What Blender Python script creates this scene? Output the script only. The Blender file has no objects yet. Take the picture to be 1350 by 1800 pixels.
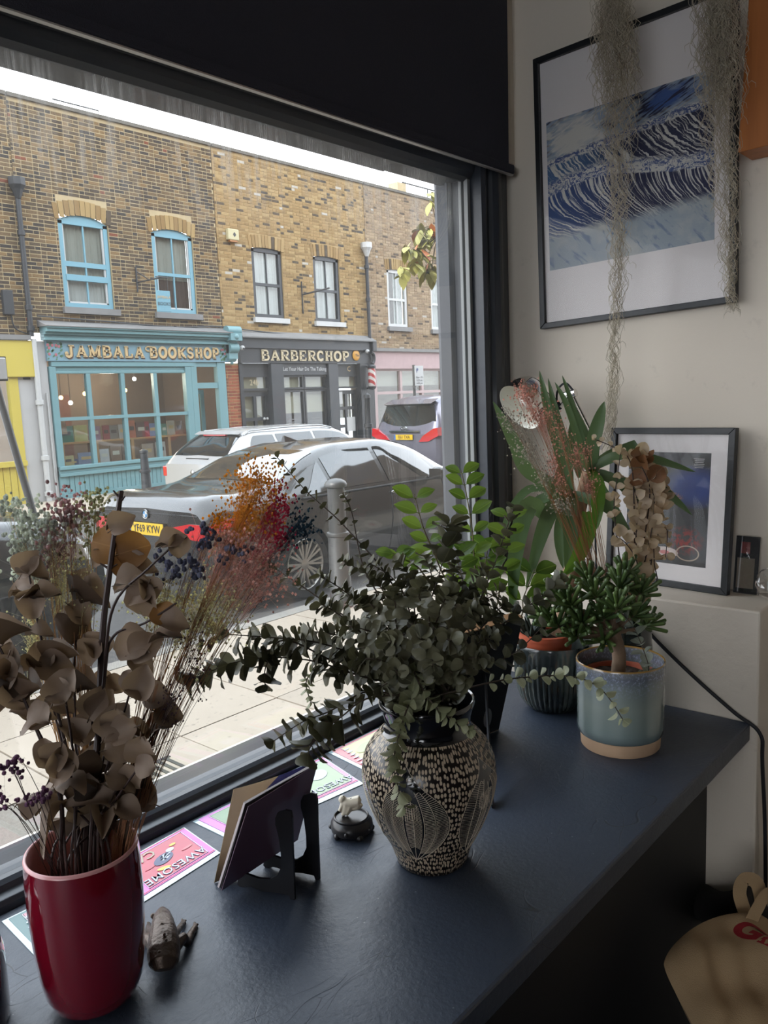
import bpy, bmesh, math, random
from math import sin, cos, pi, radians, hypot, atan2, sqrt
from mathutils import Vector, Matrix, Quaternion
SC = bpy.context.scene
COL = SC.collection
V = Vector
# ------------------------------------------------------------------ camera
F_PX, YAW, PIT, ROL = 1433.0, radians(48.86), radians(8.04), radians(-2.379)
EYE = V((0, 0, 1.55))
FW = V((sin(YAW)*cos(PIT), cos(YAW)*cos(PIT), -sin(PIT)))
_r = V((cos(YAW), -sin(YAW), 0)); _u = _r.cross(FW)
RT = cos(ROL)*_r + sin(ROL)*_u
UP = -sin(ROL)*_r + cos(ROL)*_u
cam = bpy.data.cameras.new('camera'); cam.sensor_fit = 'HORIZONTAL'; cam.sensor_width = 36.0
cam.lens = 36.0*F_PX/1350.0; cam.clip_start = 0.02; cam.clip_end = 400
camo = bpy.data.objects.new('camera', cam); COL.objects.link(camo)
camo.matrix_world = Matrix(((RT.x, UP.x, -FW.x, EYE.x), (RT.y, UP.y, -FW.y, EYE.y), (RT.z, UP.z, -FW.z, EYE.z), (0, 0, 0, 1)))
SC.camera = camo
# ------------------------------------------------------------------ sky, sun, added side fill, exposure
w = bpy.data.worlds.new('world'); SC.world = w; w.use_nodes = True
nt = w.node_tree; nt.nodes.clear()
def wn(t, **k):
    n = nt.nodes.new(t)
    for a, b in k.items(): setattr(n, a, b)
    return n
tc = wn('ShaderNodeTexCoord'); sx = wn('ShaderNodeSeparateXYZ'); cr = wn('ShaderNodeValToRGB')
cr.color_ramp.elements[0].position = 0.0; cr.color_ramp.elements[0].color = (.62, .66, .72, 1)
cr.color_ramp.elements[1].position = 0.6; cr.color_ramp.elements[1].color = (.80, .90, 1.0, 1)
e = cr.color_ramp.elements.new(0.25); e.color = (.95, .97, 1.0, 1)
nz = wn('ShaderNodeTexNoise'); nz.inputs['Scale'].default_value = 2.2; nz.inputs['Detail'].default_value = 4
mx = wn('ShaderNodeMixRGB', blend_type='MULTIPLY'); mx.inputs[0].default_value = .22
bg = wn('ShaderNodeBackground'); bg.inputs[1].default_value = 4.6
out = wn('ShaderNodeOutputWorld')
L = nt.links.new
L(tc.outputs['Generated'], sx.inputs[0]); L(sx.outputs['Z'], cr.inputs[0]); L(tc.outputs['Generated'], nz.inputs[0])
L(cr.outputs[0], mx.inputs[1]); L(nz.outputs[0], mx.inputs[2]); L(mx.outputs[0], bg.inputs[0]); L(bg.outputs[0], out.inputs[0])
def lamp(name, typ, loc, energy, color=(1, 1, 1), **k):
    l = bpy.data.lights.new(name, typ); l.energy = energy; l.color = color
    for a, b in k.items(): setattr(l, a, b)
    o = bpy.data.objects.new(name, l); COL.objects.link(o); o.location = loc
    return o
SUN_DIR = V((0.78, -0.055, -0.62)).normalized()      # the sun shines along the street
so = lamp('sun', 'SUN', (0, 0, 30), 2.6, (1, .95, .86), angle=radians(3))
so.rotation_euler = SUN_DIR.to_track_quat('-Z', 'Y').to_euler()
wl = lamp('side_fill_light', 'AREA', (-3.35, -.6, 1.95), 4, (.97, .98, 1.0), shape='RECTANGLE', size=1.9, size_y=1.5)  # added fill lamp that brightens the room from the left
wl.rotation_euler = V((1, .05, -.08)).to_track_quat('-Z', 'Y').to_euler()
SC.view_settings.view_transform = 'Standard'; SC.view_settings.look = 'None'
SC.view_settings.gamma = 1.0; SC.view_settings.use_curve_mapping = False
SC.view_settings.exposure = 0.35
SC.cycles.use_denoising = True
SC.cycles.max_bounces = 8; SC.cycles.transparent_max_bounces = 16; SC.cycles.caustics_reflective = False
# ------------------------------------------------------------------ pixel rays of the photograph -> points on real planes
def ray(x, y): return FW*F_PX + RT*(x-675) + UP*(900-y)
def on_z(x, y, z): d = ray(x, y); return EYE + d*((z-EYE.z)/d.z)
def on_y(x, y, Y): d = ray(x, y); return EYE + d*(Y/d.y)
def on_x(x, y, X): d = ray(x, y); return EYE + d*(X/d.x)
# ------------------------------------------------------------------ materials
MATS = {}
class N:
    def __init__(s, name):
        s.m = bpy.data.materials.new(name); s.m.use_nodes = True; s.t = s.m.node_tree; s.t.nodes.clear()
        s.out = s.n('ShaderNodeOutputMaterial'); MATS[name] = s.m
    def n(s, typ, ins=None, **k):
        n = s.t.nodes.new(typ)
        for a, b in k.items(): setattr(n, a, b)
        if ins:
            for a, b in ins.items():
                if isinstance(b, bpy.types.NodeSocket): s.t.links.new(b, n.inputs[a])
                elif b is not None: n.inputs[a].default_value = b
        return n
    def math(s, op, a, b=0.0, c=None):
        n = s.n('ShaderNodeMath', {0: a, 1: b}, operation=op)
        if c is not None:
            if isinstance(c, bpy.types.NodeSocket): s.t.links.new(c, n.inputs[2])
            else: n.inputs[2].default_value = c
        return n.outputs[0]
    def mix(s, f, a, b, blend='MIX'):
        a = (*a, 1) if isinstance(a, tuple) and len(a) == 3 else a
        b = (*b, 1) if isinstance(b, tuple) and len(b) == 3 else b
        return s.n('ShaderNodeMixRGB', {0: f, 1: a, 2: b}, blend_type=blend).outputs[0]
    def ramp(s, f, stops, interp='LINEAR'):
        r = s.n('ShaderNodeValToRGB', {0: f}); cr = r.color_ramp; cr.interpolation = interp
        while len(cr.elements) > 1: cr.elements.remove(cr.elements[-1])
        cr.elements[0].position = stops[0][0]; cr.elements[0].color = (*stops[0][1], 1)
        for p, c in stops[1:]:
            e = cr.elements.new(p); e.color = (*c, 1)
        return r.outputs[0]
    def step(s, f, a, b): # smooth ramp 0..1 between a and b
        return s.n('ShaderNodeMapRange', {0: f, 1: a, 2: b, 3: 0.0, 4: 1.0}).outputs[0]
    def noise(s, vec, scale, detail=3, rough=.5, dist=0.0):
        return s.n('ShaderNodeTexNoise', {'Vector': vec, 'Scale': scale, 'Detail': detail, 'Roughness': rough, 'Distortion': dist}).outputs[0]
    def coord(s, which='Object'): return s.n('ShaderNodeTexCoord').outputs[which]
    def map(s, vec, scale=(1, 1, 1), rot=(0, 0, 0), loc=(0, 0, 0)):
        return s.n('ShaderNodeMapping', {0: vec, 1: loc, 2: rot, 3: scale}).outputs[0]
    def sep(s, vec): return s.n('ShaderNodeSeparateXYZ', {0: vec}).outputs
    def bump(s, h, strength=.3, dist=.01): return s.n('ShaderNodeBump', {'Height': h, 'Strength': strength, 'Distance': dist}).outputs[0]
    def pbr(s, col, rough=.5, metal=0.0, normal=None, **k):
        ins = {'Base Color': (*col, 1) if isinstance(col, tuple) and len(col) == 3 else col, 'Roughness': rough, 'Metallic': metal}
        if normal is not None: ins['Normal'] = normal
        ins.update(k)
        b = s.n('ShaderNodeBsdfPrincipled', ins); s.t.links.new(b.outputs[0], s.out.inputs[0]); return b
def srgb(r, g, b): return tuple(((c/255)/12.92 if c/255 <= .04045 else ((c/255+.055)/1.055)**2.4) for c in (r, g, b))
def plain(name, col, rough=.5, metal=0.0, var=.12, vscale=6.0, bump=0.0, bscale=60.0, rnd=0.0, **k):
    """one colour with mottling, fine relief and, with rnd, a tone of its own per object or island"""
    if name in MATS: return MATS[name]
    n = N(name); co = n.coord()
    c = n.mix(n.noise(co, vscale, 4), tuple(x*(1-var) for x in col), tuple(min(1, x*(1+var)) for x in col))
    if rnd:
        r = n.math('FRACT', n.math('ADD', n.n('ShaderNodeObjectInfo').outputs['Random'], n.n('ShaderNodeNewGeometry').outputs['Random Per Island']))
        c = n.mix(r, n.mix(1.0, c, (1-rnd,)*3, 'MULTIPLY'), n.mix(1.0, c, (1+rnd, 1+rnd, 1+rnd*.8), 'MULTIPLY'))
    nm = n.bump(n.noise(co, bscale, 3), bump, .004) if bump else None
    n.pbr(c, rough, metal, nm, **k)
    return n.m
# ------------------------------------------------------------------ mesh collector
class MB:
    def __init__(s): s.v = []; s.f = []; s.uv = {}; s.mi = []; s.cur = 0
    def add(s, vs, fs, uv=None):
        b = len(s.v); s.v += [tuple(p) for p in vs]; s.f += [tuple(i+b for i in f) for f in fs]; s.mi += [s.cur]*len(fs)
        if uv:
            for i, t in enumerate(uv): s.uv[b+i] = t
        return s
    def box(s, x0, x1, y0, y1, z0, z1):
        return s.add([(x0,y0,z0),(x1,y0,z0),(x1,y1,z0),(x0,y1,z0),(x0,y0,z1),(x1,y0,z1),(x1,y1,z1),(x0,y1,z1)],
                     [(3,2,1,0),(4,5,6,7),(0,1,5,4),(1,2,6,5),(2,3,7,6),(3,0,4,7)])
    def obox(s, c, a, b, d):  # centre and three half-axis vectors
        c, a, b, d = V(c), V(a), V(b), V(d)
        return s.add([c-a-b-d, c+a-b-d, c+a+b-d, c-a+b-d, c-a-b+d, c+a-b+d, c+a+b+d, c-a+b+d],
                     [(3,2,1,0),(4,5,6,7),(0,1,5,4),(1,2,6,5),(2,3,7,6),(3,0,4,7)])
    def tube(s, pts, r, n=8, caps=True):
        pts = [V(p) for p in pts]; m = len(pts)
        rs = r if isinstance(r, (list, tuple)) else [r]*m
        vs = []; prev = None
        for i, p in enumerate(pts):
            t = (pts[min(i+1, m-1)]-pts[max(i-1, 0)])
            t = t.normalized() if t.length > 1e-9 else V((0, 0, 1))
            if prev is None:
                a = t.cross(V((0, 0, 1)) if abs(t.z) < .9 else V((1, 0, 0))).normalized()
            else:
                a = prev - t*prev.dot(t)
                a = a.normalized() if a.length > 1e-6 else t.orthogonal().normalized()
            prev = a; b = t.cross(a)
            vs += [p + (a*cos(2*pi*k/n) + b*sin(2*pi*k/n))*rs[i] for k in range(n)]
        fs = [(i*n+k, i*n+(k+1) % n, (i+1)*n+(k+1) % n, (i+1)*n+k) for i in range(m-1) for k in range(n)]
        if caps: fs += [tuple(range(n-1, -1, -1)), tuple(range((m-1)*n, m*n))]
        return s.add(vs, fs)
    def lathe(s, prof, c=(0, 0, 0), n=48, uv=False, ripple=None, cap0=False, cap1=False):
        vs = []; us = []; cx, cy, cz = c; L_ = [0]
        for i in range(1, len(prof)): L_.append(L_[-1] + hypot(prof[i][0]-prof[i-1][0], prof[i][1]-prof[i-1][1]))
        nn = n+1 if uv else n
        for i, (r, z) in enumerate(prof):
            for k in range(nn):
                a = 2*pi*k/n; rr = r*(1 + (ripple(a, i) if ripple else 0))
                vs.append((cx+rr*cos(a), cy+rr*sin(a), cz+z)); us.append((k/n, z))
        fs = []
        for i in range(len(prof)-1):
            for k in range(n):
                k2 = k+1 if uv else (k+1) % n
                fs.append((i*nn+k, i*nn+k2, (i+1)*nn+k2, (i+1)*nn+k))
        if cap0: fs.append(tuple(range(n-1, -1, -1)))
        if cap1: fs.append(tuple((len(prof)-1)*nn+k for k in range(n)))
        return s.add(vs, fs, us if uv else None)
    def prism(s, poly, o, ex, ey, ez):  # 2D polygon extruded: o + x*ex + y*ey , depth vector ez
        o, ex, ey, ez = V(o), V(ex), V(ey), V(ez); n = len(poly)
        a = [o+ex*x+ey*y for x, y in poly]; b = [p+ez for p in a]
        return s.add(a+b, [tuple(range(n-1, -1, -1)), tuple(range(n, 2*n))]+[(i, (i+1) % n, (i+1) % n+n, i+n) for i in range(n)])
    def grid(s, fn, nu, nv, uv=True, closed=False):
        vs = [fn(i/nu, j/nv) for i in range(nu+1) for j in range(nv+1)]
        fs = [(i*(nv+1)+j, (i+1)*(nv+1)+j, (i+1)*(nv+1)+j+1, i*(nv+1)+j+1) for i in range(nu) for j in range(nv)]
        return s.add(vs, fs, [(i/nu, j/nv) for i in range(nu+1) for j in range(nv+1)] if uv else None)
    def ball(s, c, r, n=8, m=6, sc=(1, 1, 1)):
        c = V(c); vs = [c+V((0, 0, r*sc[2]))]
        for i in range(1, m):
            for k in range(n):
                a = pi*i/m; b = 2*pi*k/n
                vs.append(c+V((r*sc[0]*sin(a)*cos(b), r*sc[1]*sin(a)*sin(b), r*sc[2]*cos(a))))
        vs.append(c-V((0, 0, r*sc[2]))); fs = [(0, 1+k, 1+(k+1) % n) for k in range(n)]
        for i in range(m-2):
            fs += [(1+i*n+k, 1+(i+1)*n+k, 1+(i+1)*n+(k+1) % n, 1+i*n+(k+1) % n) for k in range(n)]
        l = len(vs)-1; fs += [(l, 1+(m-2)*n+(k+1) % n, 1+(m-2)*n+k) for k in range(n)]
        return s.add(vs, fs)
    def octa(s, c, r):
        x, y, z = c
        return s.add([(x+r,y,z),(x-r,y,z),(x,y+r,z),(x,y-r,z),(x,y,z+r),(x,y,z-r)],
                     [(0,2,4),(2,1,4),(1,3,4),(3,0,4),(2,0,5),(1,2,5),(3,1,5),(0,3,5)])
    def mesh(s, name, mats, off=(0, 0, 0), smooth=False, angle=40):
        me = bpy.data.meshes.new(name); ox, oy, oz = off
        me.from_pydata([(x-ox, y-oy, z-oz) for x, y, z in s.v], [], s.f)
        for m in (mats if isinstance(mats, (list, tuple)) else [mats]): me.materials.append(m)
        if any(s.mi): me.polygons.foreach_set('material_index', s.mi)
        if s.uv:
            uvl = me.uv_layers.new(name='UVMap')
            for l in me.loops: uvl.data[l.index].uv = s.uv.get(l.vertex_index, (0, 0))
        me.update()
        if smooth:
            me.shade_smooth()
            if angle < 180: me.set_sharp_from_angle(angle=radians(angle))
        return me
ORG = {}
def tag(o, label=None, cat=None, group=None, kind=None):
    if label: o['label'] = label
    if cat: o['category'] = cat
    if group: o['group'] = group
    if kind: o['kind'] = kind
    return o
def thing(name, label, cat, loc=(0, 0, 0), group=None):
    o = bpy.data.objects.new(name, None); o.empty_display_size = .05; COL.objects.link(o); o.location = loc; ORG[o] = V(loc)
    return tag(o, label, cat, group)
def obj(name, mb, mat, parent=None, smooth=False, angle=40, label=None, cat=None, group=None, kind=None, bev=0, seg=2, loc=None, sub=0):
    """link a collector as ONE mesh object; vertices are given in world coordinates"""
    org = ORG.get(parent, V((0, 0, 0))) if parent else V(loc or (0, 0, 0))
    o = bpy.data.objects.new(name, mb.mesh(name, mat, org, smooth, angle)); COL.objects.link(o)
    if parent: o.parent = parent
    else: o.location = org
    ORG[o] = org
    if bev:
        md = o.modifiers.new('bevel', 'BEVEL'); md.width = bev; md.segments = seg; md.limit_method = 'ANGLE'; md.angle_limit = radians(40)
    if sub:
        md = o.modifiers.new('sub', 'SUBSURF'); md.levels = sub; md.render_levels = sub
    return tag(o, label, cat, group, kind)
def inst(name, me, M, parent, **k):
    """another object sharing mesh data, placed by a world matrix"""
    o = bpy.data.objects.new(name, me); COL.objects.link(o); o.parent = parent
    o.matrix_local = Matrix.Translation(-ORG[parent]) @ M if parent else M
    return tag(o, **k) if k else o
def frame(p, d, up=V((0, 0, 1)), s=1.0):
    """matrix at p whose +Y runs along d and whose +Z lies towards up"""
    d = V(d).normalized(); x = d.cross(up)
    if x.length < 1e-4: x = d.orthogonal()
    x.normalize(); z = x.cross(d)
    return Matrix(((x.x*s, d.x*s, z.x*s, p[0]), (x.y*s, d.y*s, z.y*s, p[1]), (x.z*s, d.z*s, z.z*s, p[2]), (0, 0, 0, 1)))
def structure(name, mb, mat, parent=None, **k): return obj(name, mb, mat, parent, kind=None if parent else 'structure', **k)
def text(name, s, size, mat, parent, o, ex, ey, depth=.002, sx=1.0, bold=0.0, align='CENTER', space=1.0, **k):
    cu = bpy.data.curves.new('t', 'FONT'); cu.body = s; cu.size = 1.0; cu.align_x = align; cu.align_y = 'CENTER'; cu.resolution_u = 2
    cu.offset = bold; cu.space_character = space
    t = bpy.data.objects.new('t', cu); COL.objects.link(t)
    dg = bpy.context.evaluated_depsgraph_get(); ev = t.evaluated_get(dg); me = ev.to_mesh()
    vs = [v.co.copy() for v in me.vertices]; fs = [tuple(p.vertices) for p in me.polygons]; ev.to_mesh_clear()
    bpy.data.objects.remove(t); bpy.data.curves.remove(cu)
    ex, ey, o = V(ex), V(ey), V(o); ez = ex.cross(ey)
    mb = MB(); mb.add([o + ex*(v.x*size*sx) + ey*(v.y*size) + ez*depth for v in vs], fs)
    return obj(name, mb, mat, parent, **k)
def bez(p0, p1, p2, n): return [p0*((1-t)**2) + p1*(2*t*(1-t)) + p2*(t*t) for t in [i/n for i in range(n+1)]]
def spline(pts, n=6):
    pts = [V(p) for p in pts]; out = []
    for i in range(len(pts)-1):
        a = pts[max(i-1, 0)]; b = pts[i]; c = pts[i+1]; d = pts[min(i+2, len(pts)-1)]
        for k in range(n):
            t = k/n; out.append(.5*((2*b) + (c-a)*t + (2*a-5*b+4*c-d)*t*t + (3*b-a-3*c+d)*t**3))
    return out + [pts[-1]]
random.seed(7); R = random.Random(11)
# ------------------------------------------------------------------ materials of the room
def wall_paint(name, col, bump=.12):
    n = N(name); co = n.coord()
    c = n.mix(n.noise(co, 1.6, 5), tuple(x*.93 for x in col), tuple(min(1, x*1.05) for x in col))
    c = n.mix(n.step(n.noise(co, 14, 6, .7), .60, .72), c, tuple(x*.86 for x in col))
    n.pbr(c, .62, 0, n.bump(n.noise(co, 45, 5, .6), bump, .006)); return n.m
M_WALL = wall_paint('wall_paint', srgb(224, 213, 197)); M_LEDGE = wall_paint('ledge_paint', srgb(218, 207, 192), .2)
M_DARKWALL = wall_paint('dark_wall_paint', srgb(70, 72, 78))  # unseen walls kept dark to cut light bounced from behind
M_CEIL = plain('ceiling_paint', srgb(205, 200, 192), .8); M_FLOOR = plain('dark_floor', srgb(38, 30, 26), .55, bump=.2)
M_FRAME = plain('charcoal_gloss', srgb(54, 58, 65), .32, var=.18, vscale=9, bump=.15, bscale=35)
M_REVEAL = plain('lit_reveal_gloss', srgb(92, 98, 106), .3, var=.12, vscale=3, bump=.1, bscale=30)  # frame paint made paler for the daylight falling on the reveal
M_GLINT = plain('pale_glint_bead', srgb(150, 152, 150), .35)  # pale tone paints in reflections of the lit reveal edge
M_EXT = plain('exterior_grey', srgb(74, 76, 80), .5, var=.2, vscale=5, bump=.1)
M_STOCK = plain('stock_brick_far', srgb(104, 86, 68), .8, var=.3, vscale=3, bump=.3, bscale=20)
def counter_mat():
    n = N('counter_paint'); co = n.coord()
    c = n.mix(n.noise(co, 2.4, 5), srgb(38, 46, 60), srgb(52, 62, 78))
    def scratch(rot, sc, th):
        v = n.map(co, (sc*.22, sc, sc), (0, 0, rot)); v = n.mix(.18, v, n.n('ShaderNodeTexNoise', {'Vector': co, 'Scale': 5.0}).outputs[1])
        d = n.n('ShaderNodeTexVoronoi', {'Vector': v, 'Scale': 5.0}, feature='DISTANCE_TO_EDGE').outputs[0]
        k = n.step(n.noise(co, 7, 3), .50, .60)
        return n.math('MULTIPLY', n.step(d, th, 0.0), k)
    s = n.math('MAXIMUM', scratch(.5, 3.0, .0035), n.math('MAXIMUM', scratch(-1.0, 2.1, .0035), scratch(1.9, 4.4, .0035)))
    sp = n.step(n.n('ShaderNodeTexVoronoi', {'Vector': co, 'Scale': 60.0}).outputs[0], .09, .04)
    sp = n.math('MULTIPLY', sp, n.step(n.noise(co, 9, 2), .55, .62))
    c = n.mix(n.math('MULTIPLY', s, .8), c, srgb(14, 16, 20)); c = n.mix(n.math('MULTIPLY', sp, .8), c, srgb(120, 125, 130))
    r = n.math('MULTIPLY_ADD', n.noise(co, 16, 6, .7), .26, .34)
    n.pbr(c, r, 0, n.bump(n.math('ADD', n.noise(co, 140, 4, .6), n.math('MULTIPLY', s, -.9)), .25, .003), **{'Specular IOR Level': .7}); return n.m
M_COUNTER = counter_mat()
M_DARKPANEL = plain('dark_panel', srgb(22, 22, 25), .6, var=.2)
def glass_mat(name, dirt=.0, tint=(1, 1, 1), gloss=1.0, drips=False):
    """thin pane: clear, mirror by Fresnel, with rain marks and a dust film that doubles as pale haze"""
    n = N(name)
    tr = n.n('ShaderNodeBsdfTransparent', {0: (*tint, 1)}).outputs[0]; gl = n.n('ShaderNodeBsdfGlossy', {0: (1, 1, 1, 1), 'Roughness': .02}).outputs[0]
    fr = n.math('MULTIPLY', n.math('MULTIPLY_ADD', n.math('POWER', n.n('ShaderNodeLayerWeight', {0: .5}).outputs['Facing'], 5.0), .96, .04), gloss)
    sh = n.n('ShaderNodeMixShader', {0: fr, 1: tr, 2: gl}).outputs[0]
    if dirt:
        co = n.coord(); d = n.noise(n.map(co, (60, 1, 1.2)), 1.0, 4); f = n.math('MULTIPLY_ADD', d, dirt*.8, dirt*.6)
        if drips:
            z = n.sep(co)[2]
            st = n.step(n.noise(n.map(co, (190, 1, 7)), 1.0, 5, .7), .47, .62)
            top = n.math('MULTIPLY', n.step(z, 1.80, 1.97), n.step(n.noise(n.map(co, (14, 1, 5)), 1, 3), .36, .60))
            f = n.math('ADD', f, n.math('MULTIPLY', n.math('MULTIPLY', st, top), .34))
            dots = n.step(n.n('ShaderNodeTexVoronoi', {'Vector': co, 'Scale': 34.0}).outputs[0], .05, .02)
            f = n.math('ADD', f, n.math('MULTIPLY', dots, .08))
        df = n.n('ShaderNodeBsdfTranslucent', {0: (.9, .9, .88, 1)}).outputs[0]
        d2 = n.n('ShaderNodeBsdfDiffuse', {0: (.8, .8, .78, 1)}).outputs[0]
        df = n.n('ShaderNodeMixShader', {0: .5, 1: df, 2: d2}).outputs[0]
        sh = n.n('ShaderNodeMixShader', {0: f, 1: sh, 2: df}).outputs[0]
    n.t.links.new(sh, n.out.inputs[0]); return n.m
M_PANE = glass_mat('shop_window_glass', .020, drips=True)  # film carries dust plus a milky veil of haze over the street
M_GLASS = glass_mat('clear_glass'); M_FGLASS = glass_mat('picture_glass', 0, gloss=.15); M_SGLASS = glass_mat('street_glass', 0, (.93, .95, .94), 1.2)
# ------------------------------------------------------------------ shell of the room
XW, YG, ZC = 1.68, 1.07, .92          # right wall, glass plane, counter height
structure('floor', MB().box(-3.5, 1.83, -3.1, 1.05, -.12, 0), M_FLOOR)
structure('ceiling', MB().box(-3.5, 1.83, -3.1, 1.25, 3.0, 3.12), M_CEIL)
structure('wall_right', MB().box(XW, 1.83, -3.1, 1.10, 0, 3.0), M_WALL)
structure('wall_back', MB().box(-3.5, 1.83, -3.1, -3.0, 0, 3.0), M_DARKWALL)
structure('wall_left', MB().box(-3.5, -3.4, -3.0, 1.05, 0, .95).box(-3.5, -3.4, -3.0, 1.05, 2.55, 3.0).box(-3.5, -3.4, -3.0, -1.6, .95, 2.55).box(-3.5, -3.4, .42, 1.05, .95, 2.55), M_DARKWALL)  # opening added out of view to let in side fill
structure('wall_front', MB().box(-3.5, 1.68, 1.03, 1.14, 2.06, 3.0).box(-3.5, 1.68, 1.05, 1.25, -.25, .88).box(-3.5, -3.39, 1.05, 1.25, .88, 2.06), M_WALL)
structure('trim_1', MB().box(1.53, XW, .437, 1.06, 0, 1.134), M_LEDGE, bev=.004)
# upper storeys and neighbours of this side of the street
structure('wall_street', MB().box(-14, 26, 1.26, 1.5, 2.34, 9.2).box(2.06, 26, 1.26, 1.5, -.25, 2.34).box(-14, -3.52, 1.26, 1.5, -.25, 2.34), M_STOCK)
# ------------------------------------------------------------------ shop window
win = thing('window_1', None, None, (0, 0, 0)); win['kind'] = 'structure'
def xprofile(prof, x0, x1):
    mb = MB(); n = len(prof); mb.add([(x0, y, z) for y, z in prof]+[(x1, y, z) for y, z in prof], [(i, (i+1) % n, (i+1) % n+n, i+n) for i in range(n)]+[tuple(range(n-1, -1, -1)), tuple(range(n, 2*n))]); return mb
obj('bottom_rail', xprofile([(1.012, .88), (1.012, .928), (1.016, .934), (1.030, .936), (1.033, .944), (1.040, .948), (1.052, .948), (1.056, .943), (YG-.002, .945), (YG+.012, .945), (YG+.012, .88)], -3.38, 1.54), M_FRAME, win, bev=.0015)
obj('outside_sill', xprofile([(YG+.013, .86), (YG+.013, .935), (1.235, .885), (1.235, .86)], -3.4, 1.6), plain('dark_sill_paint', srgb(34, 38, 47), .35, var=.2, vscale=4), win, bev=.003)
obj('top_rail', xprofile([(1.030, 2.12), (1.030, 2.050), (1.034, 2.040), (1.044, 2.036), (1.048, 2.022), (1.056, 2.012), (YG-.002, 2.006), (YG+.006, 2.006), (YG+.006, 2.12)], -3.38, 1.54), M_FRAME, win, bev=.0015)
obj('outside_lintel', MB().box(-3.4, 1.54, YG+.007, 1.14, 2.012, 2.2), M_EXT, win)
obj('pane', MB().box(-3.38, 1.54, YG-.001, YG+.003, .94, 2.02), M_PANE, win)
# right jamb: moulded casing towards the room, plain reveal, pale glint beads, outside post
def zprofile(prof, z0, z1):
    mb = MB(); n = len(prof); mb.add([(x, y, z0) for x, y in prof]+[(x, y, z1) for x, y in prof], [(i, (i+1) % n, (i+1) % n+n, i+n) for i in range(n)]+[tuple(range(n-1, -1, -1)), tuple(range(n, 2*n))]); return mb
obj('casing', zprofile([(1.541, 1.060), (1.541, 1.030), (1.552, 1.026), (1.562, 1.030), (1.566, 1.038), (1.580, 1.038), (1.586, 1.030), (1.606, 1.027), (1.612, 1.034), (1.628, 1.036), (1.650, 1.046), (1.679, 1.052), (1.679, 1.060)], .921, 2.055), M_FRAME, win)
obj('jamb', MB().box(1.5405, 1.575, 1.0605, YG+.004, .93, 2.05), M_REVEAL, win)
obj('glint_bead', MB().box(1.530, 1.5404, YG-.012, YG-.0015, .946, 2.01), M_GLINT, win, bev=.001)
obj('outside_post', zprofile([(1.541, YG+.012), (1.541, 1.105), (1.528, 1.112), (1.528, 1.118), (1.541, 1.122), (1.541, 1.150), (1.546, 1.160), (1.95, 1.160), (1.95, 1.105), (1.60, 1.105), (1.60, YG+.012)], .86, 2.2), M_EXT, win)
obj('outside_glint_bead', MB().box(1.5285, 1.540, YG+.004, YG+.012, .946, 2.01), M_GLINT, win, bev=.001)
aw = thing('awning_box', 'grey shop awning box above the window outside, seen from below', 'awning', (0, 1.2, 2.06))
obj('case', MB().box(-3.4, 1.53, 1.145, 1.29, 2.085, 2.30), M_EXT, aw, bev=.006); obj('front_rail', MB().box(-3.4, 1.54, 1.291, 1.305, 2.075, 2.12), M_EXT, aw, bev=.003)
# ------------------------------------------------------------------ blind, counter
bl = thing('roller_blind', 'black roller blind half lowered over the top of the shop window', 'blind', (0, 1.02, 2.03))
M_BLIND = plain('blind_fabric', srgb(46, 46, 56), .85, var=.1, bump=.35, bscale=400)
obj('fabric', MB().grid(lambda u, v: (-3.36+4.996*u, 1.0185-.004*sin(v*pi)*u, 2.046+v*.94), 24, 10), M_BLIND, bl, smooth=True)
obj('bottom_bar', MB().obox((-.855, 1.018, 2.040), (2.505, 0, 0), (0, .0075, 0), (0, 0, .010)), M_BLIND, bl, bev=.004)
obj('light_leak_strip', MB().box(-3.36, 1.648, 1.0135, 1.0225, 2.0275, 2.0298), plain('pale_light_leak', srgb(190, 188, 184), .35, .6), bl)  # pale strip stands for daylight leaking under the blind
ct = thing('window_counter', 'dark blue painted counter below the shop window with scratched top', 'counter', (0, .7, 0))
obj('counter_top', MB().box(-3.38, 1.5295, .450, 1.0115, .884, ZC), M_COUNTER, ct, bev=.004)
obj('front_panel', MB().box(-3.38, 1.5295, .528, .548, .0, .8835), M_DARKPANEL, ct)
# ================================================================== the street
def xs(r, g, b): return tuple(x*.56 for x in srgb(r, g, b))     # outdoor paint and stone, darkened to balance the raised sky
FY, PZ, RZ = 15.9, -.25, -.37          # far house fronts, pavement, roadway
def slab_mat(name, a, b, rough=.85):
    n = N(name); co = n.coord()
    r = n.math('FRACT', n.math('ADD', n.n('ShaderNodeObjectInfo').outputs['Random'], n.n('ShaderNodeNewGeometry').outputs['Random Per Island']))
    c = n.mix(n.noise(co, 3.5, 6, .65), a, b); c = n.mix(n.math('MULTIPLY', r, .3), c, tuple(x*.78 for x in a))
    c = n.mix(n.step(n.noise(co, 22, 3), .62, .70), c, tuple(x*.8 for x in a))
    n.pbr(c, rough, 0, n.bump(n.noise(co, 90, 4, .7), .3, .004)); return n.m
M_SLAB = slab_mat('paving_stone', xs(176, 164, 148), xs(198, 186, 168))
M_GRIT = plain('exposed_aggregate', xs(140, 134, 124), .9, var=.35, vscale=70, bump=.6, bscale=120)
M_ROAD = plain('asphalt', xs(112, 110, 108), .85, var=.22, vscale=26, bump=.5, bscale=90)
M_KERB = slab_mat('kerb_granite', xs(150, 148, 142), xs(172, 168, 160))
structure('road', MB().box(-20, 40, 5.2, 13.31, RZ-.2, RZ), M_ROAD)
near = thing('pavement_near', None, None, (0, 3, PZ)); near['kind'] = 'structure'
obj('bed', MB().box(-14, 30, 1.26, 5.06, PZ-.2, PZ-.022), plain('joint_sand', xs(110, 100, 88), .95), near)
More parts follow.
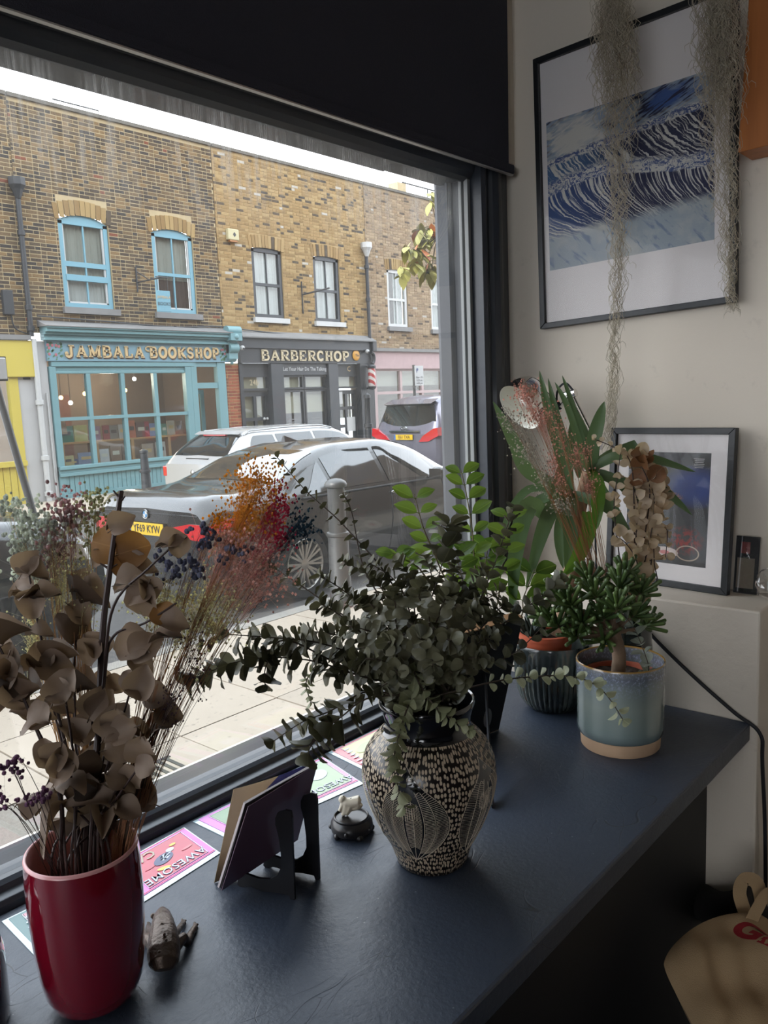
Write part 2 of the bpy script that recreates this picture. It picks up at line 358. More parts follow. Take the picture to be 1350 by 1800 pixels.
obj('aggregate_strip', MB().box(-14, 30, 1.26, 2.165, PZ-.02, PZ-.002).box(.3, 1.745, 2.175, 3.68, PZ-.02, PZ-.002), M_GRIT, near)
XS, YS = [-.35+.70*i for i in range(16)], [2.17, 2.93, 3.69, 4.45, 5.05]
slab_me = {}
for j in range(4):
    for i, x in enumerate(XS[:-1]):
        if j < 2 and .3 <= x < 1.7: continue
        h = YS[j+1]-YS[j]
        if j not in slab_me:
            mb = MB().box(-.345, .345, -h/2+.004, h/2-.004, -.03, 0); slab_me[j] = mb.mesh('paving_stone', M_SLAB)
        inst('paving_stone', slab_me[j], Matrix.Translation((x+.35, (YS[j]+YS[j+1])/2, PZ+R.uniform(-.002, .001))), near)
ks = MB().box(-.448, .448, -.072, .072, -.14, .0).mesh('kerb_stone', M_KERB)
for i in range(14): inst('kerb_stone', ks, Matrix.Translation((-1+i*.9, 5.13, PZ)), near)
dr = thing('drain_cover', 'small iron drain grating set in the pavement near the window sill', 'drain', (2.14, 3.42, PZ))
mb = MB()
for k in range(5): mb.box(2.04+.045*k, 2.06+.045*k, 3.33, 3.51, PZ-.01, PZ+.004)
obj('grate', mb, plain('cast_iron', xs(70, 66, 60), .6, .5), dr); [obj('frame_bar', MB().box(2.02, 2.26, a, a+.02, PZ-.01, PZ+.004), MATS['cast_iron'], dr) for a in (3.31, 3.51)]
far = thing('pavement_far', None, None, (0, 14, PZ)); far['kind'] = 'structure'
obj('bed', MB().box(-20, 40, 13.45, FY+.3, PZ-.2, PZ-.02), MATS['joint_sand'], far)
mb = MB()
for i in range(40):
    for j in range(4): mb.box(i*.75, i*.75+.74, 13.46+j*.61, 14.06+j*.61, PZ-.02, PZ)
obj('paving', mb, M_SLAB, far, kind='stuff')
mb = MB()
for i in range(34): mb.box(i*.9, i*.9+.89, 13.31, 13.45, RZ-.1, PZ)
obj('kerb_stones', mb, M_KERB, far, kind='stuff')
# ------------------------------------------------------------------ bricks
def brick_mat(name, stops, dirt=.25):
    n = N(name); co = n.coord(); g = n.n('ShaderNodeNewGeometry')
    r = n.math('FRACT', n.math('ADD', n.math('MULTIPLY', n.n('ShaderNodeObjectInfo').outputs['Random'], 7.13), g.outputs['Random Per Island']))
    c = n.ramp(r, stops, 'CONSTANT')
    c = n.mix(n.noise(g.outputs['Position'], 1.1, 3), n.mix(1, c, (1-dirt,)*3, 'MULTIPLY'), c)
    c = n.mix(n.math('MULTIPLY', n.step(n.noise(g.outputs['Position'], 30, 4, .7), .5, .75), .4), c, tuple(x*.6 for x in stops[0][1]))
    n.pbr(c, .88, 0, n.bump(n.noise(g.outputs['Position'], 60, 4, .7), .5, .01)); return n.m
M_BR1 = brick_mat('weathered_stock_brick', [(0, xs(88, 72, 56)), (.2, xs(120, 98, 70)), (.4, xs(70, 62, 56)), (.55, xs(136, 110, 76)), (.72, xs(104, 86, 64)), (.86, xs(158, 126, 82)), (.985, xs(150, 82, 52))])
M_BR2 = brick_mat('yellow_stock_brick', [(0, xs(190, 156, 104)), (.22, xs(168, 136, 88)), (.36, xs(206, 174, 120)), (.58, xs(180, 146, 94)), (.74, xs(98, 84, 66)), (.83, xs(196, 160, 106)), (.94, xs(78, 70, 62)), (.98, xs(222, 214, 200))], .15)
M_BR3 = brick_mat('pale_stock_brick', [(0, xs(184, 158, 126)), (.25, xs(164, 140, 112)), (.45, xs(198, 172, 138)), (.65, xs(176, 148, 118)), (.84, xs(104, 88, 74)), (.92, xs(176, 146, 112)), (.985, xs(214, 206, 194))], .15)
M_BRR = brick_mat('red_brick', [(0, xs(178, 92, 58)), (.3, xs(160, 80, 52)), (.6, xs(190, 106, 70)), (.85, xs(146, 76, 52))], .1)
M_MORT = plain('pale_mortar', xs(214, 192, 150), .95, var=.15, vscale=8); M_MORT2 = plain('yellow_mortar', xs(204, 174, 124), .95, var=.15, vscale=8); M_MORT3 = plain('sandy_mortar', xs(192, 168, 134), .95, var=.15, vscale=8)
def wall_bricks(wall, x0, x1, z0, z1, holes, mat, nsingle, seed, y=FY, clip=True):
    rr = random.Random(seed); out = []
    z = z0; row = 0
    while z+.065 <= z1+.01:
        x = x0 - (0.056 if row % 2 else .17); k = row % 2
        while x < x1:
            l = .215 if k % 2 == 0 else .1025
            if rr.random() < .06: l = .215
            a, b = max(x, x0), min(x+l, x1); k += 1; x += l+.016; full = True
            for (h0, h1, g0, g1) in holes:
                if z+.065 > g0 and z < g1 and b > h0 and a < h1:
                    full = False
                    if a < h0: b = min(b, h0-.004)
                    elif b > h1: a = max(a, h1+.004)
                    else: b = a
            if b-a < .03: continue
            out.append((a, b, z, rr.uniform(.003, .009), full and abs(b-a-l) < 1e-6, l))
        z += .0755; row += 1
    out.sort(key=lambda q: (q[0]-0)**2 + (q[2]-1.5)**2)
    me = {}; mb = MB(); n = 0
    for a, b, z, d, full, l in out:
        if full and n < nsingle:
            key = (l, round(d*250))
            if key not in me:
                q = MB().add([(0,-d,.002),(l,-d,.002),(l,-d,.058),(0,-d,.058),(0,0,0),(l,0,0),(l,0,.060),(0,0,.060)], [(0,1,2,3),(4,5,1,0),(5,6,2,1),(6,7,3,2),(7,4,0,3)])
                me[key] = q.mesh('brick', mat)
            inst('brick', me[key], Matrix.Translation((a, y, z)), wall); n += 1
        else:
            mb.add([(a,y-d,z+.002),(b,y-d,z+.002),(b,y-d,z+.058),(a,y-d,z+.058),(a,y,z),(b,y,z),(b,y,z+.060),(a,y,z+.060)], [(0,1,2,3),(4,5,1,0),(5,6,2,1),(6,7,3,2),(7,4,0,3)])
    if mb.v: obj('bricks', mb, mat, wall, kind='stuff')
def arch(wall, x0, x1, z0, rise, mat, n=11):
    """flat segmental arch of bricks on end over a window"""
    c = (x0+x1)/2; w = x1-x0+.16
    for k in range(n):
        t = (k+.5)/n-.5; x = c+t*w*1.0; zb = z0+rise*(1-4*t*t)*.9; s = t*.38; hw = w/n*.43
        q = MB().prism([(-hw, 0), (hw, 0), (hw*1.1+s*.2, .30), (-hw*1.1+s*.2, .30)], (x, FY, zb), (1, 0, 0), (0, 0, 1), (0, -.014-.003*(k % 3), 0))
        obj('brick', q, mat, wall)
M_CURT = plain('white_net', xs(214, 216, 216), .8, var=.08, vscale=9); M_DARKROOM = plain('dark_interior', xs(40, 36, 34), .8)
M_GREYBL = plain('grey_blind', xs(186, 186, 178), .8, var=.1); M_REDCUR = plain('maroon_curtain', xs(72, 48, 46), .8)
def sash(b, label, x0, x1, z0, z1, fm, arch_rise=0.0, back=(), midz=None, sill=None, bars=True, fw=.09, inner=None, meet=.05):
    """sash window: outer frame, meeting rail, bars, panes, blinds behind, sill"""
    midz = midz or (z0+z1)/2; y = FY+.03; zt = z1
    def top(x): t = (x-x0)/(x1-x0); return zt + arch_rise*(1-(2*t-1)**2)
    xs = [x0+(x1-x0)*k/8 for k in range(9)]
    mb = MB(); mb.box(x0, x0+fw, y, y+.08, z0, zt).box(x1-fw, x1, y, y+.08, z0, zt).box(x0+fw, x1-fw, y, y+.08, z0, z0+fw)
    mb.prism([(x, zt-fw*.7) for x in (x0, x1)]+[(x, top(x)) for x in reversed(xs)], (0, y, 0), (1, 0, 0), (0, 0, 1), (0, .08, 0))
    f = obj('sash_window', mb, fm, b, label=label); im = inner or fm
    obj('meeting_rail', MB().box(x0+fw, x1-fw, y+.005, y+.06, midz-meet, midz+.02), fm, f)
    if inner:
        q = MB()
        for (a, c) in ((z0+fw, midz-meet), (midz+.02, zt-fw*.7)):
            q.box(x0+fw, x0+fw+.03, y+.02, y+.06, a, c).box(x1-fw-.04, x1-fw, y+.02, y+.06, a, c)
        q.box(x0+fw, x1-fw, y+.02, y+.06, z0+fw, z0+fw+.035); obj('inner_sash', q, im, f)
    c = (x0+x1)/2
    if bars:
        for (a, d) in ((z0+fw, midz-meet), (midz+.02, zt-fw*.6)): obj('glazing_bar', MB().box(c-.014, c+.014, y+.01, y+.045, a, d), fm, f)
    for (a, d) in ((z0+fw, midz-meet), (midz+.02, zt-fw*.6)):
        for (p, q) in ((x0+fw, c-.014), (c+.014, x1-fw)): obj('pane', MB().box(p, q, y+.046, y+.050, a, d), M_SGLASS, f)
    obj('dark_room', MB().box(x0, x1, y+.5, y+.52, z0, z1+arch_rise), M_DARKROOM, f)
    for (p, q, a, d, m) in back: obj('curtain', MB().grid(lambda u, v: (p+(q-p)*u, y+.13+.012*sin(u*(q-p)*70), a+(d-a)*v), 24, 1), m, f)
    if sill: obj('sill', MB().box(x0-.08, x1+.1, FY-.09, FY+.05, z0-.13, z0-.005), sill, f)
M_TURQ = plain('turquoise_paint', xs(132, 178, 184), .45, var=.06, vscale=4); M_TURQL = plain('turquoise_light_paint', xs(134, 188, 206), .45, var=.05)
M_WHITE = plain('white_gloss', xs(226, 226, 224), .4, var=.05); M_BLACKP = plain('black_paint', xs(52, 55, 60), .45, var=.15, vscale=3); M_BLACKF = plain('slate_paint', xs(62, 66, 72), .45, var=.1)
M_LEAD = plain('lead_flashing', xs(148, 146, 144), .7, var=.2, vscale=7, bump=.3, bscale=12); M_IRON = plain('iron_pipe', xs(66, 68, 72), .5, .2, var=.15)
M_STONE = plain('coping_stone', xs(128, 122, 112), .9, var=.3, vscale=5, bump=.3)
ROOFZ = 7.47
def house(name, label, x0, x1, holes, mats, nsingle, seed, zb=3.1):
    b = thing(name, label, 'building', (x0, FY, PZ))
    hs = [(h[0]-.015, h[1]+.015, h[2]-.01, h[3]+.01+h[4]) for h in holes]
    mb = MB(); xs = sorted({x0, x1, *[h[0] for h in hs], *[h[1] for h in hs]})
    for a, c in zip(xs[:-1], xs[1:]):
        cut = [h for h in hs if h[0] <= a+1e-6 and h[1] >= c-1e-6]
        if cut: mb.box(a, c, FY, FY+.22, zb, cut[0][2]).box(a, c, FY, FY+.22, cut[0][3], ROOFZ)
        else: mb.box(a, c, FY, FY+.22, zb, ROOFZ)
    wall = obj('brick_wall', mb, mats[1], b)
    hb = [(h[0], h[1], h[2]-.02, h[3]+.30*.9+h[4]*.8) for h in holes]
    wall_bricks(wall, x0, x1, zb, ROOFZ-.02, [(h[0]-.02-.06*(0), h[1]+.02, h[2]-.01, h[3]+h[4]+.30) for h in holes], mats[0], nsingle, seed)
    for h in holes: arch(wall, h[0], h[1], h[3]-.01, h[4], mats[2] if len(mats) > 2 else mats[0])
    obj('coping', MB().box(x0, x1-.01, FY-.05, FY+.26, ROOFZ, ROOFZ+.07), M_STONE, b)
    return b
M_ARCH = brick_mat('rubbed_arch_brick', [(0, xs(186, 154, 98)), (.3, xs(170, 136, 84)), (.6, xs(198, 166, 110)), (.88, xs(96, 80, 60))], .1)
W1, W2 = (8.67, 9.76, 3.62, 5.33, .15), (10.83, 11.90, 3.62, 5.33, .14)
h1 = house('bookshop_house', 'brown brick house with the turquoise bookshop front and two turquoise sash windows', 7.85, 12.60, [W1, W2], (M_BR1, M_MORT, M_ARCH), 300, 1)
h0 = house('yellow_shop_house', 'brown brick house end over the yellow shop front at the left edge', 4.6, 7.84, [], (M_BR1, M_MORT, M_ARCH), 300, 4, 3.0)
sash(h1, 'turquoise sash window left half slid down with white net below', 8.67, 9.76, 3.62, 5.33, M_TURQL, .15, [(8.76, 9.68, 3.72, 4.30, M_CURT), (8.76, 9.68, 4.3, 5.4, M_GREYBL)], 4.52, MATS['lead_flashing'], inner=M_WHITE, meet=.08)
obj('slipped_rail', MB().box(8.75, 9.68, FY+.02, FY+.07, 4.16, 4.28), M_TURQL, h1)
sash(h1, 'turquoise sash window with grey blind above and maroon curtain below', 10.83, 11.90, 3.62, 5.33, M_TURQL, .14, [(10.92, 11.81, 4.36, 5.42, M_GREYBL), (10.92, 11.81, 3.68, 4.36, M_REDCUR)], 4.48, MATS['lead_flashing'], inner=M_WHITE)
W3, W4 = (13.66, 14.64, 3.64, 5.30, .06), (15.77, 16.74, 3.63, 5.30, .06)
h2 = house('barber_house', 'yellow brick house with the black barber shop front and two dark sash windows', 12.62, 17.86, [W3, W4], (M_BR2, M_MORT2), 300, 2)
sash(h2, None, 13.66, 14.64, 3.64, 5.30, M_BLACKF, .06, [(13.7, 14.6, 3.7, 5.28, M_CURT)], None, M_WHITE)
sash(h2, None, 15.77, 16.74, 3.63, 5.30, M_BLACKF, .06, [(15.8, 16.7, 3.7, 5.28, M_CURT)], None, M_WHITE)
W5, W6 = (18.77, 19.68, 3.60, 5.22, .05), (20.86, 21.8, 3.58, 5.18, .05)
h3 = house('pink_shop_house', 'pale brick house with the pink shop front and white sash windows', 17.88, 24.5, [W5, W6], (M_BR3, M_MORT3, M_ARCH), 300, 3, 2.95)
sash(h3, None, 18.77, 19.68, 3.60, 5.22, M_WHITE, .05, [(19.2, 19.6, 3.66, 5.2, M_CURT), (18.82, 18.9, 3.66, 5.2, M_CURT)], None, MATS['lead_flashing'], bars=True)
sash(h3, None, 20.86, 21.8, 3.58, 5.18, M_WHITE, .05, [(20.9, 21.75, 3.66, 5.2, M_CURT)], None, MATS['lead_flashing'])
# corbelled joint between the first two houses
# ------------------------------------------------------------------ slab lettering
def arc(cx, cy, rx, ry, a0, a1, n=10): return [(cx+rx*cos(radians(a0+(a1-a0)*k/n)), cy+ry*sin(radians(a0+(a1-a0)*k/n))) for k in range(n+1)]
T_, S_ = .24, .13
GLY = {
 'A': [([(.16, .06), (.50, .95)], S_), ([(.50, .95), (.84, .06)], T_), ([(.28, .34), (.72, .34)], S_), ([(0, .05), (.34, .05)], .11), ([(.62, .05), (1, .05)], .11)],
 'B': [([(.22, .05), (.22, .95)], T_), ([(.05, .95), (.55, .95)]+arc(.55, .74, .27, .21, 90, -90)+[(.2, .53)], .15), ([(.55, .53)]+arc(.60, .29, .30, .24, 90, -90)+[(.05, .05)], .16)],
 'C': [(arc(.52, .5, .38, .44, 50, 310, 16), T_), ([(.80, .66), (.80, .95)], .11), ([(.80, .05), (.80, .30)], .11)],
 'E': [([(.22, .05), (.22, .95)], T_), ([(.05, .95), (.85, .95)], .13), ([(.2, .5), (.62, .5)], .12), ([(.05, .05), (.88, .05)], .13), ([(.85, .72), (.85, .95)], .1), ([(.88, .05), (.88, .3)], .1), ([(.60, .38), (.60, .62)], .1)],
 'H': [([(.22, .05), (.22, .95)], T_), ([(.78, .05), (.78, .95)], T_), ([(.22, .5), (.78, .5)], S_), ([(.03, .95), (.41, .95)], .11), ([(.59, .95), (.97, .95)], .11), ([(.03, .05), (.41, .05)], .11), ([(.59, .05), (.97, .05)], .11)],
 'J': [([(.66, .95), (.66, .28)]+arc(.40, .24, .26, .22, 0, -170, 8), .2), ([(.40, .95), (.95, .95)], .12), (arc(.2, .3, .1, .1, 0, 360, 8), .12)],
 'K': [([(.22, .05), (.22, .95)], T_), ([(.30, .45), (.82, .93)], S_), ([(.44, .55), (.84, .07)], T_), ([(.03, .95), (.41, .95)], .11), ([(.03, .05), (.41, .05)], .11), ([(.66, .95), (.98, .95)], .1), ([(.68, .05), (1, .05)], .11)],
 'L': [([(.25, .05), (.25, .95)], T_), ([(.05, .95), (.46, .95)], .11), ([(.05, .05), (.85, .05)], .13), ([(.86, .05), (.86, .34)], .11)],
 'M': [([(.17, .05), (.17, .95)], S_), ([(.17, .95), (.5, .15)], T_), ([(.5, .15), (.83, .95)], S_), ([(.84, .05), (.84, .95)], .22), ([(0, .05), (.33, .05)], .11), ([(.68, .05), (1, .05)], .11), ([(.02, .95), (.26, .95)], .1), ([(.76, .95), (1, .95)], .1)],
 'O': [(arc(.5, .5, .38, .44, 0, 360, 20), T_)],
 'P': [([(.24, .05), (.24, .95)], T_), ([(.05, .95), (.55, .95)]+arc(.58, .70, .28, .25, 90, -90)+[(.24, .45)], .16), ([(.05, .05), (.46, .05)], .12)],
 'R': [([(.22, .05), (.22, .95)], T_), ([(.05, .95), (.55, .95)]+arc(.57, .72, .27, .23, 90, -90)+[(.22, .49)], .15), ([(.50, .49), (.82, .06)], .22), ([(.03, .05), (.42, .05)], .11), ([(.70, .05), (1, .05)], .11)],
 'S': [(arc(.5, .72, .30, .23, 30, 270, 10)+arc(.5, .27, .33, .22, 90, -150, 10), .19), ([(.80, .70), (.80, .95)], .1), ([(.17, .05), (.17, .30)], .1)],
}
def glyph(ch, o, ex, ey, w, h, dep):
    mb = MB(); o = V(o); ex = V(ex); ey = V(ey); ez = ex.cross(ey)
    for pts, t in GLY[ch]:
        P = [V((x*w, y*h)) for x, y in pts]; t = t*h*.5; n = len(P); closed = (P[0]-P[-1]).length < 1e-4; lft = []; rgt = []
        for i in range(n):
            if closed and i in (0, n-1): d = P[1]-P[-2]
            else: d = P[min(i+1, n-1)]-P[max(i-1, 0)]
            d.normalize(); m = V((-d.y, d.x)); lft.append(P[i]+m*t); rgt.append(P[i]-m*t)
        vs = [o+ex*p.x+ey*p.y+ez*dep for p in lft]+[o+ex*p.x+ey*p.y+ez*dep for p in rgt]
        b = [v-ez*dep for v in vs]; fs = [(n+i, n+i+1, i+1, i) for i in range(n-1)]
        fs += [(i, i+1, 2*n+i+1, 2*n+i) for i in range(n-1)]+[(n+i+1, n+i, 3*n+i, 3*n+i+1) for i in range(n-1)]
        mb.add(vs+b, fs)
    return mb
def sign_letters(s, x0, x1, z0, z1, y, mat, parent, shadow=None, gap=.12, wide='MO', narrow='JLI'):
    ws = [0 if c == ' ' else (1.18 if c in 'M' else 1.0 if c in 'OHAKR' else .9) for c in s]
    unit = (x1-x0)/(sum(ws)+gap*(len(s)-1)); x = x0
    for c, wd in zip(s, ws):
        if c != ' ':
            obj('letter', glyph(c, (x, y, z0), (1, 0, 0), (0, 0, 1), wd*unit, z1-z0, .03), mat, parent)
            if shadow: obj('letter_shadow', glyph(c, (x+.03, y+.002, z0-.03), (1, 0, 0), (0, 0, 1), wd*unit, z1-z0, .006), shadow, parent)
        x += (wd+gap)*unit
# ================================================================== shop fronts
def framed(b, name, x0, x1, z0, z1, t, mat, y=FY, d=.08, parent=None):
    mb = MB().box(x0, x0+t, y, y+d, z0, z1).box(x1-t, x1, y, y+d, z0, z1).box(x0+t, x1-t, y, y+d, z0, z0+t).box(x0+t, x1-t, y, y+d, z1-t, z1)
    return obj(name, mb, mat, b)
# ---- bookshop
bs = h1
cor = MB()
for (y, z0, z1) in ((.34, 3.16, 3.20), (.30, 3.09, 3.16), (.22, 3.04, 3.09), (.16, 2.98, 3.04), (.20, 2.93, 2.98)): cor.box(8.06, 12.62, FY-y, FY, z0, z1)
obj('cornice', cor, M_TURQ, bs, bev=.008)
obj('lead_capping', MB().add([(8.02, FY-.36, 3.205), (12.64, FY-.36, 3.205), (12.64, FY, 3.33), (8.02, FY, 3.33), (8.02, FY-.36, 3.19), (12.64, FY-.36, 3.19), (12.64, FY, 3.2), (8.02, FY, 3.2)], [(0, 1, 2, 3), (4, 7, 6, 5), (4, 5, 1, 0), (5, 6, 2, 1), (7, 4, 0, 3)]), M_LEAD, bs)
M_FASC = plain('sign_blue_paint', xs(140, 180, 196), .45, var=.05)
fa = obj('fascia', MB().box(8.12, 12.70, FY-.10, FY, 2.53, 2.93), M_FASC, bs)
M_GOLD = plain('pale_gold_letter', xs(240, 206, 150), .5, var=.04); M_LSH = plain('brown_letter_shadow', xs(112, 84, 66), .6)
sign_letters('JAMBALA', 8.48, 10.32, 2.61, 2.85, FY-.102, M_GOLD, fa, M_LSH)
sign_letters('BOOKSHOP', 10.46, 12.36, 2.61, 2.85, FY-.102, M_GOLD, fa, M_LSH)
obj('letter_curl', MB().tube([V((10.44+.07*cos(a), FY-.115, 2.80+.05*sin(a))) for a in [k*.7 for k in range(8)]], .018, 6), M_GOLD, fa)
rr = random.Random(5)
M_ROSE = plain('painted_rose', xs(206, 120, 132), .6); M_PLEAF = plain('painted_leaf', xs(92, 140, 104), .6)
for (a, c) in ((8.14, 8.44), (12.40, 12.68)):
    mb, mb2 = MB(), MB()
    for k in range(26): x, z, s_ = rr.uniform(a, c), rr.uniform(2.56, 2.90), rr.uniform(.012, .028); mb.obox((x, FY-.103, z), (s_, 0, s_*.8), (0, .002, 0), (-s_*.5, 0, s_*.6))
    for k in range(7): mb2.ball((rr.uniform(a, c), FY-.104, rr.uniform(2.56, 2.86)), .032, 8, 4, (1, .1, 1))
    obj('painted_leaves', mb, M_PLEAF, fa); obj('painted_roses', mb2, M_ROSE, fa)
bb = MB().box(12.56, 12.90, FY-.36, FY, 3.02, 3.20)
bb.tube([V((12.53, FY-.22, 3.26)), V((12.93, FY-.22, 3.26))], .11, 16).tube([V((12.60, FY-.16, 2.86)), V((12.86, FY-.16, 2.86))], .13, 16).tube([V((12.62, FY-.1, 2.62)), V((12.84, FY-.1, 2.62))], .09, 14).box(12.60, 12.86, FY-.2, FY, 2.6, 3.05)
for zz, s_ in ((3.11, .07), (2.52, .055)): bb.ball((12.73, FY-.36 if zz > 3 else FY-.12, zz), s_, 8, 5, (1, .5, 1))
obj('console_bracket', bb, M_TURQ, bs, True)
# window: head rail, frame, mullions, transom, sill, stall riser
for nme, bx in (('head_rail', (8.20, 11.66, FY-.08, FY+.05, 2.42, 2.53)), ('head_panel', (8.30, 11.40, FY-.03, FY+.04, 2.34, 2.42)), ('frame_stile', (8.15, 8.29, FY-.07, FY+.08, -.25, 2.42)), ('frame_stile', (11.40, 11.56, FY-.07, FY+.08, -.25, 2.42)), ('window_head', (8.29, 11.40, FY-.05, FY+.06, 2.28, 2.34))):
    obj(nme, MB().box(*bx), M_TURQ, bs, bev=.01)
for x in (8.99, 9.79, 10.60): obj('mullion', MB().box(x-.045, x+.045, FY-.05, FY+.05, .40, 2.28), M_TURQ, bs)
obj('transom', MB().box(8.29, 11.40, FY-.055, FY+.04, 1.33, 1.40), M_TURQ, bs)
sil = MB()
for (y, a, c) in ((.13, .34, .41), (.09, .27, .34), (.11, .20, .27)): sil.box(8.15, 11.56, FY-y, FY+.1, a, c)
obj('window_sill', sil, M_TURQ, bs, bev=.008)
x = 8.15
while x < 11.5: obj('board', MB().box(x+.004, x+.104, FY-.05, FY+.02, -.16, .20), M_TURQ, bs, bev=.006, seg=1); x += .109
obj('plinth', MB().box(8.13, 11.56, FY-.08, FY+.02, PZ, -.155), M_TURQ, bs)
for z0, z1 in ((.41, 1.33), (1.40, 2.28)):
    for a, c in ((8.29, 8.945), (9.035, 9.745), (9.835, 10.555), (10.645, 11.40)): obj('pane', MB().box(a, c, FY-.002, FY+.002, z0, z1), M_SGLASS, bs)
obj('door_post', MB().box(11.56, 11.72, FY-.07, FY+.08, PZ, 2.53), M_TURQ, bs, bev=.01); obj('door_post', MB().box(12.32, 12.56, FY-.07, FY+.08, PZ, 2.53), M_TURQ, bs, bev=.01)
obj('door_transom', MB().box(11.72, 12.32, FY-.05, FY+.06, 1.92, 2.05).box(11.72, 12.32, FY-.05, FY+.06, 2.42, 2.53), M_TURQ, bs); obj('fanlight', MB().box(11.72, 12.32, FY+.01, FY+.014, 2.05, 2.42), M_SGLASS, bs)
dd = framed(bs, 'door', 11.74, 12.30, PZ+.02, 1.90, .10, M_TURQ, FY+.5, .05); obj('glazing', MB().box(11.84, 12.20, FY+.52, FY+.525, .0, 1.8), M_SGLASS, dd)
# room behind the glass
M_BSIN = plain('bookshop_interior', xs(128, 112, 98), .9, var=.3, vscale=1.2); M_BSW = plain('bookshop_red_wall', xs(120, 78, 66), .9, var=.25, vscale=2)
rm = obj('shop_room', MB().box(8.05, 12.6, FY+2.6, FY+2.7, PZ, 2.9).box(8.05, 12.6, FY+.2, FY+2.6, 2.75, 2.8).box(8.0, 8.05, FY+.1, FY+2.6, PZ, 2.8).box(12.6, 12.65, FY+.2, FY+2.6, PZ, 2.8).box(8.05, 12.6, FY+.1, FY+2.6, PZ-.05, PZ), M_BSIN, bs)
obj('dark_doorway', MB().box(9.0, 9.9, FY+2.5, FY+2.58, PZ, 1.9), M_BSW, rm)
M_SHELFW = plain('shelf_pine', xs(196, 150, 98), .55, var=.2)
sh = thing('bookshop_shelf', 'pale wooden two level book shelf standing in the bookshop window', 'shelf', (8.3, FY+.45, .42))
obj('top', MB().box(8.36, 11.5, FY+.2, FY+.55, .84, .875), M_SHELFW, sh)
for x in (8.38, 9.16, 10.02, 10.98): obj('upright', MB().box(x, x+.07, FY+.2, FY+.54, .38, .84), M_SHELFW, sh)
obj('floor_board', MB().box(8.3, 11.5, FY+.12, FY+.6, .34, .38), M_SHELFW, sh)
bk = [('green hardback book standing face out at the left of the bookshop shelf', 8.36, .36, .34, (70, 132, 112)), ('pale yellow book standing face out beside the green hardback', 8.74, .30, .34, (206, 196, 124)), ('mauve book on the bookshop shelf right of the first mullion', 9.08, .26, .30, (150, 112, 140)), ('red and grey book on the bookshop shelf', 9.40, .16, .31, (160, 60, 66)), ('grey photographic book on the bookshop shelf', 9.56, .2, .30, (130, 122, 116)), ('black and white book left of the middle mullion', 9.78, .22, .31, (188, 182, 178)),
      ('orange book right of the middle mullion', 10.02, .18, .38, (196, 104, 70)), ('dark book with red edge in the middle of the shelf', 10.22, .26, .33, (96, 62, 62)), ('crimson book behind the black bollard', 10.44, .12, .34, (166, 44, 62)), ('pale blue book right of the crimson one', 10.54, .2, .29, (134, 146, 190)), ('small red book right of the pale blue one', 10.76, .1, .29, (176, 66, 66)), ('green book left of the last mullion', 10.88, .14, .27, (120, 160, 140)), ('cream book at the right end of the bookshop shelf', 11.04, .2, .33, (206, 190, 170)), ('brown book at the right end of the bookshop shelf', 11.26, .2, .31, (160, 130, 106))]
def stand_book(label, x, w_, h_, c, z, y, grp):
    b = thing('book', label, 'book', (x, y, z), grp); m = plain('cover_%d_%d_%d' % c, xs(*c), .5, var=.25, vscale=14)
    q = V((0, .045, 1)).normalized()
    obj('cover', MB().obox((x+w_/2, y+.03, z+h_/2+.0), (w_/2, 0, 0), (0, .012, -.0005), q*(h_/2)), m, b)
    obj('pages', MB().obox((x+w_/2+.004, y+.043, z+h_/2), (w_/2-.01, 0, 0), (0, .007, 0), q*(h_/2-.006)), M_WHITE, b)
    obj('title_panel', MB().obox((x+w_/2, y+.0165, z+h_*.55), (w_*.32, 0, 0), (0, .001, 0), q*(h_*.12)), plain('title_%d' % (c[0] % 3), [xs(226, 220, 204), xs(70, 60, 58), xs(214, 180, 120)][c[0] % 3], .5), b)
for (lb, x, w_, h_, c) in bk: stand_book(lb, x, w_, h_, c, .878, FY+.26, 'books on the shelf in the bookshop window')
for (lb, x, w_, h_, c) in [('yellow book lying low at the left of the bookshop window', 8.32, .34, .22, (196, 184, 130)), ('navy blue book low in the bookshop window', 8.50, .26, .14, (56, 74, 120)), ('blue patterned book on the lower level of the bookshop window', 8.76, .36, .26, (134, 146, 178)), ('grey brown book low beside the first upright', 9.30, .0, .0, (0, 0, 0)), ('white book low right of the first mullion', 9.26, .22, .3, (210, 212, 216)), ('tan book on the lower level of the bookshop window', 9.52, .26, .36, (150, 120, 100)), ('brown book leaning low left of the middle mullion', 9.80, .16, .34, (136, 108, 92)), ('stone coloured book low right of the black bollard', 10.30, .3, .34, (176, 156, 138)), ('pale grey book low near the last mullion', 10.66, .26, .36, (196, 188, 178))]:
    if w_: stand_book(lb, x, w_, h_, c, .382, FY+.22, 'books on the lower level of the bookshop window')
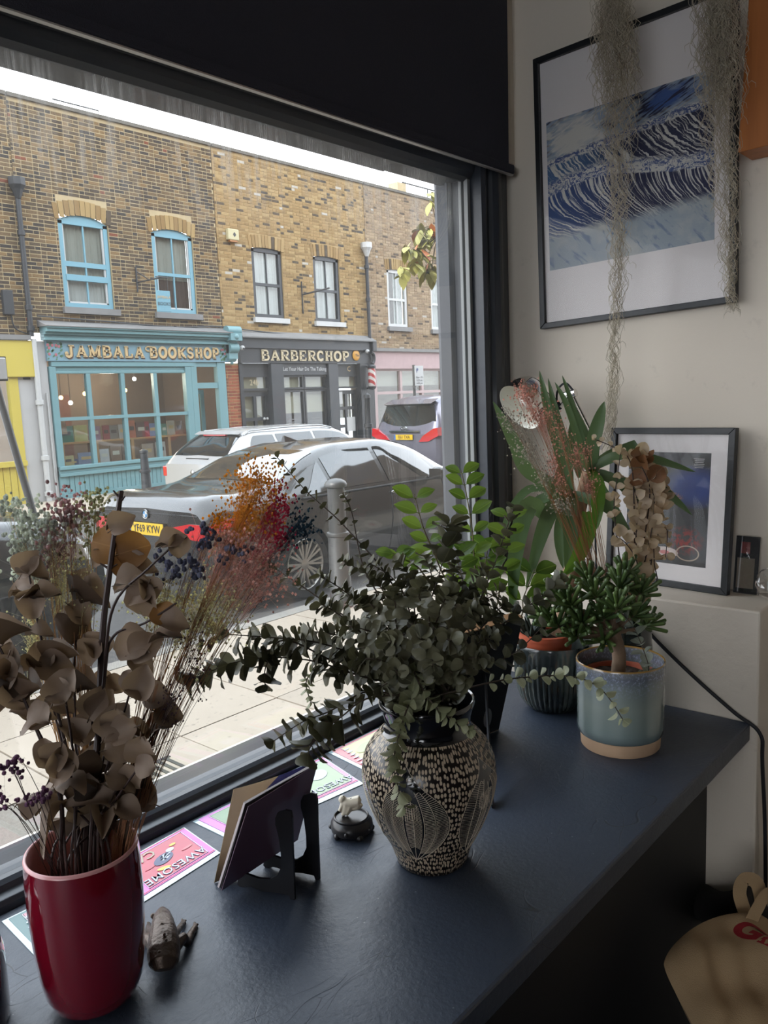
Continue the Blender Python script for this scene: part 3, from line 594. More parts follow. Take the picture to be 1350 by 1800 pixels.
for nm, bx, c in (('tan paper bag hanging high at the left of the bookshop window', (8.31, 8.52, FY+.14, FY+.26, 1.06, 1.36), (176, 142, 110)), ('brown cardboard box at the left end of the bookshop shelf', (8.31, 8.50, FY+.6, FY+.76, .60, 1.0), (168, 132, 96))):
    t = thing('paper_bag' if 'bag' in nm else 'cardboard_box', nm, 'bag' if 'bag' in nm else 'box', ((bx[0]+bx[1])/2, bx[2], bx[4])); m = plain('kraft_%d' % c[0], xs(*c), .8, var=.2)
    obj('body', MB().prism([(bx[0], bx[4]), (bx[1], bx[4]), (bx[1]-.03, bx[5]), (bx[0]+.03, bx[5])], (0, bx[2], 0), (1, 0, 0), (0, 0, 1), (0, bx[3]-bx[2], 0)), m, t)
    if 'bag' in nm: obj('handle', MB().tube([V((bx[0]+.05, bx[2]+.05, bx[5])), V((bx[0]+.1, bx[2]+.05, bx[5]+.16)), V((bx[1]-.05, bx[2]+.05, bx[5]))], .006, 5), m, t)
    else: obj('flap', MB().box(bx[0]+.02, bx[1]-.02, bx[2]-.003, bx[2]-.001, bx[4]+.2, bx[4]+.22), M_SHELFW, t)
def emit(name, col, s):
    n = N(name); n.t.links.new(n.n('ShaderNodeEmission', {0: (*col, 1), 1: s}).outputs[0], n.out.inputs[0]); return n.m
M_WARM = emit('warm_bulb', (1, .62, .16), 14); M_COOL = emit('white_bulb', (1, .97, .9), 16)
for lb, px, py, Y, m in (('warm pendant bulb at the left inside the bookshop', 107, 699, 17.0, M_WARM), ('white pendant bulb at the left inside the bookshop', 124, 708, 17.2, M_COOL), ('orange pendant bulb next to the first mullion in the bookshop', 149, 692, 17.4, M_WARM), ('warm pendant bulb beside the middle mullion in the bookshop', 220, 686, 17.0, M_WARM), ('white ceiling bulb high in the third pane of the bookshop', 236, 666, 17.4, M_COOL)):
    p = on_y(px, py, Y); t = thing('pendant_bulb', lb, 'lamp', p, 'bulbs inside the bookshop')
    obj('bulb', MB().ball(p, .045, 10, 8), m, t, smooth=True); obj('cord', MB().tube([p+V((0, 0, .04)), V((p.x, p.y, 2.75))], .006, 5), M_IRON, t)
# ---- hanging sign of the bookshop, its bracket
hs = thing('hanging_sign', 'small turquoise hanging sign on an iron bracket between the turquoise windows', 'sign', (10.45, FY, 4.0))
obj('board', MB().box(10.42, 10.76, FY-.62, FY-.59, 3.56, 4.0), M_TURQL, hs, bev=.006)
obj('bracket', MB().tube([V((10.35, FY-.02, 4.55)), V((10.35, FY-.02, 4.02))], .018, 6).tube([V((10.35, FY-.02, 4.22)), V((10.6, FY-.6, 4.28))], .015, 6).tube([V((10.35, FY-.02, 4.46)), V((10.47, FY-.3, 4.26))], .012, 6).tube([V((10.46, FY-.6, 4.28)), V((10.46, FY-.6, 4.0))], .006, 5).tube([V((10.72, FY-.6, 4.28)), V((10.72, FY-.6, 4.0))], .006, 5).tube([V((10.44, FY-.6, 4.28)), V((10.74, FY-.6, 4.28))], .012, 5), M_IRON, hs)
text('lettering', 'JAMBALA', .085, M_GOLD, hs, (10.59, FY-.625, 3.86), (1, 0, 0), (0, 0, 1)); text('lettering', 'BOOKS', .10, M_IRON, hs, (10.59, FY-.625, 3.72), (1, 0, 0), (0, 0, 1))
# ---- orange brick pier
pr = h2
pw = obj('red_brick_pier', MB().box(12.60, 13.01, FY-.02, FY+.2, PZ, 2.5), M_MORT2, pr)
wall_bricks(pw, 12.60, 13.01, PZ, 2.49, [], M_BRR, 220, 9, FY-.02)
# ---- barber shop
ba = h2
obj('lead_capping', MB().add([(12.98, FY-.28, 3.14), (17.86, FY-.28, 3.14), (17.86, FY, 3.30), (12.98, FY, 3.30), (12.98, FY-.28, 3.11), (17.86, FY-.28, 3.11), (17.86, FY, 3.11), (12.98, FY, 3.11)], [(0, 1, 2, 3), (4, 7, 6, 5), (4, 5, 1, 0), (5, 6, 2, 1), (7, 4, 0, 3)]), M_LEAD, ba)
obj('head_boarding', MB().box(13.0, 17.84, FY-.18, FY, 2.87, 3.11), M_BLACKF, ba)
fb = obj('fascia', MB().box(13.0, 17.84, FY-.12, FY, 2.51, 2.87), M_BLACKP, ba)
M_CREAM = plain('cream_letter', xs(238, 218, 178), .5, var=.04)
sign_letters('BARBERCHOP', 13.64, 16.84, 2.57, 2.83, FY-.122, M_CREAM, fb, None, .10)
lg = obj('round_logo', MB().ball((17.13, FY-.14, 2.73), .15, 24, 8, (1, .16, 1)), plain('amber_disc', xs(236, 168, 40), .4), fb, smooth=True); text('logo_word', 'The', .10, M_IRON, fb, (17.15, FY-.168, 2.73), (1, 0, 0), (0, 0, 1), .003, bold=.01)
lg['label'] = 'amber disc'
obj('side_stile', MB().box(12.99, 13.10, FY-.06, FY+.1, PZ, 2.51), M_BLACKP, ba); obj('pilaster', MB().box(13.98, 14.40, FY-.10, FY+.1, PZ, 2.51), M_BLACKF, ba, bev=.01); obj('pilaster', MB().box(16.05, 16.42, FY-.10, FY+.1, PZ, 2.51), M_BLACKF, ba, bev=.01); obj('end_pilaster', MB().box(17.30, 17.88, FY-.12, FY+.1, PZ, 2.51), M_BLACKP, ba, bev=.01)
obj('head_panel', MB().box(13.1, 13.98, FY+.03, FY+.1, 2.2, 2.51).box(16.42, 17.30, FY+.03, FY+.1, 2.2, 2.51), M_BLACKP, ba); cb = obj('slogan_board', MB().box(14.40, 16.05, FY-.04, FY+.1, 2.21, 2.51), M_BLACKF, ba)
text('slogan', 'Let Your Hair Do The Talking', .140, M_WHITE, cb, (15.22, FY-.045, 2.36), (1, 0, 0), (0, 0, 1), .004, sx=.92, bold=.012)
M_BLIND2 = plain('cream_room', xs(196, 188, 164), .8, var=.06); M_DKR = plain('barber_room', xs(40, 42, 44), .8, var=.3)
LI = lamp('bookshop_light', 'POINT', (10.2, FY+1.3, 2.2), 130, (1, .86, .68), shadow_soft_size=.15); LJ = lamp('barber_fill_light', 'POINT', (15.2, FY+.9, 2.1), 25, (1, .93, .82), shadow_soft_size=.15)  # unseen fill added behind the barber glass to brighten the blinds
obj('shop_room', MB().box(13.0, 17.8, FY+1.6, FY+1.65, PZ, 2.6), M_DKR, ba)
def win2(x0, x1, z0, z1, nx, nz, t=.05, y=FY+.02, name='window_frame', m=M_BLACKP, back=None):
    f = framed(ba, name, x0, x1, z0, z1, t, m, y, .07)
    for k in range(1, nx): c = x0+(x1-x0)*k/nx; obj('glazing_bar', MB().box(c-t*.4, c+t*.4, y, y+.05, z0+t, z1-t), m, f)
    for k in range(1, nz): c = z0+(z1-z0)*k/nz; obj('glazing_bar', MB().box(x0+t, x1-t, y+.002, y+.048, c-t*.4, c+t*.4), m, f)
    for i in range(nx):
        for k in range(nz): obj('pane', MB().box(x0+(x1-x0)*i/nx+t*.4, x0+(x1-x0)*(i+1)/nx-t*.4, y+.05, y+.054, z0+(z1-z0)*k/nz+t*.4, z0+(z1-z0)*(k+1)/nz-t*.4), M_SGLASS, f)
    if back: obj('blind_behind', MB().box(x0+t, x1-t, y+.12, y+.13, back[0], back[1]), M_BLIND2, f)
    return f
f = win2(13.10, 13.98, 1.84, 2.22, 1, 1, back=(1.86, 2.2)); text('number', '24b', .2, M_CREAM, f, (13.54, FY+.066, 2.03), (1, 0, 0), (0, 0, 1), .002)
win2(13.10, 13.98, PZ+.02, 1.80, 2, 3, .11, FY+.08, 'door', back=(.9, 1.7))
d1 = [o for o in ba.children if o.name.startswith('door')][0]
for x in (13.80, 13.90): obj('knob', MB().ball((x, FY+.06, 1.12), .035, 8, 6), M_WHITE, d1, smooth=True)
win2(14.40, 15.20, 1.84, 2.21, 1, 1, back=(1.86, 2.2)); win2(15.22, 16.05, 1.84, 2.21, 1, 1, back=(1.86, 2.2))
for a, c in ((14.40, 15.20), (15.22, 16.05)):
    f = win2(a, c, .05, 1.82, 1, 1, back=(1.22, 1.8))
    q = MB()
    for k in range(11): q.box(a+.16+.05*(k % 3), c-.18-.04*(k % 4), FY+.064, FY+.066, .30+.075*k, .318+.075*k)
    obj('price_lines', q, plain('white_vinyl', xs(170, 172, 172), .6), f)
obj('stall_panel', MB().box(14.40, 16.05, FY-.03, FY+.1, PZ, .06), M_BLACKP, ba)
f = win2(16.42, 17.30, 1.83, 2.2, 1, 1, back=(1.85, 2.19)); win2(16.46, 17.28, PZ+.02, 1.78, 2, 4, .11, FY+.08, 'door', back=(1.0, 1.7))
d2 = [o for o in ba.children if o.name.startswith('door')][1]
nq = obj('notice', MB().box(16.86, 17.20, FY+.072, FY+.076, .62, 1.02), M_WHITE, d2); obj('notice', MB().box(16.50, 16.72, FY+.072, FY+.076, 1.40, 1.74), M_WHITE, d2)
text('crescent', 'C', .2, M_GOLD, ba, (16.98, FY+.028, 2.36), (1, 0, 0), (0, 0, 1), .006, bold=.01)
bp = thing('barber_pole', 'red and white striped barber pole at the right end of the barber front', 'barber pole', (17.55, FY-.3, 1.8))
n = N('barber_stripes'); co = n.coord(); q = n.sep(co); f_ = n.math('FRACT', n.math('ADD', n.math('MULTIPLY', q[2], 5.2), n.math('MULTIPLY', q[0], 4.0)))
n.pbr(n.mix(n.math('GREATER_THAN', f_, .5), xs(222, 214, 206), xs(190, 54, 54)), .35)
obj('cylinder', MB().lathe([(.10, 0), (.105, .05), (.105, .47), (.10, .5)], (17.57, FY-.30, 1.86), 24), n.m, bp, smooth=True); obj('end_cap', MB().lathe([(.0, 0), (.12, 0), (.13, .06), (.1, .1), (0, .12)], (17.57, FY-.3, 2.36), 16), M_BLACKP, bp, smooth=True); obj('end_cap', MB().lathe([(0, -.1), (.09, -.08), (.12, -.02), (.12, .0), (0, 0)], (17.57, FY-.3, 1.86), 16), M_BLACKP, bp, smooth=True)
obj('wall_arm', MB().box(17.54, 17.60, FY-.3, FY-.1, 2.40, 2.44).box(17.54, 17.60, FY-.3, FY-.1, 1.79, 1.83), M_BLACKP, bp)
for lb, x, z in (('small white dome camera above the barber pole', 17.50, 2.84), ('small white dome camera beside the turquoise bracket', 12.98, 2.86)):
    t = thing('dome_camera', lb, 'camera', (x, FY-.2, z)); obj('dome', MB().ball((x, FY-.24, z), .06, 12, 8), M_WHITE, t, smooth=True); obj('mount', MB().box(x-.04, x+.04, FY-.21, FY-.12, z-.02, z+.05), M_BLACKP, t); obj('lens', MB().ball((x, FY-.29, z-.02), .025, 8, 6), M_BLACKP, t, smooth=True)
cs = h2; obj('scroll', MB().tube([V((17.70+.12*sin(a), FY-.2, 2.66+.2*cos(a)*.8)) for a in [k*.5 for k in range(7)]], .05, 8), M_BLACKP, cs, smooth=True)
obj('corbel_block', MB().box(17.72, 17.90, FY-.26, FY, 2.84, 3.16), M_BLACKP, cs, bev=.02)
# ---- pink shop
ps = h3
M_PINK = plain('pink_paint', xs(214, 188, 186), .5, var=.06); M_PINKW = plain('pink_weathered', xs(210, 178, 178), .6, var=.16, vscale=7)
obj('lead_capping', MB().box(17.90, 24.4, FY-.2, FY, 2.86, 2.95), M_LEAD, ps); obj('fascia', MB().box(17.90, 24.4, FY-.12, FY, 2.36, 2.86), M_PINKW, ps)
fp = obj('window_frame', MB().box(17.90, 18.06, FY-.06, FY+.05, PZ, 2.36).box(18.06, 24.4, FY-.02, FY+.05, 2.30, 2.36).box(18.06, 24.4, FY-.08, FY+.05, .35, .5).box(18.06, 24.4, FY, FY+.05, PZ, .35), M_PINK, ps)
for k in range(6): obj('mullion', MB().box(19.14+k*1.04, 19.24+k*1.04, FY-.04, FY+.05, .5, 2.30), M_PINK, fp)
obj('transom', MB().box(18.06, 24.4, FY-.045, FY+.04, 1.62, 1.70), M_PINK, fp)
for k in range(6):
    for a, c in ((.5, 1.62), (1.70, 2.30)): obj('pane', MB().box(18.07+k*1.05, 19.12+k*1.05, FY+.02, FY+.024, a, c), M_SGLASS, fp)
M_PBL = plain('roller_blind_cream', xs(202, 196, 182), .8, var=.05)
obj('roller_blinds', MB().box(18.06, 24.4, FY+.12, FY+.13, 1.86, 2.32), M_PBL, ps); obj('shop_room', MB().box(18.0, 24.4, FY+.9, FY+.95, PZ, 2.4), plain('pink_shop_room', xs(150, 142, 128), .9), ps)
# ---- yellow shop and white wall
ys = h0
M_YEL = plain('yellow_paint', xs(232, 210, 96), .45, var=.05, vscale=3)
obj('lead_capping', MB().box(4.6, 7.80, FY-.16, FY, 2.93, 3.02), M_LEAD, ys); obj('fascia', MB().box(4.6, 7.83, FY-.12, FY, 2.22, 2.92), M_YEL, ys, bev=.01)
obj('window_stile', MB().box(7.32, 7.50, FY-.06, FY+.06, PZ, 2.22), M_YEL, ys); obj('sill', MB().box(4.6, 7.50, FY-.12, FY+.06, .50, .60), M_YEL, ys)
x = 4.6
while x < 7.3: obj('board', MB().box(x+.004, x+.13, FY-.05, FY, PZ, .50), M_YEL, ys, bev=.006, seg=1); x += .135
obj('pane', MB().box(4.6, 7.32, FY+.02, FY+.024, .60, 2.22), M_SGLASS, ys); obj('shop_room', MB().box(4.6, 7.4, FY+.9, FY+.95, PZ, 2.3), M_DKR, ys)
ww = h0
obj('render_strip', MB().box(7.50, 8.13, FY-.03, FY+.1, PZ, 2.92), plain('white_render', xs(216, 214, 212), .8, var=.06, vscale=4, bump=.2, bscale=30), ww)
obj('vent', MB().box(7.62, 7.76, FY-.045, FY-.03, 2.17, 2.21), M_IRON, ww); obj('conduit', MB().tube([V((8.06, FY-.05, PZ)), V((8.06, FY-.05, 1.9))], .018, 6), M_WHITE, ww)
# ---- pipes, boxes, cables
def pipe(name, label, x, z0, z1, r, mat, collars, hopper=None):
    t = thing(name, label, 'pipe', (x, FY-.1, z0)); obj('pipe', MB().tube([V((x, FY-.10, z0)), V((x, FY-.10, z1))], r, 12), mat, t, smooth=True)
    for z in collars: obj('collar', MB().lathe([(r, -.05), (r*1.45, -.045), (r*1.45, .045), (r, .05)], (x, FY-.10, z), 12), mat, t, smooth=True)
    if hopper: obj('hopper', MB().lathe([(r, -.24), (r*1.6, -.16), (r*2.2, -.08), (r*3.2, .0), (r*3.2, .14), (r*2.8, .14), (r*2.6, .05), (0, .03)], (x, FY-.12, z1), 8), hopper, t)
pipe('downpipe', 'black iron downpipe with a hopper at the left end of the far terrace', 7.84, 3.0, 5.82, .05, M_IRON, (4.95, 3.55, 3.15), M_IRON)
pipe('downpipe', 'white painted downpipe on the white wall beside the yellow shop', 7.87, PZ, 2.95, .055, M_WHITE, (1.72, .62, -.1))
pipe('downpipe', 'dark downpipe under a white hopper right of the dark windows', 17.78, 3.1, 5.72, .05, M_IRON, (5.2, 4.3), M_WHITE)
ab = thing('alarm_box', 'cream alarm box on the brickwork above the first dark window', 'alarm', (13.04, FY, 5.5))
obj('case', MB().box(12.88, 13.21, FY-.11, FY-.01, 5.40, 5.66), plain('cream_plastic', xs(228, 216, 170), .4), ab, bev=.02); obj('lamp_strip', MB().box(12.93, 13.16, FY-.10, FY-.03, 5.36, 5.40), plain('amber_strip', xs(196, 130, 70), .4), ab); obj('emblem', MB().prism([(0, .06), (.05, 0), (0, -.06), (-.05, 0)], (13.07, FY-.111, 5.53), (1, 0, 0), (0, 0, 1), (0, -.002, 0)), M_IRON, ab)
jb = thing('junction_box', 'grey cable junction box beside the black downpipe', 'box', (7.45, FY, 3.6)); obj('case', MB().box(7.36, 7.56, FY-.1, FY-.01, 3.40, 3.86), M_IRON, jb, bev=.01); obj('cable', MB().tube(spline([V((7.5, FY-.05, 3.40)), V((7.56, FY-.05, 3.15)), V((7.8, FY-.05, 3.05))]), .014, 6), M_IRON, jb)
cb2 = thing('sagging_cable', 'thin black cable looped along the top of the bookshop cornice', 'cable', (10, FY-.1, 3.4)); obj('cable', MB().tube(spline([V((8.0, FY-.08, 3.40)), V((9.4, FY-.08, 3.36)), V((11.2, FY-.08, 3.30)), V((12.4, FY-.08, 3.36)), V((13.4, FY-.08, 3.30)), V((15.6, FY-.08, 3.20)), V((17.6, FY-.1, 3.22))]), .014, 6), M_IRON, cb2); obj('clip', MB().box(11.2, 11.24, FY-.1, FY-.05, 3.27, 3.33), M_IRON, cb2)
ib = thing('iron_bracket', 'empty iron sign bracket between the two dark windows', 'bracket', (15.28, FY, 4.2)); obj('wall_bar', MB().tube([V((15.28, FY-.02, 4.62)), V((15.28, FY-.02, 3.80))], .018, 6), M_IRON, ib); obj('arm', MB().tube([V((15.28, FY-.02, 4.28)), V((15.62, FY-.7, 4.40))], .022, 6), M_IRON, ib)
# roof line things behind the parapet
ch = thing('chimney_stub', 'low cream chimney block behind the parapet of the yellow brick house', 'chimney', (15.3, 17, 7.5)); obj('stack', MB().box(15.9, 16.5, 17.2, 17.7, 7.0, 7.95), plain('cream_render', xs(216, 196, 156), .9), ch); obj('cap', MB().box(15.85, 16.55, 17.15, 17.75, 7.95, 8.02), M_STONE, ch)
rb = thing('roof_block', 'pale rendered roof block behind the parapet near the right jamb', 'building', (23, 18.5, 7)); obj('block', MB().box(22.2, 25.5, 18.2, 20, 6.5, 8.35), MATS['cream_render'], rb); obj('pier', MB().box(22.1, 22.55, 18.1, 18.5, 6.5, 8.65), MATS['cream_render'], rb); obj('rail', MB().tube([V((22.6, 18.3, 8.75)), V((25.5, 18.3, 8.75))], .025, 6).tube([V((24, 18.3, 8.3)), V((24, 18.3, 8.75))], .02, 6), M_IRON, rb)
an = thing('roof_rail', 'thin metal rail standing on the parapet at upper left', 'rail', (9.5, 16.2, 7.5)); obj('rail', MB().tube([V((8.9, 16.1, 7.7)), V((9.9, 16.1, 7.7)), V((9.9, 16.1, 7.5))], .015, 5), M_IRON, an)
# ================================================================== cars
def car_section(st, x):
    """values of the section at x, eased between stations"""
    for a, b in zip(st[:-1], st[1:]):
        if a[0] <= x <= b[0]: break
    i = st.index(a); p = st[max(i-1, 0)]; q = st[min(i+2, len(st)-1)]; h = b[0]-a[0]; t = (x-a[0])/h; o = []
    for k in range(1, len(a)):
        d = (b[k]-a[k])/h; m0 = d if p is a else (d+(a[k]-p[k])/(a[0]-p[0]))/2; m1 = d if q is b else (d+(q[k]-b[k])/(q[0]-b[0]))/2
        if d*m0 <= 0: m0 = 0
        if d*m1 <= 0: m1 = 0
        o.append((2*t**3-3*t*t+1)*a[k]+(t**3-2*t*t+t)*h*m0+(-2*t**3+3*t*t)*b[k]+(t**3-t*t)*h*m1)
    return o
def half(st, x):
    zb, wb, zm, wm, zs, ws, zr, wr, zt = car_section(st, x)
    return [(0, zb), (wb*.92, zb), (wb, zb+.07), ((wb*.35+wm*.65), zb*.4+zm*.6), (wm, zm), ((wm*.6+ws*.4)+.004, zm*.35+zs*.65), (ws, zs), (ws*.62+wr*.38+.006, zs*.62+zr*.38), (ws*.25+wr*.75+.006, zs*.25+zr*.75), (wr, zr), (wr*.86, zr*.45+zt*.55), (wr*.5, zt-.012), (0, zt)]
def side_pt(st, x, f):   # f 0..1 from belt to roof edge
    h = half(st, x); seg = h[6:10]; k = min(int(f*3), 2); t = f*3-k
    return (seg[k][0]*(1-t)+seg[k+1][0]*t, seg[k][1]*(1-t)+seg[k+1][1]*t)
def top_pt(st, x, s):    # s -1..1 across the top
    h = half(st, x)[9:]; a = abs(s); k = min(int((1-a)*3), 2); t = (1-a)*3-k
    return ((h[k][0]*(1-t)+h[k+1][0]*t)*(1 if s >= 0 else -1), h[k][1]*(1-t)+h[k+1][1]*t)
def low_pt(st, x, f):    # f 0..1 from widest line to belt
    h = half(st, x); seg = h[4:7]; k = min(int(f*2), 1); t = f*2-k
    return (seg[k][0]*(1-t)+seg[k+1][0]*t, seg[k][1]*(1-t)+seg[k+1][1]*t)
M_TYRE = plain('tyre_rubber', xs(34, 34, 35), .8); M_RIM = plain('alloy_rim', xs(190, 186, 178), .3, .7); M_RIMD = plain('alloy_dark', xs(46, 46, 48), .45, .5)
M_CGLASS = plain('car_window_glass', xs(30, 33, 34), .04, 0, var=.25, vscale=2.5, **{'Coat Weight': 1.0}); M_TRIMB = plain('black_trim', xs(24, 24, 26), .4); M_CHROME = plain('chrome', xs(210, 210, 210), .12, 1.0, var=.02)
M_TAIL = plain('red_tail_light', xs(214, 26, 34), .12, var=.2, vscale=14, **{'Coat Weight': 1.0}); M_PLATE = plain('yellow_plate', xs(250, 205, 20), .4, var=.03)
M_BLACKTXT = plain('plate_text', xs(30, 28, 20), .5)
def wheel(root, cx, cy, cz, r, side, spokes=10):
    """tyre with sub-parts: rim barrel, spokes, hub"""
    def turn(mb): q = MB(); q.f, q.mi = mb.f, mb.mi; q.v = [(cx+x, cy+side*z, cz+y) for x, y, z in mb.v]; return q
    t = obj('tyre', turn(MB().lathe([(r*.70, .085), (r*.74, .11), (r*.93, .115), (r, .085), (r, -.085), (r*.93, -.11), (r*.70, -.1)], (0, 0, 0), 36)), M_TYRE, root, smooth=True)
    obj('rim', turn(MB().lathe([(r*.70, .085), (r*.73, .105), (r*.70, .10), (r*.66, .06), (r*.64, -.05), (0, -.06)], (0, 0, 0), 36)), M_RIMD, t, smooth=True)
    obj('rim_edge', turn(MB().lathe([(r*.735, .108), (r*.715, .115), (r*.685, .102), (r*.68, .09)], (0, 0, 0), 36)), M_RIM, t, smooth=True)
    mb = MB()
    for k in range(spokes):
        for da in (-.10, .10):
            a = 2*pi*k/spokes+da*.3; b = 2*pi*k/spokes+da*1.25
            p, q = V((cos(a)*r*.10, sin(a)*r*.10, .085)), V((cos(b)*r*.70, sin(b)*r*.70, .10)); d = (q-p); n = V((-d.y, d.x, 0)).normalized()*r*.031
            mb.obox((p+q)/2, d/2, n, (0, 0, .012))
    obj('spokes', turn(mb), M_RIM, t); obj('hub', turn(MB().lathe([(r*.16, .085), (r*.15, .10), (r*.06, .105), (0, .105)], (0, 0, 0), 20)), M_RIM, t, smooth=True)
def car(name, label, x0, yc, st, paint, wheels, wr, glass, tail=None, group=None):
    root = thing(name, label, 'car', (x0, yc, RZ)); P = lambda x, y, z: (x0+x, yc+y, RZ+z)
    Lc = st[-1][0]; xs = []; n = 44
    for k in range(n+1): xs.append(Lc*k/n)
    xs = sorted(set(xs+[st[1][0]*.4, st[1][0]*.75, Lc-.04]))
    vs = []; fs = []; H = len(half(st, 0)); ring = 2*H-2
    for x in xs:
        h = half(st, x); pts = [(y, z) for y, z in h]+[(-y, z) for y, z in reversed(h[1:-1])]; vs += [P(x, y, z) for y, z in pts]
    for i in range(len(xs)-1):
        for k in range(ring): fs.append((i*ring+k, i*ring+(k+1) % ring, (i+1)*ring+(k+1) % ring, (i+1)*ring+k))
    fs += [tuple(range(ring)), tuple((len(xs)-1)*ring+k for k in range(ring-1, -1, -1))]
    body = obj('body', MB().add(vs, fs), paint, root, True, 50)
    cut = MB()
    for wx in wheels:
        for s in (-1, 1):
            q = MB().lathe([(0, -.30), (wr*1.09, -.30), (wr*1.09, .30), (0, .30)], (0, 0, 0), 32)
            cut.add([P(wx+a, s*.86+c, wr+b) for a, b, c in q.v], q.f)
    co_ = obj('cut', cut, M_TRIMB)
    bm = bmesh.new(); bm.from_mesh(co_.data); bmesh.ops.remove_doubles(bm, verts=bm.verts, dist=1e-5); bmesh.ops.recalc_face_normals(bm, faces=bm.faces); bm.to_mesh(co_.data); bm.free()
    bm = bmesh.new(); bm.from_mesh(body.data); bmesh.ops.recalc_face_normals(bm, faces=bm.faces); bm.to_mesh(body.data); bm.free()
    md = body.modifiers.new('b', 'BOOLEAN'); md.operation = 'DIFFERENCE'; md.object = co_; md.solver = 'EXACT'
    dg = bpy.context.evaluated_depsgraph_get(); me = bpy.data.meshes.new_from_object(body.evaluated_get(dg)); body.modifiers.clear(); body.data = me
    bpy.data.objects.remove(co_)
    for wx in wheels:
        for s in (-1, 1): wheel(root, x0+wx, yc+s*.80, RZ+wr, wr, s)
    g = glass
    for s in (-1, 1):
        for nm, (a, b, f0, f1, ta, tb) in g['side']:   # x range, lower and upper fraction, taper at the rear and at the front
            def fn(u, v, a=a, b=b, f0=f0, f1=f1, ta=ta, tb=tb, s=s):
                x = a+(b-a)*u; top = f1
                if ta and x < a+ta: top = f0+(f1-f0)*max(.02, (x-a)/ta)
                if tb and x > b-tb: top = f0+(f1-f0)*max(.02, (b-x)/tb)
                y, z = side_pt(st, x, f0+(top-f0)*v); return P(x, s*(y+.006), z)
            obj(nm, MB().grid(fn, 16, 4), M_CGLASS, root, True, 180)
    for nm, (a, b, w0, w1) in g['top']:
        obj(nm, MB().grid(lambda u, v: (lambda x, s: P(x-.003 if a < Lc/2 else x+.003, top_pt(st, x, s)[0], top_pt(st, x, s)[1]+.006))(a+(b-a)*u, (v*2-1)*(w0+(w1-w0)*u)), 12, 12), M_CGLASS, root, True, 180)
    if 'line' in g:  # bright line round the side windows
        for s in (-1, 1):
            a, b = g['line']; pts = []
            for k in range(13): x = a+(b-a)*k/12; y, z = side_pt(st, x, .0); pts.append(V(P(x, s*(y+.004), z+.012)))
            obj('waist_trim', MB().tube(pts, .011, 6), M_TRIMB, root, True)
    for s in (-1, 1):
        mx_, mz = g['mirror']; y, z = side_pt(st, mx_, .05); c = V(P(mx_, s*(y+.13), z+.06))
        m = obj('door_mirror', MB().ball(c, .10, 12, 8, (.75, 1.05, .75)), paint, root, True, 180); obj('mirror_glass', MB().obox(c+V((-.07, 0, 0)), (.004, 0, 0), (0, .08, 0), (0, 0, .055)), M_CHROME, m); obj('mirror_arm', MB().tube([c-V((0, s*.14, .05)), c-V((0, s*.06, .03))], .022, 6), M_TRIMB, m)
        for hx in g['handles']:
            y, z = low_pt(st, hx, .72); c = V(P(hx, s*(y+.018), z)); obj('door_handle', MB().ball(c, .10, 12, 6, (1, .18, .22)), M_CHROME if paint.name != 'estate_silver' else paint, root, True, 180)
        for dx in g['doors']:
            pts = []
            for f in (0, .25, .5, .75, 1): y, z = low_pt(st, dx+.02*f, f); pts.append(V(P(dx+.03*f, s*(y+.001), z)))
            h = half(st, dx); pts = [V(P(dx, s*(h[2][0]+.001), h[2][1])), V(P(dx, s*(h[3][0]+.002), h[3][1]))]+pts; obj('door_gap', MB().tube(pts, .006, 5), M_TRIMB, root)
    return root, P
def rear_text(nm, s, size, mat, parent, P, y, z, x=-.012, **k): return text(nm, s, size, mat, parent, P(x, y, z), (0, -1, 0), (0, 0, 1), **k)
def plate(root, P, y, z, s, x=-.02):
    p = obj('number_plate', MB().box(P(x, 0, 0)[0]-.008, P(x, 0, 0)[0], P(0, y-.26, 0)[1], P(0, y+.26, 0)[1], P(0, 0, z-.056)[2], P(0, 0, z+.056)[2]), M_PLATE, root)
    rear_text('plate_letters', s, .098, M_BLACKTXT, p, P, y-.02, z, x-.0095, sx=.86, depth=.001, bold=.012)
    obj('country_strip', MB().box(P(x, 0, 0)[0]-.0095, P(x, 0, 0)[0]-.0082, P(0, y+.215, 0)[1], P(0, y+.258, 0)[1], P(0, 0, z-.055)[2], P(0, 0, z+.055)[2]), plain('plate_blue', xs(50, 120, 200), .4), p)
def paint_mat(name, col, rough=.22, metal=.55):
    n = N(name); co = n.coord(); fl = n.noise(co, 900, 2)
    n.pbr(n.mix(fl, tuple(x*.85 for x in col), tuple(min(1, x*1.15) for x in col)), rough, metal, None, **{'Coat Weight': .6, 'Coat Roughness': .03}); return n.m
SAL = [(0.0, .36, .70, .62, .82, .87, .80, .97, .70, 1.00), (.10, .28, .82, .62, .905, .91, .86, 1.07, .72, 1.10), (.50, .22, .86, .62, .93, .95, .885, 1.09, .73, 1.12), (.95, .20, .87, .62, .935, .97, .885, 1.13, .71, 1.155), (1.50, .20, .87, .62, .935, .97, .885, 1.33, .62, 1.375), (2.05, .20, .87, .62, .935, .96, .885, 1.43, .58, 1.478), (2.75, .20, .87, .62, .935, .95, .885, 1.43, .59, 1.478), (3.25, .20, .87, .62, .935, .94, .885, 1.33, .62, 1.38), (3.90, .20, .87, .60, .93, .92, .885, 1.02, .74, 1.05), (4.40, .20, .86, .58, .92, .87, .87, .95, .72, .985), (4.76, .22, .78, .52, .85, .76, .80, .83, .62, .85), (4.94, .28, .6, .46, .66, .58, .62, .64, .5, .66)]
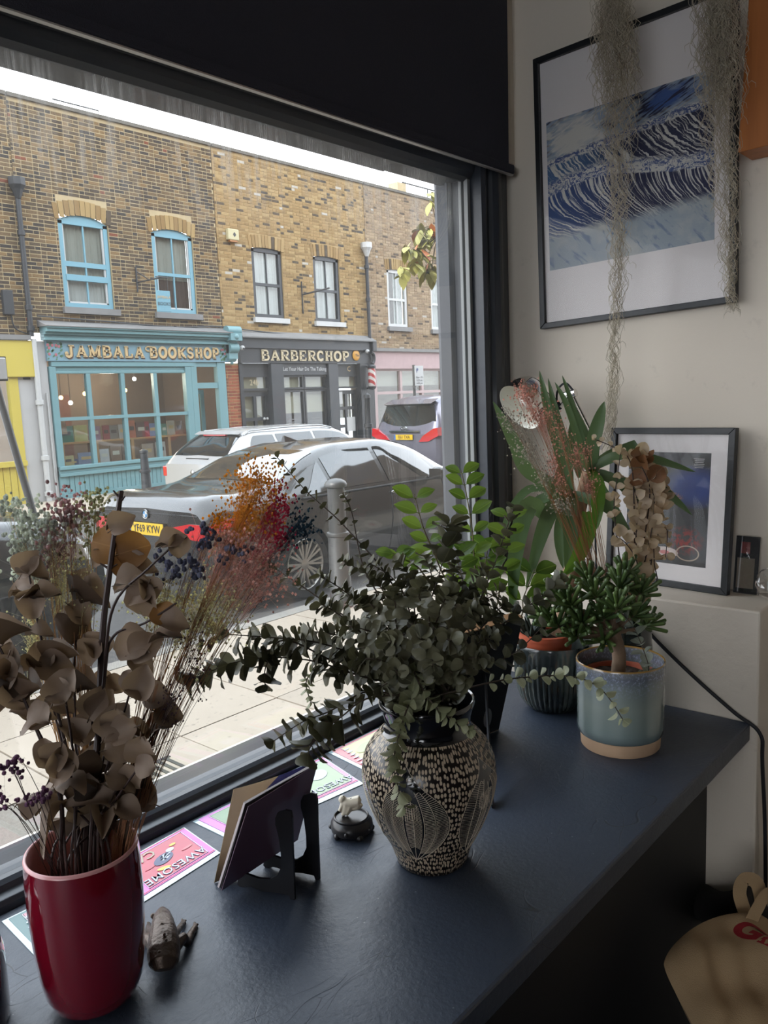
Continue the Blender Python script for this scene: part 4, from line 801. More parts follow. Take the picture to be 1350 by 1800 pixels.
SG = dict(side=[('rear_quarter_glass', (1.22, 1.62, .10, .82, .40, 0)), ('rear_door_glass', (1.68, 2.50, .10, .86, 0, 0)), ('front_door_glass', (2.58, 3.62, .10, .86, 0, .30))], top=[('rear_screen', (.98, 1.66, .96, .86)), ('windscreen', (3.02, 3.86, .86, .96))], line=(1.15, 3.75), mirror=(3.34, 0), handles=(1.62, 2.62), doors=(1.55, 2.52, 3.55))
M_BMW = paint_mat('dark_grey_metallic', xs(30, 27, 25), .22, .05); M_BLK = paint_mat('black_metallic', xs(34, 35, 38))
bm_, P = car('saloon_car', 'dark grey saloon car parked outside the window, yellow plate and red tail lights showing', 4.16, 6.53, SAL, M_BMW, (1.12, 4.10), .345, SG)
for s in (-1, 1):
    q = MB()
    q.grid(lambda u, v: (lambda x: (lambda yz: P(x, s*(yz[0]+.006), yz[1]))(low_pt(SAL, x, .50+.20*u+(.45-.20*u)*v)))(.0+.36*u), 10, 4)
    q.add([P(-.008, s*a, z) for a, z in ((.30, .80), (.30, .83), (.60, .885), (.79, .885), (.81, .74), (.62, .745))]+[P(.02, s*a, z) for a, z in ((.30, .80), (.30, .83), (.60, .885), (.79, .885), (.81, .74), (.62, .745))], [(0, 1, 2, 3, 4, 5)]+[(i, (i+1) % 6, (i+1) % 6+6, i+6) for i in range(6)])
    obj('tail_light', q, M_TAIL, bm_); obj('reflector', MB().box(P(-.01, 0, 0)[0], P(0, 0, 0)[0], P(0, s*.66-.09, 0)[1], P(0, s*.66+.09, 0)[1], RZ+.44, RZ+.49), M_CHROME if s < 0 else M_TAIL, bm_)
obj('boot_line', MB().tube([V(P(-.004, y, .955)) for y in (-.72, -.4, 0, .4, .72)], .006, 5), M_TRIMB, bm_); obj('bumper_grille', MB().box(P(-.012, 0, 0)[0], P(.05, 0, 0)[0], P(0, -.6, 0)[1], P(0, .6, 0)[1], RZ+.37, RZ+.46), M_TRIMB, bm_)
plate(bm_, P, 0, .81, 'YF69 KYW')
em = obj('roundel', MB().tube([V(P(-.004, .0, .945)), V(P(-.016, .0, .945))], .043, 24), M_TRIMB, bm_, label='round blue and white emblem')
for k in range(4):
    poly = [(0, 0)]+[(.030*cos(pi/2*k+pi/2*j/6), .030*sin(pi/2*k+pi/2*j/6)) for j in range(7)]
    obj('quadrant', MB().prism(poly, P(-.017, 0, .945), (0, -1, 0), (0, 0, 1), (-.002, 0, 0)), plain('emblem_blue', xs(70, 150, 210), .3) if k % 2 else M_WHITE, em)
obj('emblem_ring', MB().tube([V(P(-.017, .040*cos(a), .945+.040*sin(a))) for a in [2*pi*k/20 for k in range(21)]], .004, 5), M_CHROME, em)
rear_text('model_badge', '530e', .075, M_CHROME, bm_, P, -.44, .945, -.006, depth=.004, bold=.015)
fn_ = MB(); c = V(P(1.95, 0, 1.478)); fn_.add([c+V(p) for p in ((-.12, -.03, 0), (-.12, .03, 0), (.10, .012, 0), (.10, -.012, 0), (-.11, -.008, .07), (-.11, .008, .07), (-.04, 0, .065))], [(0, 3, 2, 1), (0, 1, 5, 4), (1, 2, 6, 5), (2, 3, 6), (3, 0, 4, 6), (4, 5, 6)])
obj('roof_antenna', fn_, M_BLK, bm_); bm_.rotation_euler.z = radians(3.5)
SUV = [(0.0, .42, .78, .66, .86, 1.0, .86, 1.08, .80, 1.10), (.10, .34, .86, .66, .93, 1.06, .90, 1.20, .82, 1.24), (.35, .28, .88, .66, .95, 1.08, .91, 1.52, .72, 1.58), (.7, .26, .88, .66, .95, 1.08, .91, 1.66, .66, 1.74), (1.6, .26, .88, .66, .95, 1.08, .91, 1.70, .64, 1.78), (2.5, .26, .88, .66, .95, 1.08, .91, 1.66, .66, 1.74), (3.05, .26, .88, .66, .95, 1.07, .91, 1.46, .70, 1.52), (3.55, .26, .88, .64, .95, 1.06, .91, 1.20, .78, 1.24), (4.1, .28, .87, .62, .94, 1.0, .90, 1.12, .76, 1.17), (4.5, .30, .82, .58, .90, .92, .84, 1.03, .66, 1.07), (4.68, .34, .70, .54, .78, .82, .70, .90, .56, .93)]
lc, P2 = car('off_roader', 'black off roader at the left edge, its bonnet behind the dried flowers', -1.42, 6.53, SUV, M_BLK, (1.0, 3.85), .38, dict(side=[('rear_quarter_glass', (.6, 1.2, .12, .85, .2, 0)), ('rear_door_glass', (1.26, 2.1, .12, .86, 0, 0)), ('front_door_glass', (2.16, 3.2, .12, .86, 0, .3))], top=[('rear_screen', (.16, .5, .9, .84)), ('windscreen', (2.6, 3.5, .88, .96))], mirror=(3.0, 0), handles=(1.3, 2.2), doors=(1.22, 2.12, 3.15)))
for s in (-1, 1):
    obj('headlight', MB().grid(lambda u, v: (lambda x: (lambda yz: P2(x, s*(yz[0]+.006), yz[1]))(low_pt(SUV, x, .5+.45*v)))(4.25+.36*u), 8, 3), M_CHROME, lc, True)
for w_ in lc.children_recursive:
    if w_.name.split('.')[0] in ('spokes', 'hub', 'rim_edge'): w_.data.materials.clear(); w_.data.materials.append(M_RIMD)
obj('grille', MB().box(P2(4.66, 0, 0)[0], P2(4.70, 0, 0)[0], P2(0, -.36, 0)[1], P2(0, .36, 0)[1], RZ+.60, RZ+.82), M_TRIMB, lc)
EST = [(0.0, .38, .72, .60, .80, .84, .80, .93, .74, .95), (.10, .28, .82, .60, .88, .92, .865, 1.00, .76, 1.02), (.28, .22, .85, .60, .90, .96, .87, 1.17, .71, 1.20), (.62, .20, .86, .60, .90, .965, .87, 1.37, .63, 1.44), (1.3, .20, .86, .60, .90, .96, .87, 1.41, .61, 1.495), (2.3, .20, .86, .60, .90, .95, .87, 1.41, .61, 1.50), (2.85, .20, .86, .60, .90, .94, .87, 1.34, .63, 1.42), (3.55, .20, .86, .58, .90, .92, .87, 1.01, .74, 1.04), (4.1, .20, .85, .56, .89, .86, .85, .93, .72, .96), (4.52, .22, .76, .5, .82, .74, .78, .80, .62, .82), (4.70, .28, .6, .46, .64, .58, .6, .62, .5, .64)]
M_EST = paint_mat('estate_silver', xs(196, 196, 196), .25, .3)
es, P = car('estate_car', 'pale silver estate car parked behind the dark saloon, in front of the bookshop', 8.10, 11.25, EST, M_EST, (.98, 3.72), .33, dict(side=[('rear_quarter_glass', (.52, 1.22, .12, .86, .25, 0)), ('rear_door_glass', (1.28, 2.12, .12, .88, 0, 0)), ('front_door_glass', (2.18, 3.28, .12, .88, 0, .3))], top=[('rear_screen', (.16, .56, .90, .84)), ('windscreen', (2.8, 3.5, .88, .96))], line=(.5, 3.35), mirror=(3.05, 0), handles=(1.3, 2.3), doors=(1.24, 2.15, 3.2)))
for s in (-1, 1):
    obj('tail_light', MB().box(P(-.006, 0, 0)[0], P(.09, 0, 0)[0], P(0, s*.79-.06, 0)[1], P(0, s*.79+.06, 0)[1], RZ+.72, RZ+.90), M_TAIL, es, bev=.02)
    obj('roof_rail', MB().tube([V(P(x, s*(top_pt(EST, x, .93)[0]), top_pt(EST, x, .93)[1]+dz)) for x, dz in ((.62, .0), (.75, .04), (1.5, .05), (2.4, .05), (2.7, .02))], .016, 6), M_EST, es, True)
obj('boot_badge', MB().ball(P(-.01, .0, .80), .05, 12, 6, (.3, 1, 1)), M_CHROME, es, True); obj('screen_wiper', MB().box(P(.10, 0, 0)[0], P(.16, 0, 0)[0], P(0, -.3, 0)[1], P(0, .3, 0)[1], RZ+1.02, RZ+1.035), M_TRIMB, es); obj('roof_spoiler', MB().grid(lambda u, v: P(.52+.12*u, (v*2-1)*.6, 1.435-.05*(1-u)+.02), 4, 6), M_EST, es); obj('brake_lamp', MB().box(P(.49, 0, 0)[0], P(.53, 0, 0)[0], P(0, -.3, 0)[1], P(0, .3, 0)[1], RZ+1.385, RZ+1.40), M_TAIL, es)
VAN = [(0.0, .40, .76, .62, .84, 1.0, .84, 1.08, .80, 1.10), (.07, .30, .84, .62, .91, 1.04, .90, 1.20, .83, 1.24), (.22, .22, .86, .62, .925, 1.05, .915, 1.58, .74, 1.64), (.40, .20, .87, .62, .93, 1.05, .915, 1.76, .66, 1.84), (1.3, .20, .87, .62, .93, 1.04, .915, 1.79, .64, 1.88), (2.6, .20, .87, .62, .93, 1.02, .915, 1.77, .65, 1.86), (3.2, .20, .87, .62, .93, 1.0, .91, 1.58, .70, 1.66), (3.95, .20, .87, .6, .92, .98, .90, 1.12, .78, 1.16), (4.4, .22, .85, .58, .9, .92, .87, 1.0, .74, 1.03), (4.72, .26, .76, .5, .8, .78, .78, .86, .62, .88), (4.85, .3, .6, .46, .62, .6, .6, .66, .5, .68)]
M_VAN = paint_mat('lilac_grey_metallic', xs(142, 140, 156), .25, .5)
vn, P = car('minivan', 'lilac grey people carrier with red tail lights parked before the pink shop', 13.75, 11.32, VAN, M_VAN, (1.0, 3.9), .34, dict(side=[('rear_quarter_glass', (.35, 1.15, .12, .82, .1, 0)), ('rear_door_glass', (1.22, 2.3, .12, .85, 0, 0)), ('front_door_glass', (2.36, 3.6, .12, .85, 0, .35))], top=[('windscreen', (3.2, 3.85, .88, .96))], mirror=(3.3, 0), handles=(2.2, 2.5), doors=(1.18, 2.33, 3.5)))
obj('rear_screen', MB().grid(lambda u, v: (lambda z: P(.055+(z-1.1)*.235-.016+.03*abs(v*2-1)**2, (v*2-1)*(.80-.14*u), z))(1.26+.46*u), 6, 8), M_CGLASS, vn, True); obj('roof_spoiler', MB().grid(lambda u, v: P(.10+.30*u, (v*2-1)*.66, 1.74+.10*u), 5, 6), M_VAN, vn, True); obj('spoiler_shade', MB().grid(lambda u, v: P(.11+.12*u, (v*2-1)*.64, 1.735-.05*u), 2, 4), M_TRIMB, vn)
for s in (-1, 1):
    q = [(s*.40, .93), (s*.52, 1.06), (s*.80, 1.21), (s*.91, 1.23), (s*.93, 1.06), (s*.66, .94)]
    obj('tail_light', MB().add([P(-.03, a, z) for a, z in q]+[P(.10+.18*(abs(a) > .9), a, z) for a, z in q], [tuple(range(6))]+[(i, (i+1) % 6, (i+1) % 6+6, i+6) for i in range(6)]), M_TAIL, vn); obj('reflector', MB().box(P(-.02, 0, 0)[0], P(.02, 0, 0)[0], P(0, s*.72-.1, 0)[1], P(0, s*.72+.1, 0)[1], RZ+.42, RZ+.46), M_TAIL, vn)
obj('chrome_bar', MB().box(P(-.02, 0, 0)[0], P(.02, 0, 0)[0], P(0, -.42, 0)[1], P(0, .42, 0)[1], RZ+1.135, RZ+1.17), M_CHROME, vn)
plate(vn, P, .02, 1.03, 'FJ61 TXA', -.025)
eb = obj('oval_emblem', MB().tube([V(P(-.02, .09*cos(a), 1.21+.045*sin(a))) for a in [2*pi*k/18 for k in range(19)]], .010, 6), M_CHROME, vn, label='chrome oval emblem')
obj('emblem_loop', MB().tube([V(P(-.022, .038*cos(a), 1.21+.043*sin(a))) for a in [2*pi*k/18 for k in range(19)]], .009, 6).tube([V(P(-.022, .07*cos(a), 1.228+.020*sin(a))) for a in [2*pi*k/18 for k in range(19)]], .009, 6), M_CHROME, eb)
# ------------------------------------------------------------------ bollards, poles, signs, tree
M_BOLL = plain('grey_iron_bollard', xs(104, 104, 103), .42, .5, var=.2, vscale=9, bump=.15, bscale=30); M_BOLB = plain('black_iron_bollard', xs(52, 54, 58), .5, .1)
sb = thing('bollard', 'grey metal bollard on the near kerb in front of the dark saloon', 'bollard', (4.97, 4.88, PZ), None)
obj('post', MB().lathe([(.105, 0), (.105, .02), (.098, .03), (.088, .62), (.085, .63)], (4.97, 4.88, PZ), 28), M_BOLL, sb, smooth=True); obj('collar', MB().lathe([(.085, .62), (.098, .63), (.100, .645), (.096, .66), (.078, .665)], (4.97, 4.88, PZ), 28), M_BOLL, sb, smooth=True); obj('neck', MB().lathe([(.078, .66), (.074, 1.05)], (4.97, 4.88, PZ), 28), M_BOLL, sb, smooth=True); obj('cap', MB().lathe([(.074, 1.045), (.095, 1.055), (.098, 1.075), (.085, 1.10), (.05, 1.12), (0, 1.128)], (4.97, 4.88, PZ), 28), M_BOLL, sb, smooth=True)
for lb, px, top in (('black iron bollard in front of the bookshop stall riser', 252, 789), ('small black bollard in front of the barber shop door', 645, 690)):
    Y = 13.62; p = on_y(px, top, Y); x = p.x; hgt = p.z-PZ; t = thing('bollard', lb, 'bollard', (x, Y, PZ)); q = hgt
    obj('post', MB().lathe([(.11, 0), (.10, .05), (.085, q*.55)], (x, Y, PZ), 16), M_BOLB, t, smooth=True); obj('ring', MB().lathe([(.085, q*.55), (.105, q*.555), (.105, q*.60), (.08, q*.605)], (x, Y, PZ), 16), M_BOLB, t, smooth=True); obj('neck', MB().lathe([(.08, q*.6), (.07, q*.92), (.085, q*.93), (.08, q*.97), (0, q)], (x, Y, PZ), 16), M_BOLB, t, smooth=True)
p = on_y(728, 670, 13.6); t = thing('parking_sign', 'small white parking sign on a grey post before the pink shop', 'sign', (p.x, 13.6, PZ))
obj('post', MB().tube([V((p.x, 13.6, PZ)), V((p.x, 13.6, p.z+.42))], .038, 10), M_BOLL, t, smooth=True); pl_ = obj('sign_plate', MB().box(p.x-.02, p.x+.34, 13.55, 13.56, p.z-.12, p.z+.40), M_WHITE, t); 
text('sign_text', 'Mon - Fri\n8.30 am\n6.30 pm', .075, M_BLACKTXT, pl_, (p.x+.16, 13.545, p.z+.02), (1, 0, 0), (0, 0, 1)); text('sign_letter', 'P', .15, plain('sign_blue', xs(40, 70, 150), .5), pl_, (p.x+.08, 13.545, p.z+.27), (1, 0, 0), (0, 0, 1), bold=.02)
a, b = on_y(0, 700, 9.3), on_y(48, 866, 9.3); d = (a-b); t = thing('leaning_post', 'grey sign post leaning across the yellow shop at the left edge', 'post', b-d*.6)
obj('post', MB().tube([b-d*.6, b, a+d*.45], .042, 10), M_BOLL, t, smooth=True); c = on_y(0, 650, 9.28); obj('sign_plate', MB().box(c.x-.42, c.x+.05, 9.22, 9.24, c.z-.11, c.z+.13), M_WHITE, t, bev=.01); obj('plate_border', MB().box(c.x-.42, c.x+.06, 9.241, 9.246, c.z-.125, c.z+.145), M_IRON, t)
# tree branch hanging in at the right edge of the window
tr = thing('street_tree', 'yellowing street tree branch hanging in beside the right window jamb', 'tree', (6.3, 5.4, PZ))
rr = random.Random(21); m_tw = plain('tree_bark', xs(96, 82, 62), .8); m_lf = plain('autumn_leaf', xs(196, 192, 106), .6, rnd=.25, **{'Transmission Weight': 0.0}); m_lo = plain('orange_leaf', xs(226, 132, 66), .6)
stem = [on_y(900, 560, 5.4), on_y(820, 470, 5.4), on_y(770, 415, 5.4), on_y(738, 420, 5.4)]
br_ = MB().tube([V((stem[0].x+.6, 5.4, PZ)), V((stem[0].x+.55, 5.4, 2.0)), *stem], [.09, .07, .03, .016, .009, .005], 7)
ends = [on_y(x, y, 5.4) for x, y in ((733, 405), (722, 440), (712, 480), (742, 425), (752, 455), (745, 478), (760, 470), (757, 352), (757, 480), (728, 462), (760, 405), (740, 446))]
for e in ends: br_.tube([stem[2] if e.z > 2.4 else stem[1]*.4+stem[2]*.6, (stem[2]+e)/2+V((0, 0, .05)), e], [.006, .004, .002], 5)
obj('branch', br_, m_tw, tr, True)
lm = MB().grid(lambda u, v: ((v-.5)*.042*sin(pi*min(1, u*.94+.05))*2, u*.15, -.05*u*u), 6, 2).mesh('leaf', m_lf, smooth=True); lmo = lm.copy(); lmo.materials.clear(); lmo.materials.append(m_lo)
for i, e in enumerate(ends):
    for k in range(9):
        a = rr.uniform(0, 2*pi); d = V((cos(a)*.6, sin(a)*.6, rr.uniform(-.9, .1)))
        inst('leaf', lmo if (k+i*3) % 17 == 0 else lm, frame(e+V((rr.uniform(-.05, .05), rr.uniform(-.05, .05), rr.uniform(-.02, .08))), d, V((0, 0, 1)), rr.uniform(.75, 1.15)), tr)
# ================================================================== things on the counter and the ledge
def at(px, py, d): return EYE + ray(px, py)*(d/F_PX)     # a point at distance d in front of the lens
def blob(name, mb, mat, parent, voxel=.0012, **k):
    """overlapping lumps fused into one continuous surface"""
    o = obj(name, mb, mat, parent, **k); r = o.modifiers.new('r', 'REMESH'); r.mode = 'VOXEL'; r.voxel_size = voxel
    s = o.modifiers.new('s', 'SMOOTH'); s.factor = .5; s.iterations = 6
    dg = bpy.context.evaluated_depsgraph_get(); me = bpy.data.meshes.new_from_object(o.evaluated_get(dg)); o.modifiers.clear(); o.data = me; me.shade_smooth(); return o
# ---- red glass vase
RV = V((.385, .778, ZC)); rv = thing('red_vase', 'tall red glass vase with a pale inner wall holding the dried bouquet', 'vase', RV)
M_REDG = plain('red_cased_glass', srgb(112, 10, 30), .06, 0, var=.08, vscale=3, **{'Coat Weight': 1.0, 'Coat Roughness': .02})
M_PALEG = plain('pale_inner_glass', srgb(206, 150, 150), .2, 0, var=.05)
obj('outer_wall', MB().lathe([(0, .001), (.027, .001), (.038, .004), (.0455, .011), (.0505, .024), (.0540, .046), (.0568, .08), (.0585, .12), (.0583, .155), (.0575, .1725)], RV, 64), M_REDG, rv, smooth=True, angle=180)
obj('inner_wall', MB().lathe([(.0575, .1725), (.0566, .1752), (.0548, .1758), (.0536, .174), (.0530, .166), (.052, .10), (.048, .03), (0, .02)], RV, 64), M_PALEG, rv, smooth=True, angle=180)
# ---- carved black vase with fishes
PV = V((.817, .652, ZC)); pv = thing('carved_vase', 'round black vase carved with cream flecks and fishes holding the eucalyptus', 'vase', PV)
BODY = [(.045, .0), (.0475, .002), (.0500, .008), (.0575, .030), (.0725, .060), (.0842, .090), (.0895, .112), (.0905, .128), (.0888, .146), (.0825, .163), (.0725, .177), (.0625, .187)]
PROF = [BODY[0]]+[(p.x, p.y) for p in spline([V((r, z, 0)) for r, z in BODY[1:]], 4)]
def vr(z):
    for (r0, z0), (r1, z1) in zip(PROF[:-1], PROF[1:]):
        if z0 <= z <= z1: return r0+(r1-r0)*(z-z0)/max(1e-9, z1-z0)
    return PROF[-1][0]
n = N('flecked_carving'); uvn = n.n('ShaderNodeUVMap').outputs[0]; q = n.sep(uvn)
jit = n.n('ShaderNodeTexNoise', {'Vector': uvn, 'Scale': 30.0}).outputs[0]
vec = n.n('ShaderNodeCombineXYZ', {0: n.math('MULTIPLY', q[0], 122.0), 1: n.math('MULTIPLY', q[1], 136.0), 2: 0.0}).outputs[0]
vo = n.n('ShaderNodeTexVoronoi', {'Vector': vec, 'Scale': 1.0, 'Randomness': .62}, voronoi_dimensions='2D')
fleck = n.step(n.math('ADD', vo.outputs['Distance'], n.math('MULTIPLY', n.math('SUBTRACT', jit, .5), .16)), .40, .33)
cc = n.mix(vo.outputs['Color'], srgb(164, 144, 120), srgb(196, 182, 160)); cc = n.mix(.5, cc, srgb(176, 158, 136))
low = n.step(q[1], .002, .012)
n.pbr(n.mix(n.math('MULTIPLY', fleck, low), srgb(26, 21, 20), cc), n.math('MULTIPLY_ADD', fleck, .25, .22), 0, n.bump(fleck, -.4, .002)); M_FLECK = n.m
M_BLKGL = plain('black_lacquer', srgb(14, 14, 18), .12, **{'Coat Weight': .6})
obj('body', MB().lathe(PROF, PV, 96, uv=True, cap0=True), M_FLECK, pv, smooth=True)
obj('collar', MB().lathe([(.0622, .1868), (.0590, .190), (.0572, .197), (.0585, .207), (.0615, .217), (.0640, .2235), (.0645, .2275), (.0632, .230), (.0608, .2285), (.0585, .220), (.0545, .205), (.054, .19), (.05, .15), (0, .12)], PV, 72), M_BLKGL, pv, smooth=True)
M_ENGR = plain('cream_engraving', srgb(206, 192, 172), .5, var=.05)
def vpt(a, z, off): return PV+V(((vr(z)+off)*cos(a), (vr(z)+off)*sin(a), z))
for fi in range(5):
    a0 = radians(201+72*fi)
    def half_w(t): return max(.004, .54*(sin(pi*min(1, t**.80))**.85)*(1 if t < .72 else 1-.55*(t-.72)/.28)) # angular half width, t 0 tail .. 1 head
    def ps(t, s, off=.0005): z = .030+.138*t; return vpt(a0+s*half_w(t)+.10*sin(pi*t)-.05, z, off)
    f = obj('fish', MB().grid(lambda u, v: ps(u, v*2-1, .00035), 28, 16), M_BLKGL, pv, True, 180)
    ln = MB()
    def line(pts, r=.00034): ln.tube(pts, r, 4, caps=False)
    for s in (-1, -.62, -.30, .30, .62, 1):
        line([ps(k/22*(1 if abs(s) > .9 else .80), s) for k in range(23)])
    for k in range(4, 46):
        t = .03+.80*k/48
        for s0, s1, dt in ((.32, .60, .022), (.64, .97, .026), (-.32, -.60, .022), (-.64, -.97, .026)): line([ps(t, s0), ps(min(.98, t+dt), s1)], .00025)
    for k in range(8, 40): t = .03+.72*k/44; line([ps(t+.03, 0), ps(t, .24)], .00025); line([ps(t+.03, 0), ps(t, -.24)], .00025)
    line([ps(k/20*.76, 0) for k in range(21)])
    for rr_ in (.0030, .0016): line([vpt(a0+.01+rr_*cos(b)/.075*1.0, .030+.138*.90+rr_*sin(b), .0007) for b in [2*pi*k/14 for k in range(15)]])
    line([ps(.80, -.55+1.1*k/10, .0006)+V((0, 0, -.010*sin(pi*k/10))) for k in range(11)])
    for k in range(9): line([vpt(a0-.17+.035*k, .030+.138*(.66+.03*sin(k)), .0007), vpt(a0-.17+.035*k, .030+.138*(.52+.02*cos(k)), .0007)], .0004)
    obj('engraving', ln, M_ENGR, f, kind=None)
# ---- blue grey pot with the finger leaved jade plant
JP = V((1.310, .606, ZC)); jp = thing('blue_pot', 'blue grey glazed pot with ochre rim on a bare clay foot, jade plant inside', 'pot', JP)
n = N('reactive_glaze'); co = n.coord(); z = n.sep(co)[2]
c = n.ramp(n.step(z, .02, .155), [(0, srgb(98, 110, 112)), (.16, srgb(116, 130, 128)), (.5, srgb(134, 144, 138)), (.78, srgb(122, 132, 132)), (.9, srgb(104, 110, 122)), (1, srgb(126, 128, 128))])
sp = n.math('MULTIPLY', n.step(n.noise(co, 240, 3, .7), .52, .62), n.step(z, .105, .140)); c = n.mix(sp, c, srgb(150, 158, 178))
c = n.mix(n.step(z, .1535, .1555), c, srgb(158, 122, 62)); n.pbr(c, .16, 0, n.bump(n.noise(co, 30, 3), .08, .004), **{'Coat Weight': .7}); M_GLAZE = n.m
M_CLAY = plain('bare_clay', srgb(190, 158, 128), .85, var=.07, vscale=30, bump=.1, bscale=200); M_TERRA = plain('terracotta_plastic', srgb(176, 84, 56), .45, var=.08); M_SOIL = plain('potting_soil', srgb(58, 44, 34), .95, var=.5, vscale=150, bump=1, bscale=180)
obj('clay_foot', MB().lathe([(0, 0), (.067, 0), (.0685, .002), (.0695, .023), (.066, .024)], JP, 56), M_CLAY, jp, smooth=True)
obj('glazed_wall', MB().lathe([(.066, .0235), (.0715, .0245), (.0745, .030), (.0752, .040), (.0745, .046), (.0748, .08), (.0755, .12), (.0765, .150), (.0768, .1545), (.0755, .1570), (.0738, .1560), (.0730, .150), (.0715, .10), (.070, .05), (0, .045)], JP, 72), M_GLAZE, jp, smooth=True)
obj('nursery_pot', MB().lathe([(.045, .05), (.0585, .128), (.0610, .129), (.0612, .118), (.0640, .117), (.0645, .131), (.0575, .132), (.055, .122)], JP+V((.002, 0, 0)), 48), M_TERRA, jp, smooth=True)
obj('soil', MB().grid(lambda u, v: JP+V((.057*u*cos(2*pi*v), .057*u*sin(2*pi*v), .124+.003*sin(v*44)*sin(u*9))), 8, 28), M_SOIL, jp)
# ---- ribbed pot
RP = V((1.398, .790, ZC)); rp = thing('ribbed_pot', 'dark teal ribbed pot with a terracotta liner holding the yucca', 'pot', RP)
n = N('teal_ribbed_glaze'); co = n.coord(); c = n.mix(n.step(n.noise(n.map(co, (1, 1, .3)), 14, 5, .6), .45, .68), srgb(40, 46, 46), srgb(96, 104, 98)); c = n.mix(n.step(n.noise(n.map(co, (1, 1, .25)), 26, 4, .7), .60, .70), c, srgb(118, 98, 84)); n.pbr(c, .18, 0, None, **{'Coat Weight': .6}); M_TEAL = n.m
rprof = [(0, .0), (.046, .0), (.050, .003), (.058, .010), (.066, .022), (.0715, .038), (.0745, .056), (.0765, .08), (.0775, .102), (.0778, .108), (.0780, .128), (.0782, .135), (.0770, .138), (.0750, .1365), (.0735, .128), (.070, .05), (0, .04)]
obj('ribbed_wall', MB().lathe(rprof, RP, 220, ripple=lambda a, i: (.05*abs(cos(a*21))-.05 if 3 <= i <= 8 else 0)), M_TEAL, rp, smooth=True, angle=60)
obj('liner', MB().lathe([(.045, .06), (.052, .146), (.0555, .147), (.056, .156), (.051, .157), (.049, .148)], RP+V((-.012, .008, 0)), 44), M_TERRA, rp, smooth=True)
obj('soil', MB().lathe([(0, .147), (.050, .146)], RP+V((-.012, .008, 0)), 30), M_SOIL, rp)
# ---- dark green vase behind the jade plant
GV = V((1.430, .650, ZC)); gv = thing('green_vase', 'tall dark green glazed vase behind the blue pot, dried stems in it', 'vase', GV)
M_DKG = plain('dark_green_glaze', srgb(26, 36, 34), .16, var=.15, **{'Coat Weight': .6})
obj('wall', MB().lathe([(0, 0), (.043, 0), (.046, .004), (.0485, .06), (.0490, .12), (.047, .17), (.0435, .2000), (.0420, .2060), (.0405, .2050), (.040, .195), (.045, .12), (0, .02)], GV, 56), M_DKG, gv, smooth=True)
obj('rim_ring', MB().tube([GV+V((.0418*cos(a), .0418*sin(a), .2065)) for a in [2*pi*k/40 for k in range(41)]], .0012, 6), plain('unglazed_rim', srgb(128, 74, 62), .6), gv, True)
# ---- dark pot hidden among the stems at the window corner
KP = V((1.20, .955, ZC)); kp = thing('charcoal_pot', 'small charcoal pot in the window corner holding the fresh green plant', 'pot', KP)
obj('wall', MB().lathe([(0, 0), (.036, 0), (.038, .003), (.047, .085), (.048, .095), (.045, .096), (.043, .085), (0, .08)], KP, 36), M_DKG, kp, smooth=True); obj('soil', MB().lathe([(0, .084), (.0435, .083)], KP, 24), M_SOIL, kp)
# ---- bottle at the left edge
BP = V((.272, .852, ZC)); bt = thing('dark_bottle', 'dark plum glass bottle cut off by the left edge beside the red vase', 'bottle', BP)
M_PLUM = plain('plum_glass', srgb(44, 22, 30), .1, **{'Coat Weight': .6})
obj('glass', MB().lathe([(0, 0), (.045, 0), (.049, .004), (.050, .02), (.050, .075), (.047, .088), (.036, .098), (.018, .106), (.014, .115), (.013, .15), (.010, .15)], BP, 48), M_PLUM, bt, smooth=True); obj('stopper', MB().lathe([(.0105, .14), (.0125, .151), (.0125, .165), (0, .168)], BP, 24), M_BLKGL, bt, smooth=True)
# ---- flat packets in a row along the window
M_SLEEVE = plain('clear_sleeve', srgb(186, 208, 214), .08, var=.04, **{'Coat Weight': 1.0})
def quadpt(Q, u, v): a = Q[0].lerp(Q[1], u); b = Q[3].lerp(Q[2], u); return a.lerp(b, v)
PK = [('pink packet lettered AWESOME CAT beside the red vase', (.507, .884), (.645, .897), (.656, .999), (.520, .989), srgb(218, 96, 196), srgb(204, 44, 76), True, 'AWESOME', 'CAT'),
      ('magenta packet with a green panel half hidden behind the booklets', (.676, .905), (.800, .890), (.806, .999), (.674, 1.002), srgb(214, 110, 206), srgb(126, 160, 118), False, 'GREAT', ''),
      ('red edged packet with pale green panel behind the booklet corner', (.806, .888), (.920, .873), (.953, 1.002), (.833, 1.007), srgb(226, 150, 208), srgb(170, 196, 150), True, 'AWESOME', ''),
      ('yellow packet with red and blue edge beside the carved vase', (.957, .905), (1.09, .903), (1.104, 1.003), (.971, 1.005), srgb(222, 120, 128), srgb(232, 220, 150), False, '', ''),
      ('teal and pink packet half hidden behind the red vase', (.375, .899), (.496, .895), (.503, .990), (.380, .994), srgb(76, 122, 122), srgb(236, 150, 164), False, '', '')]
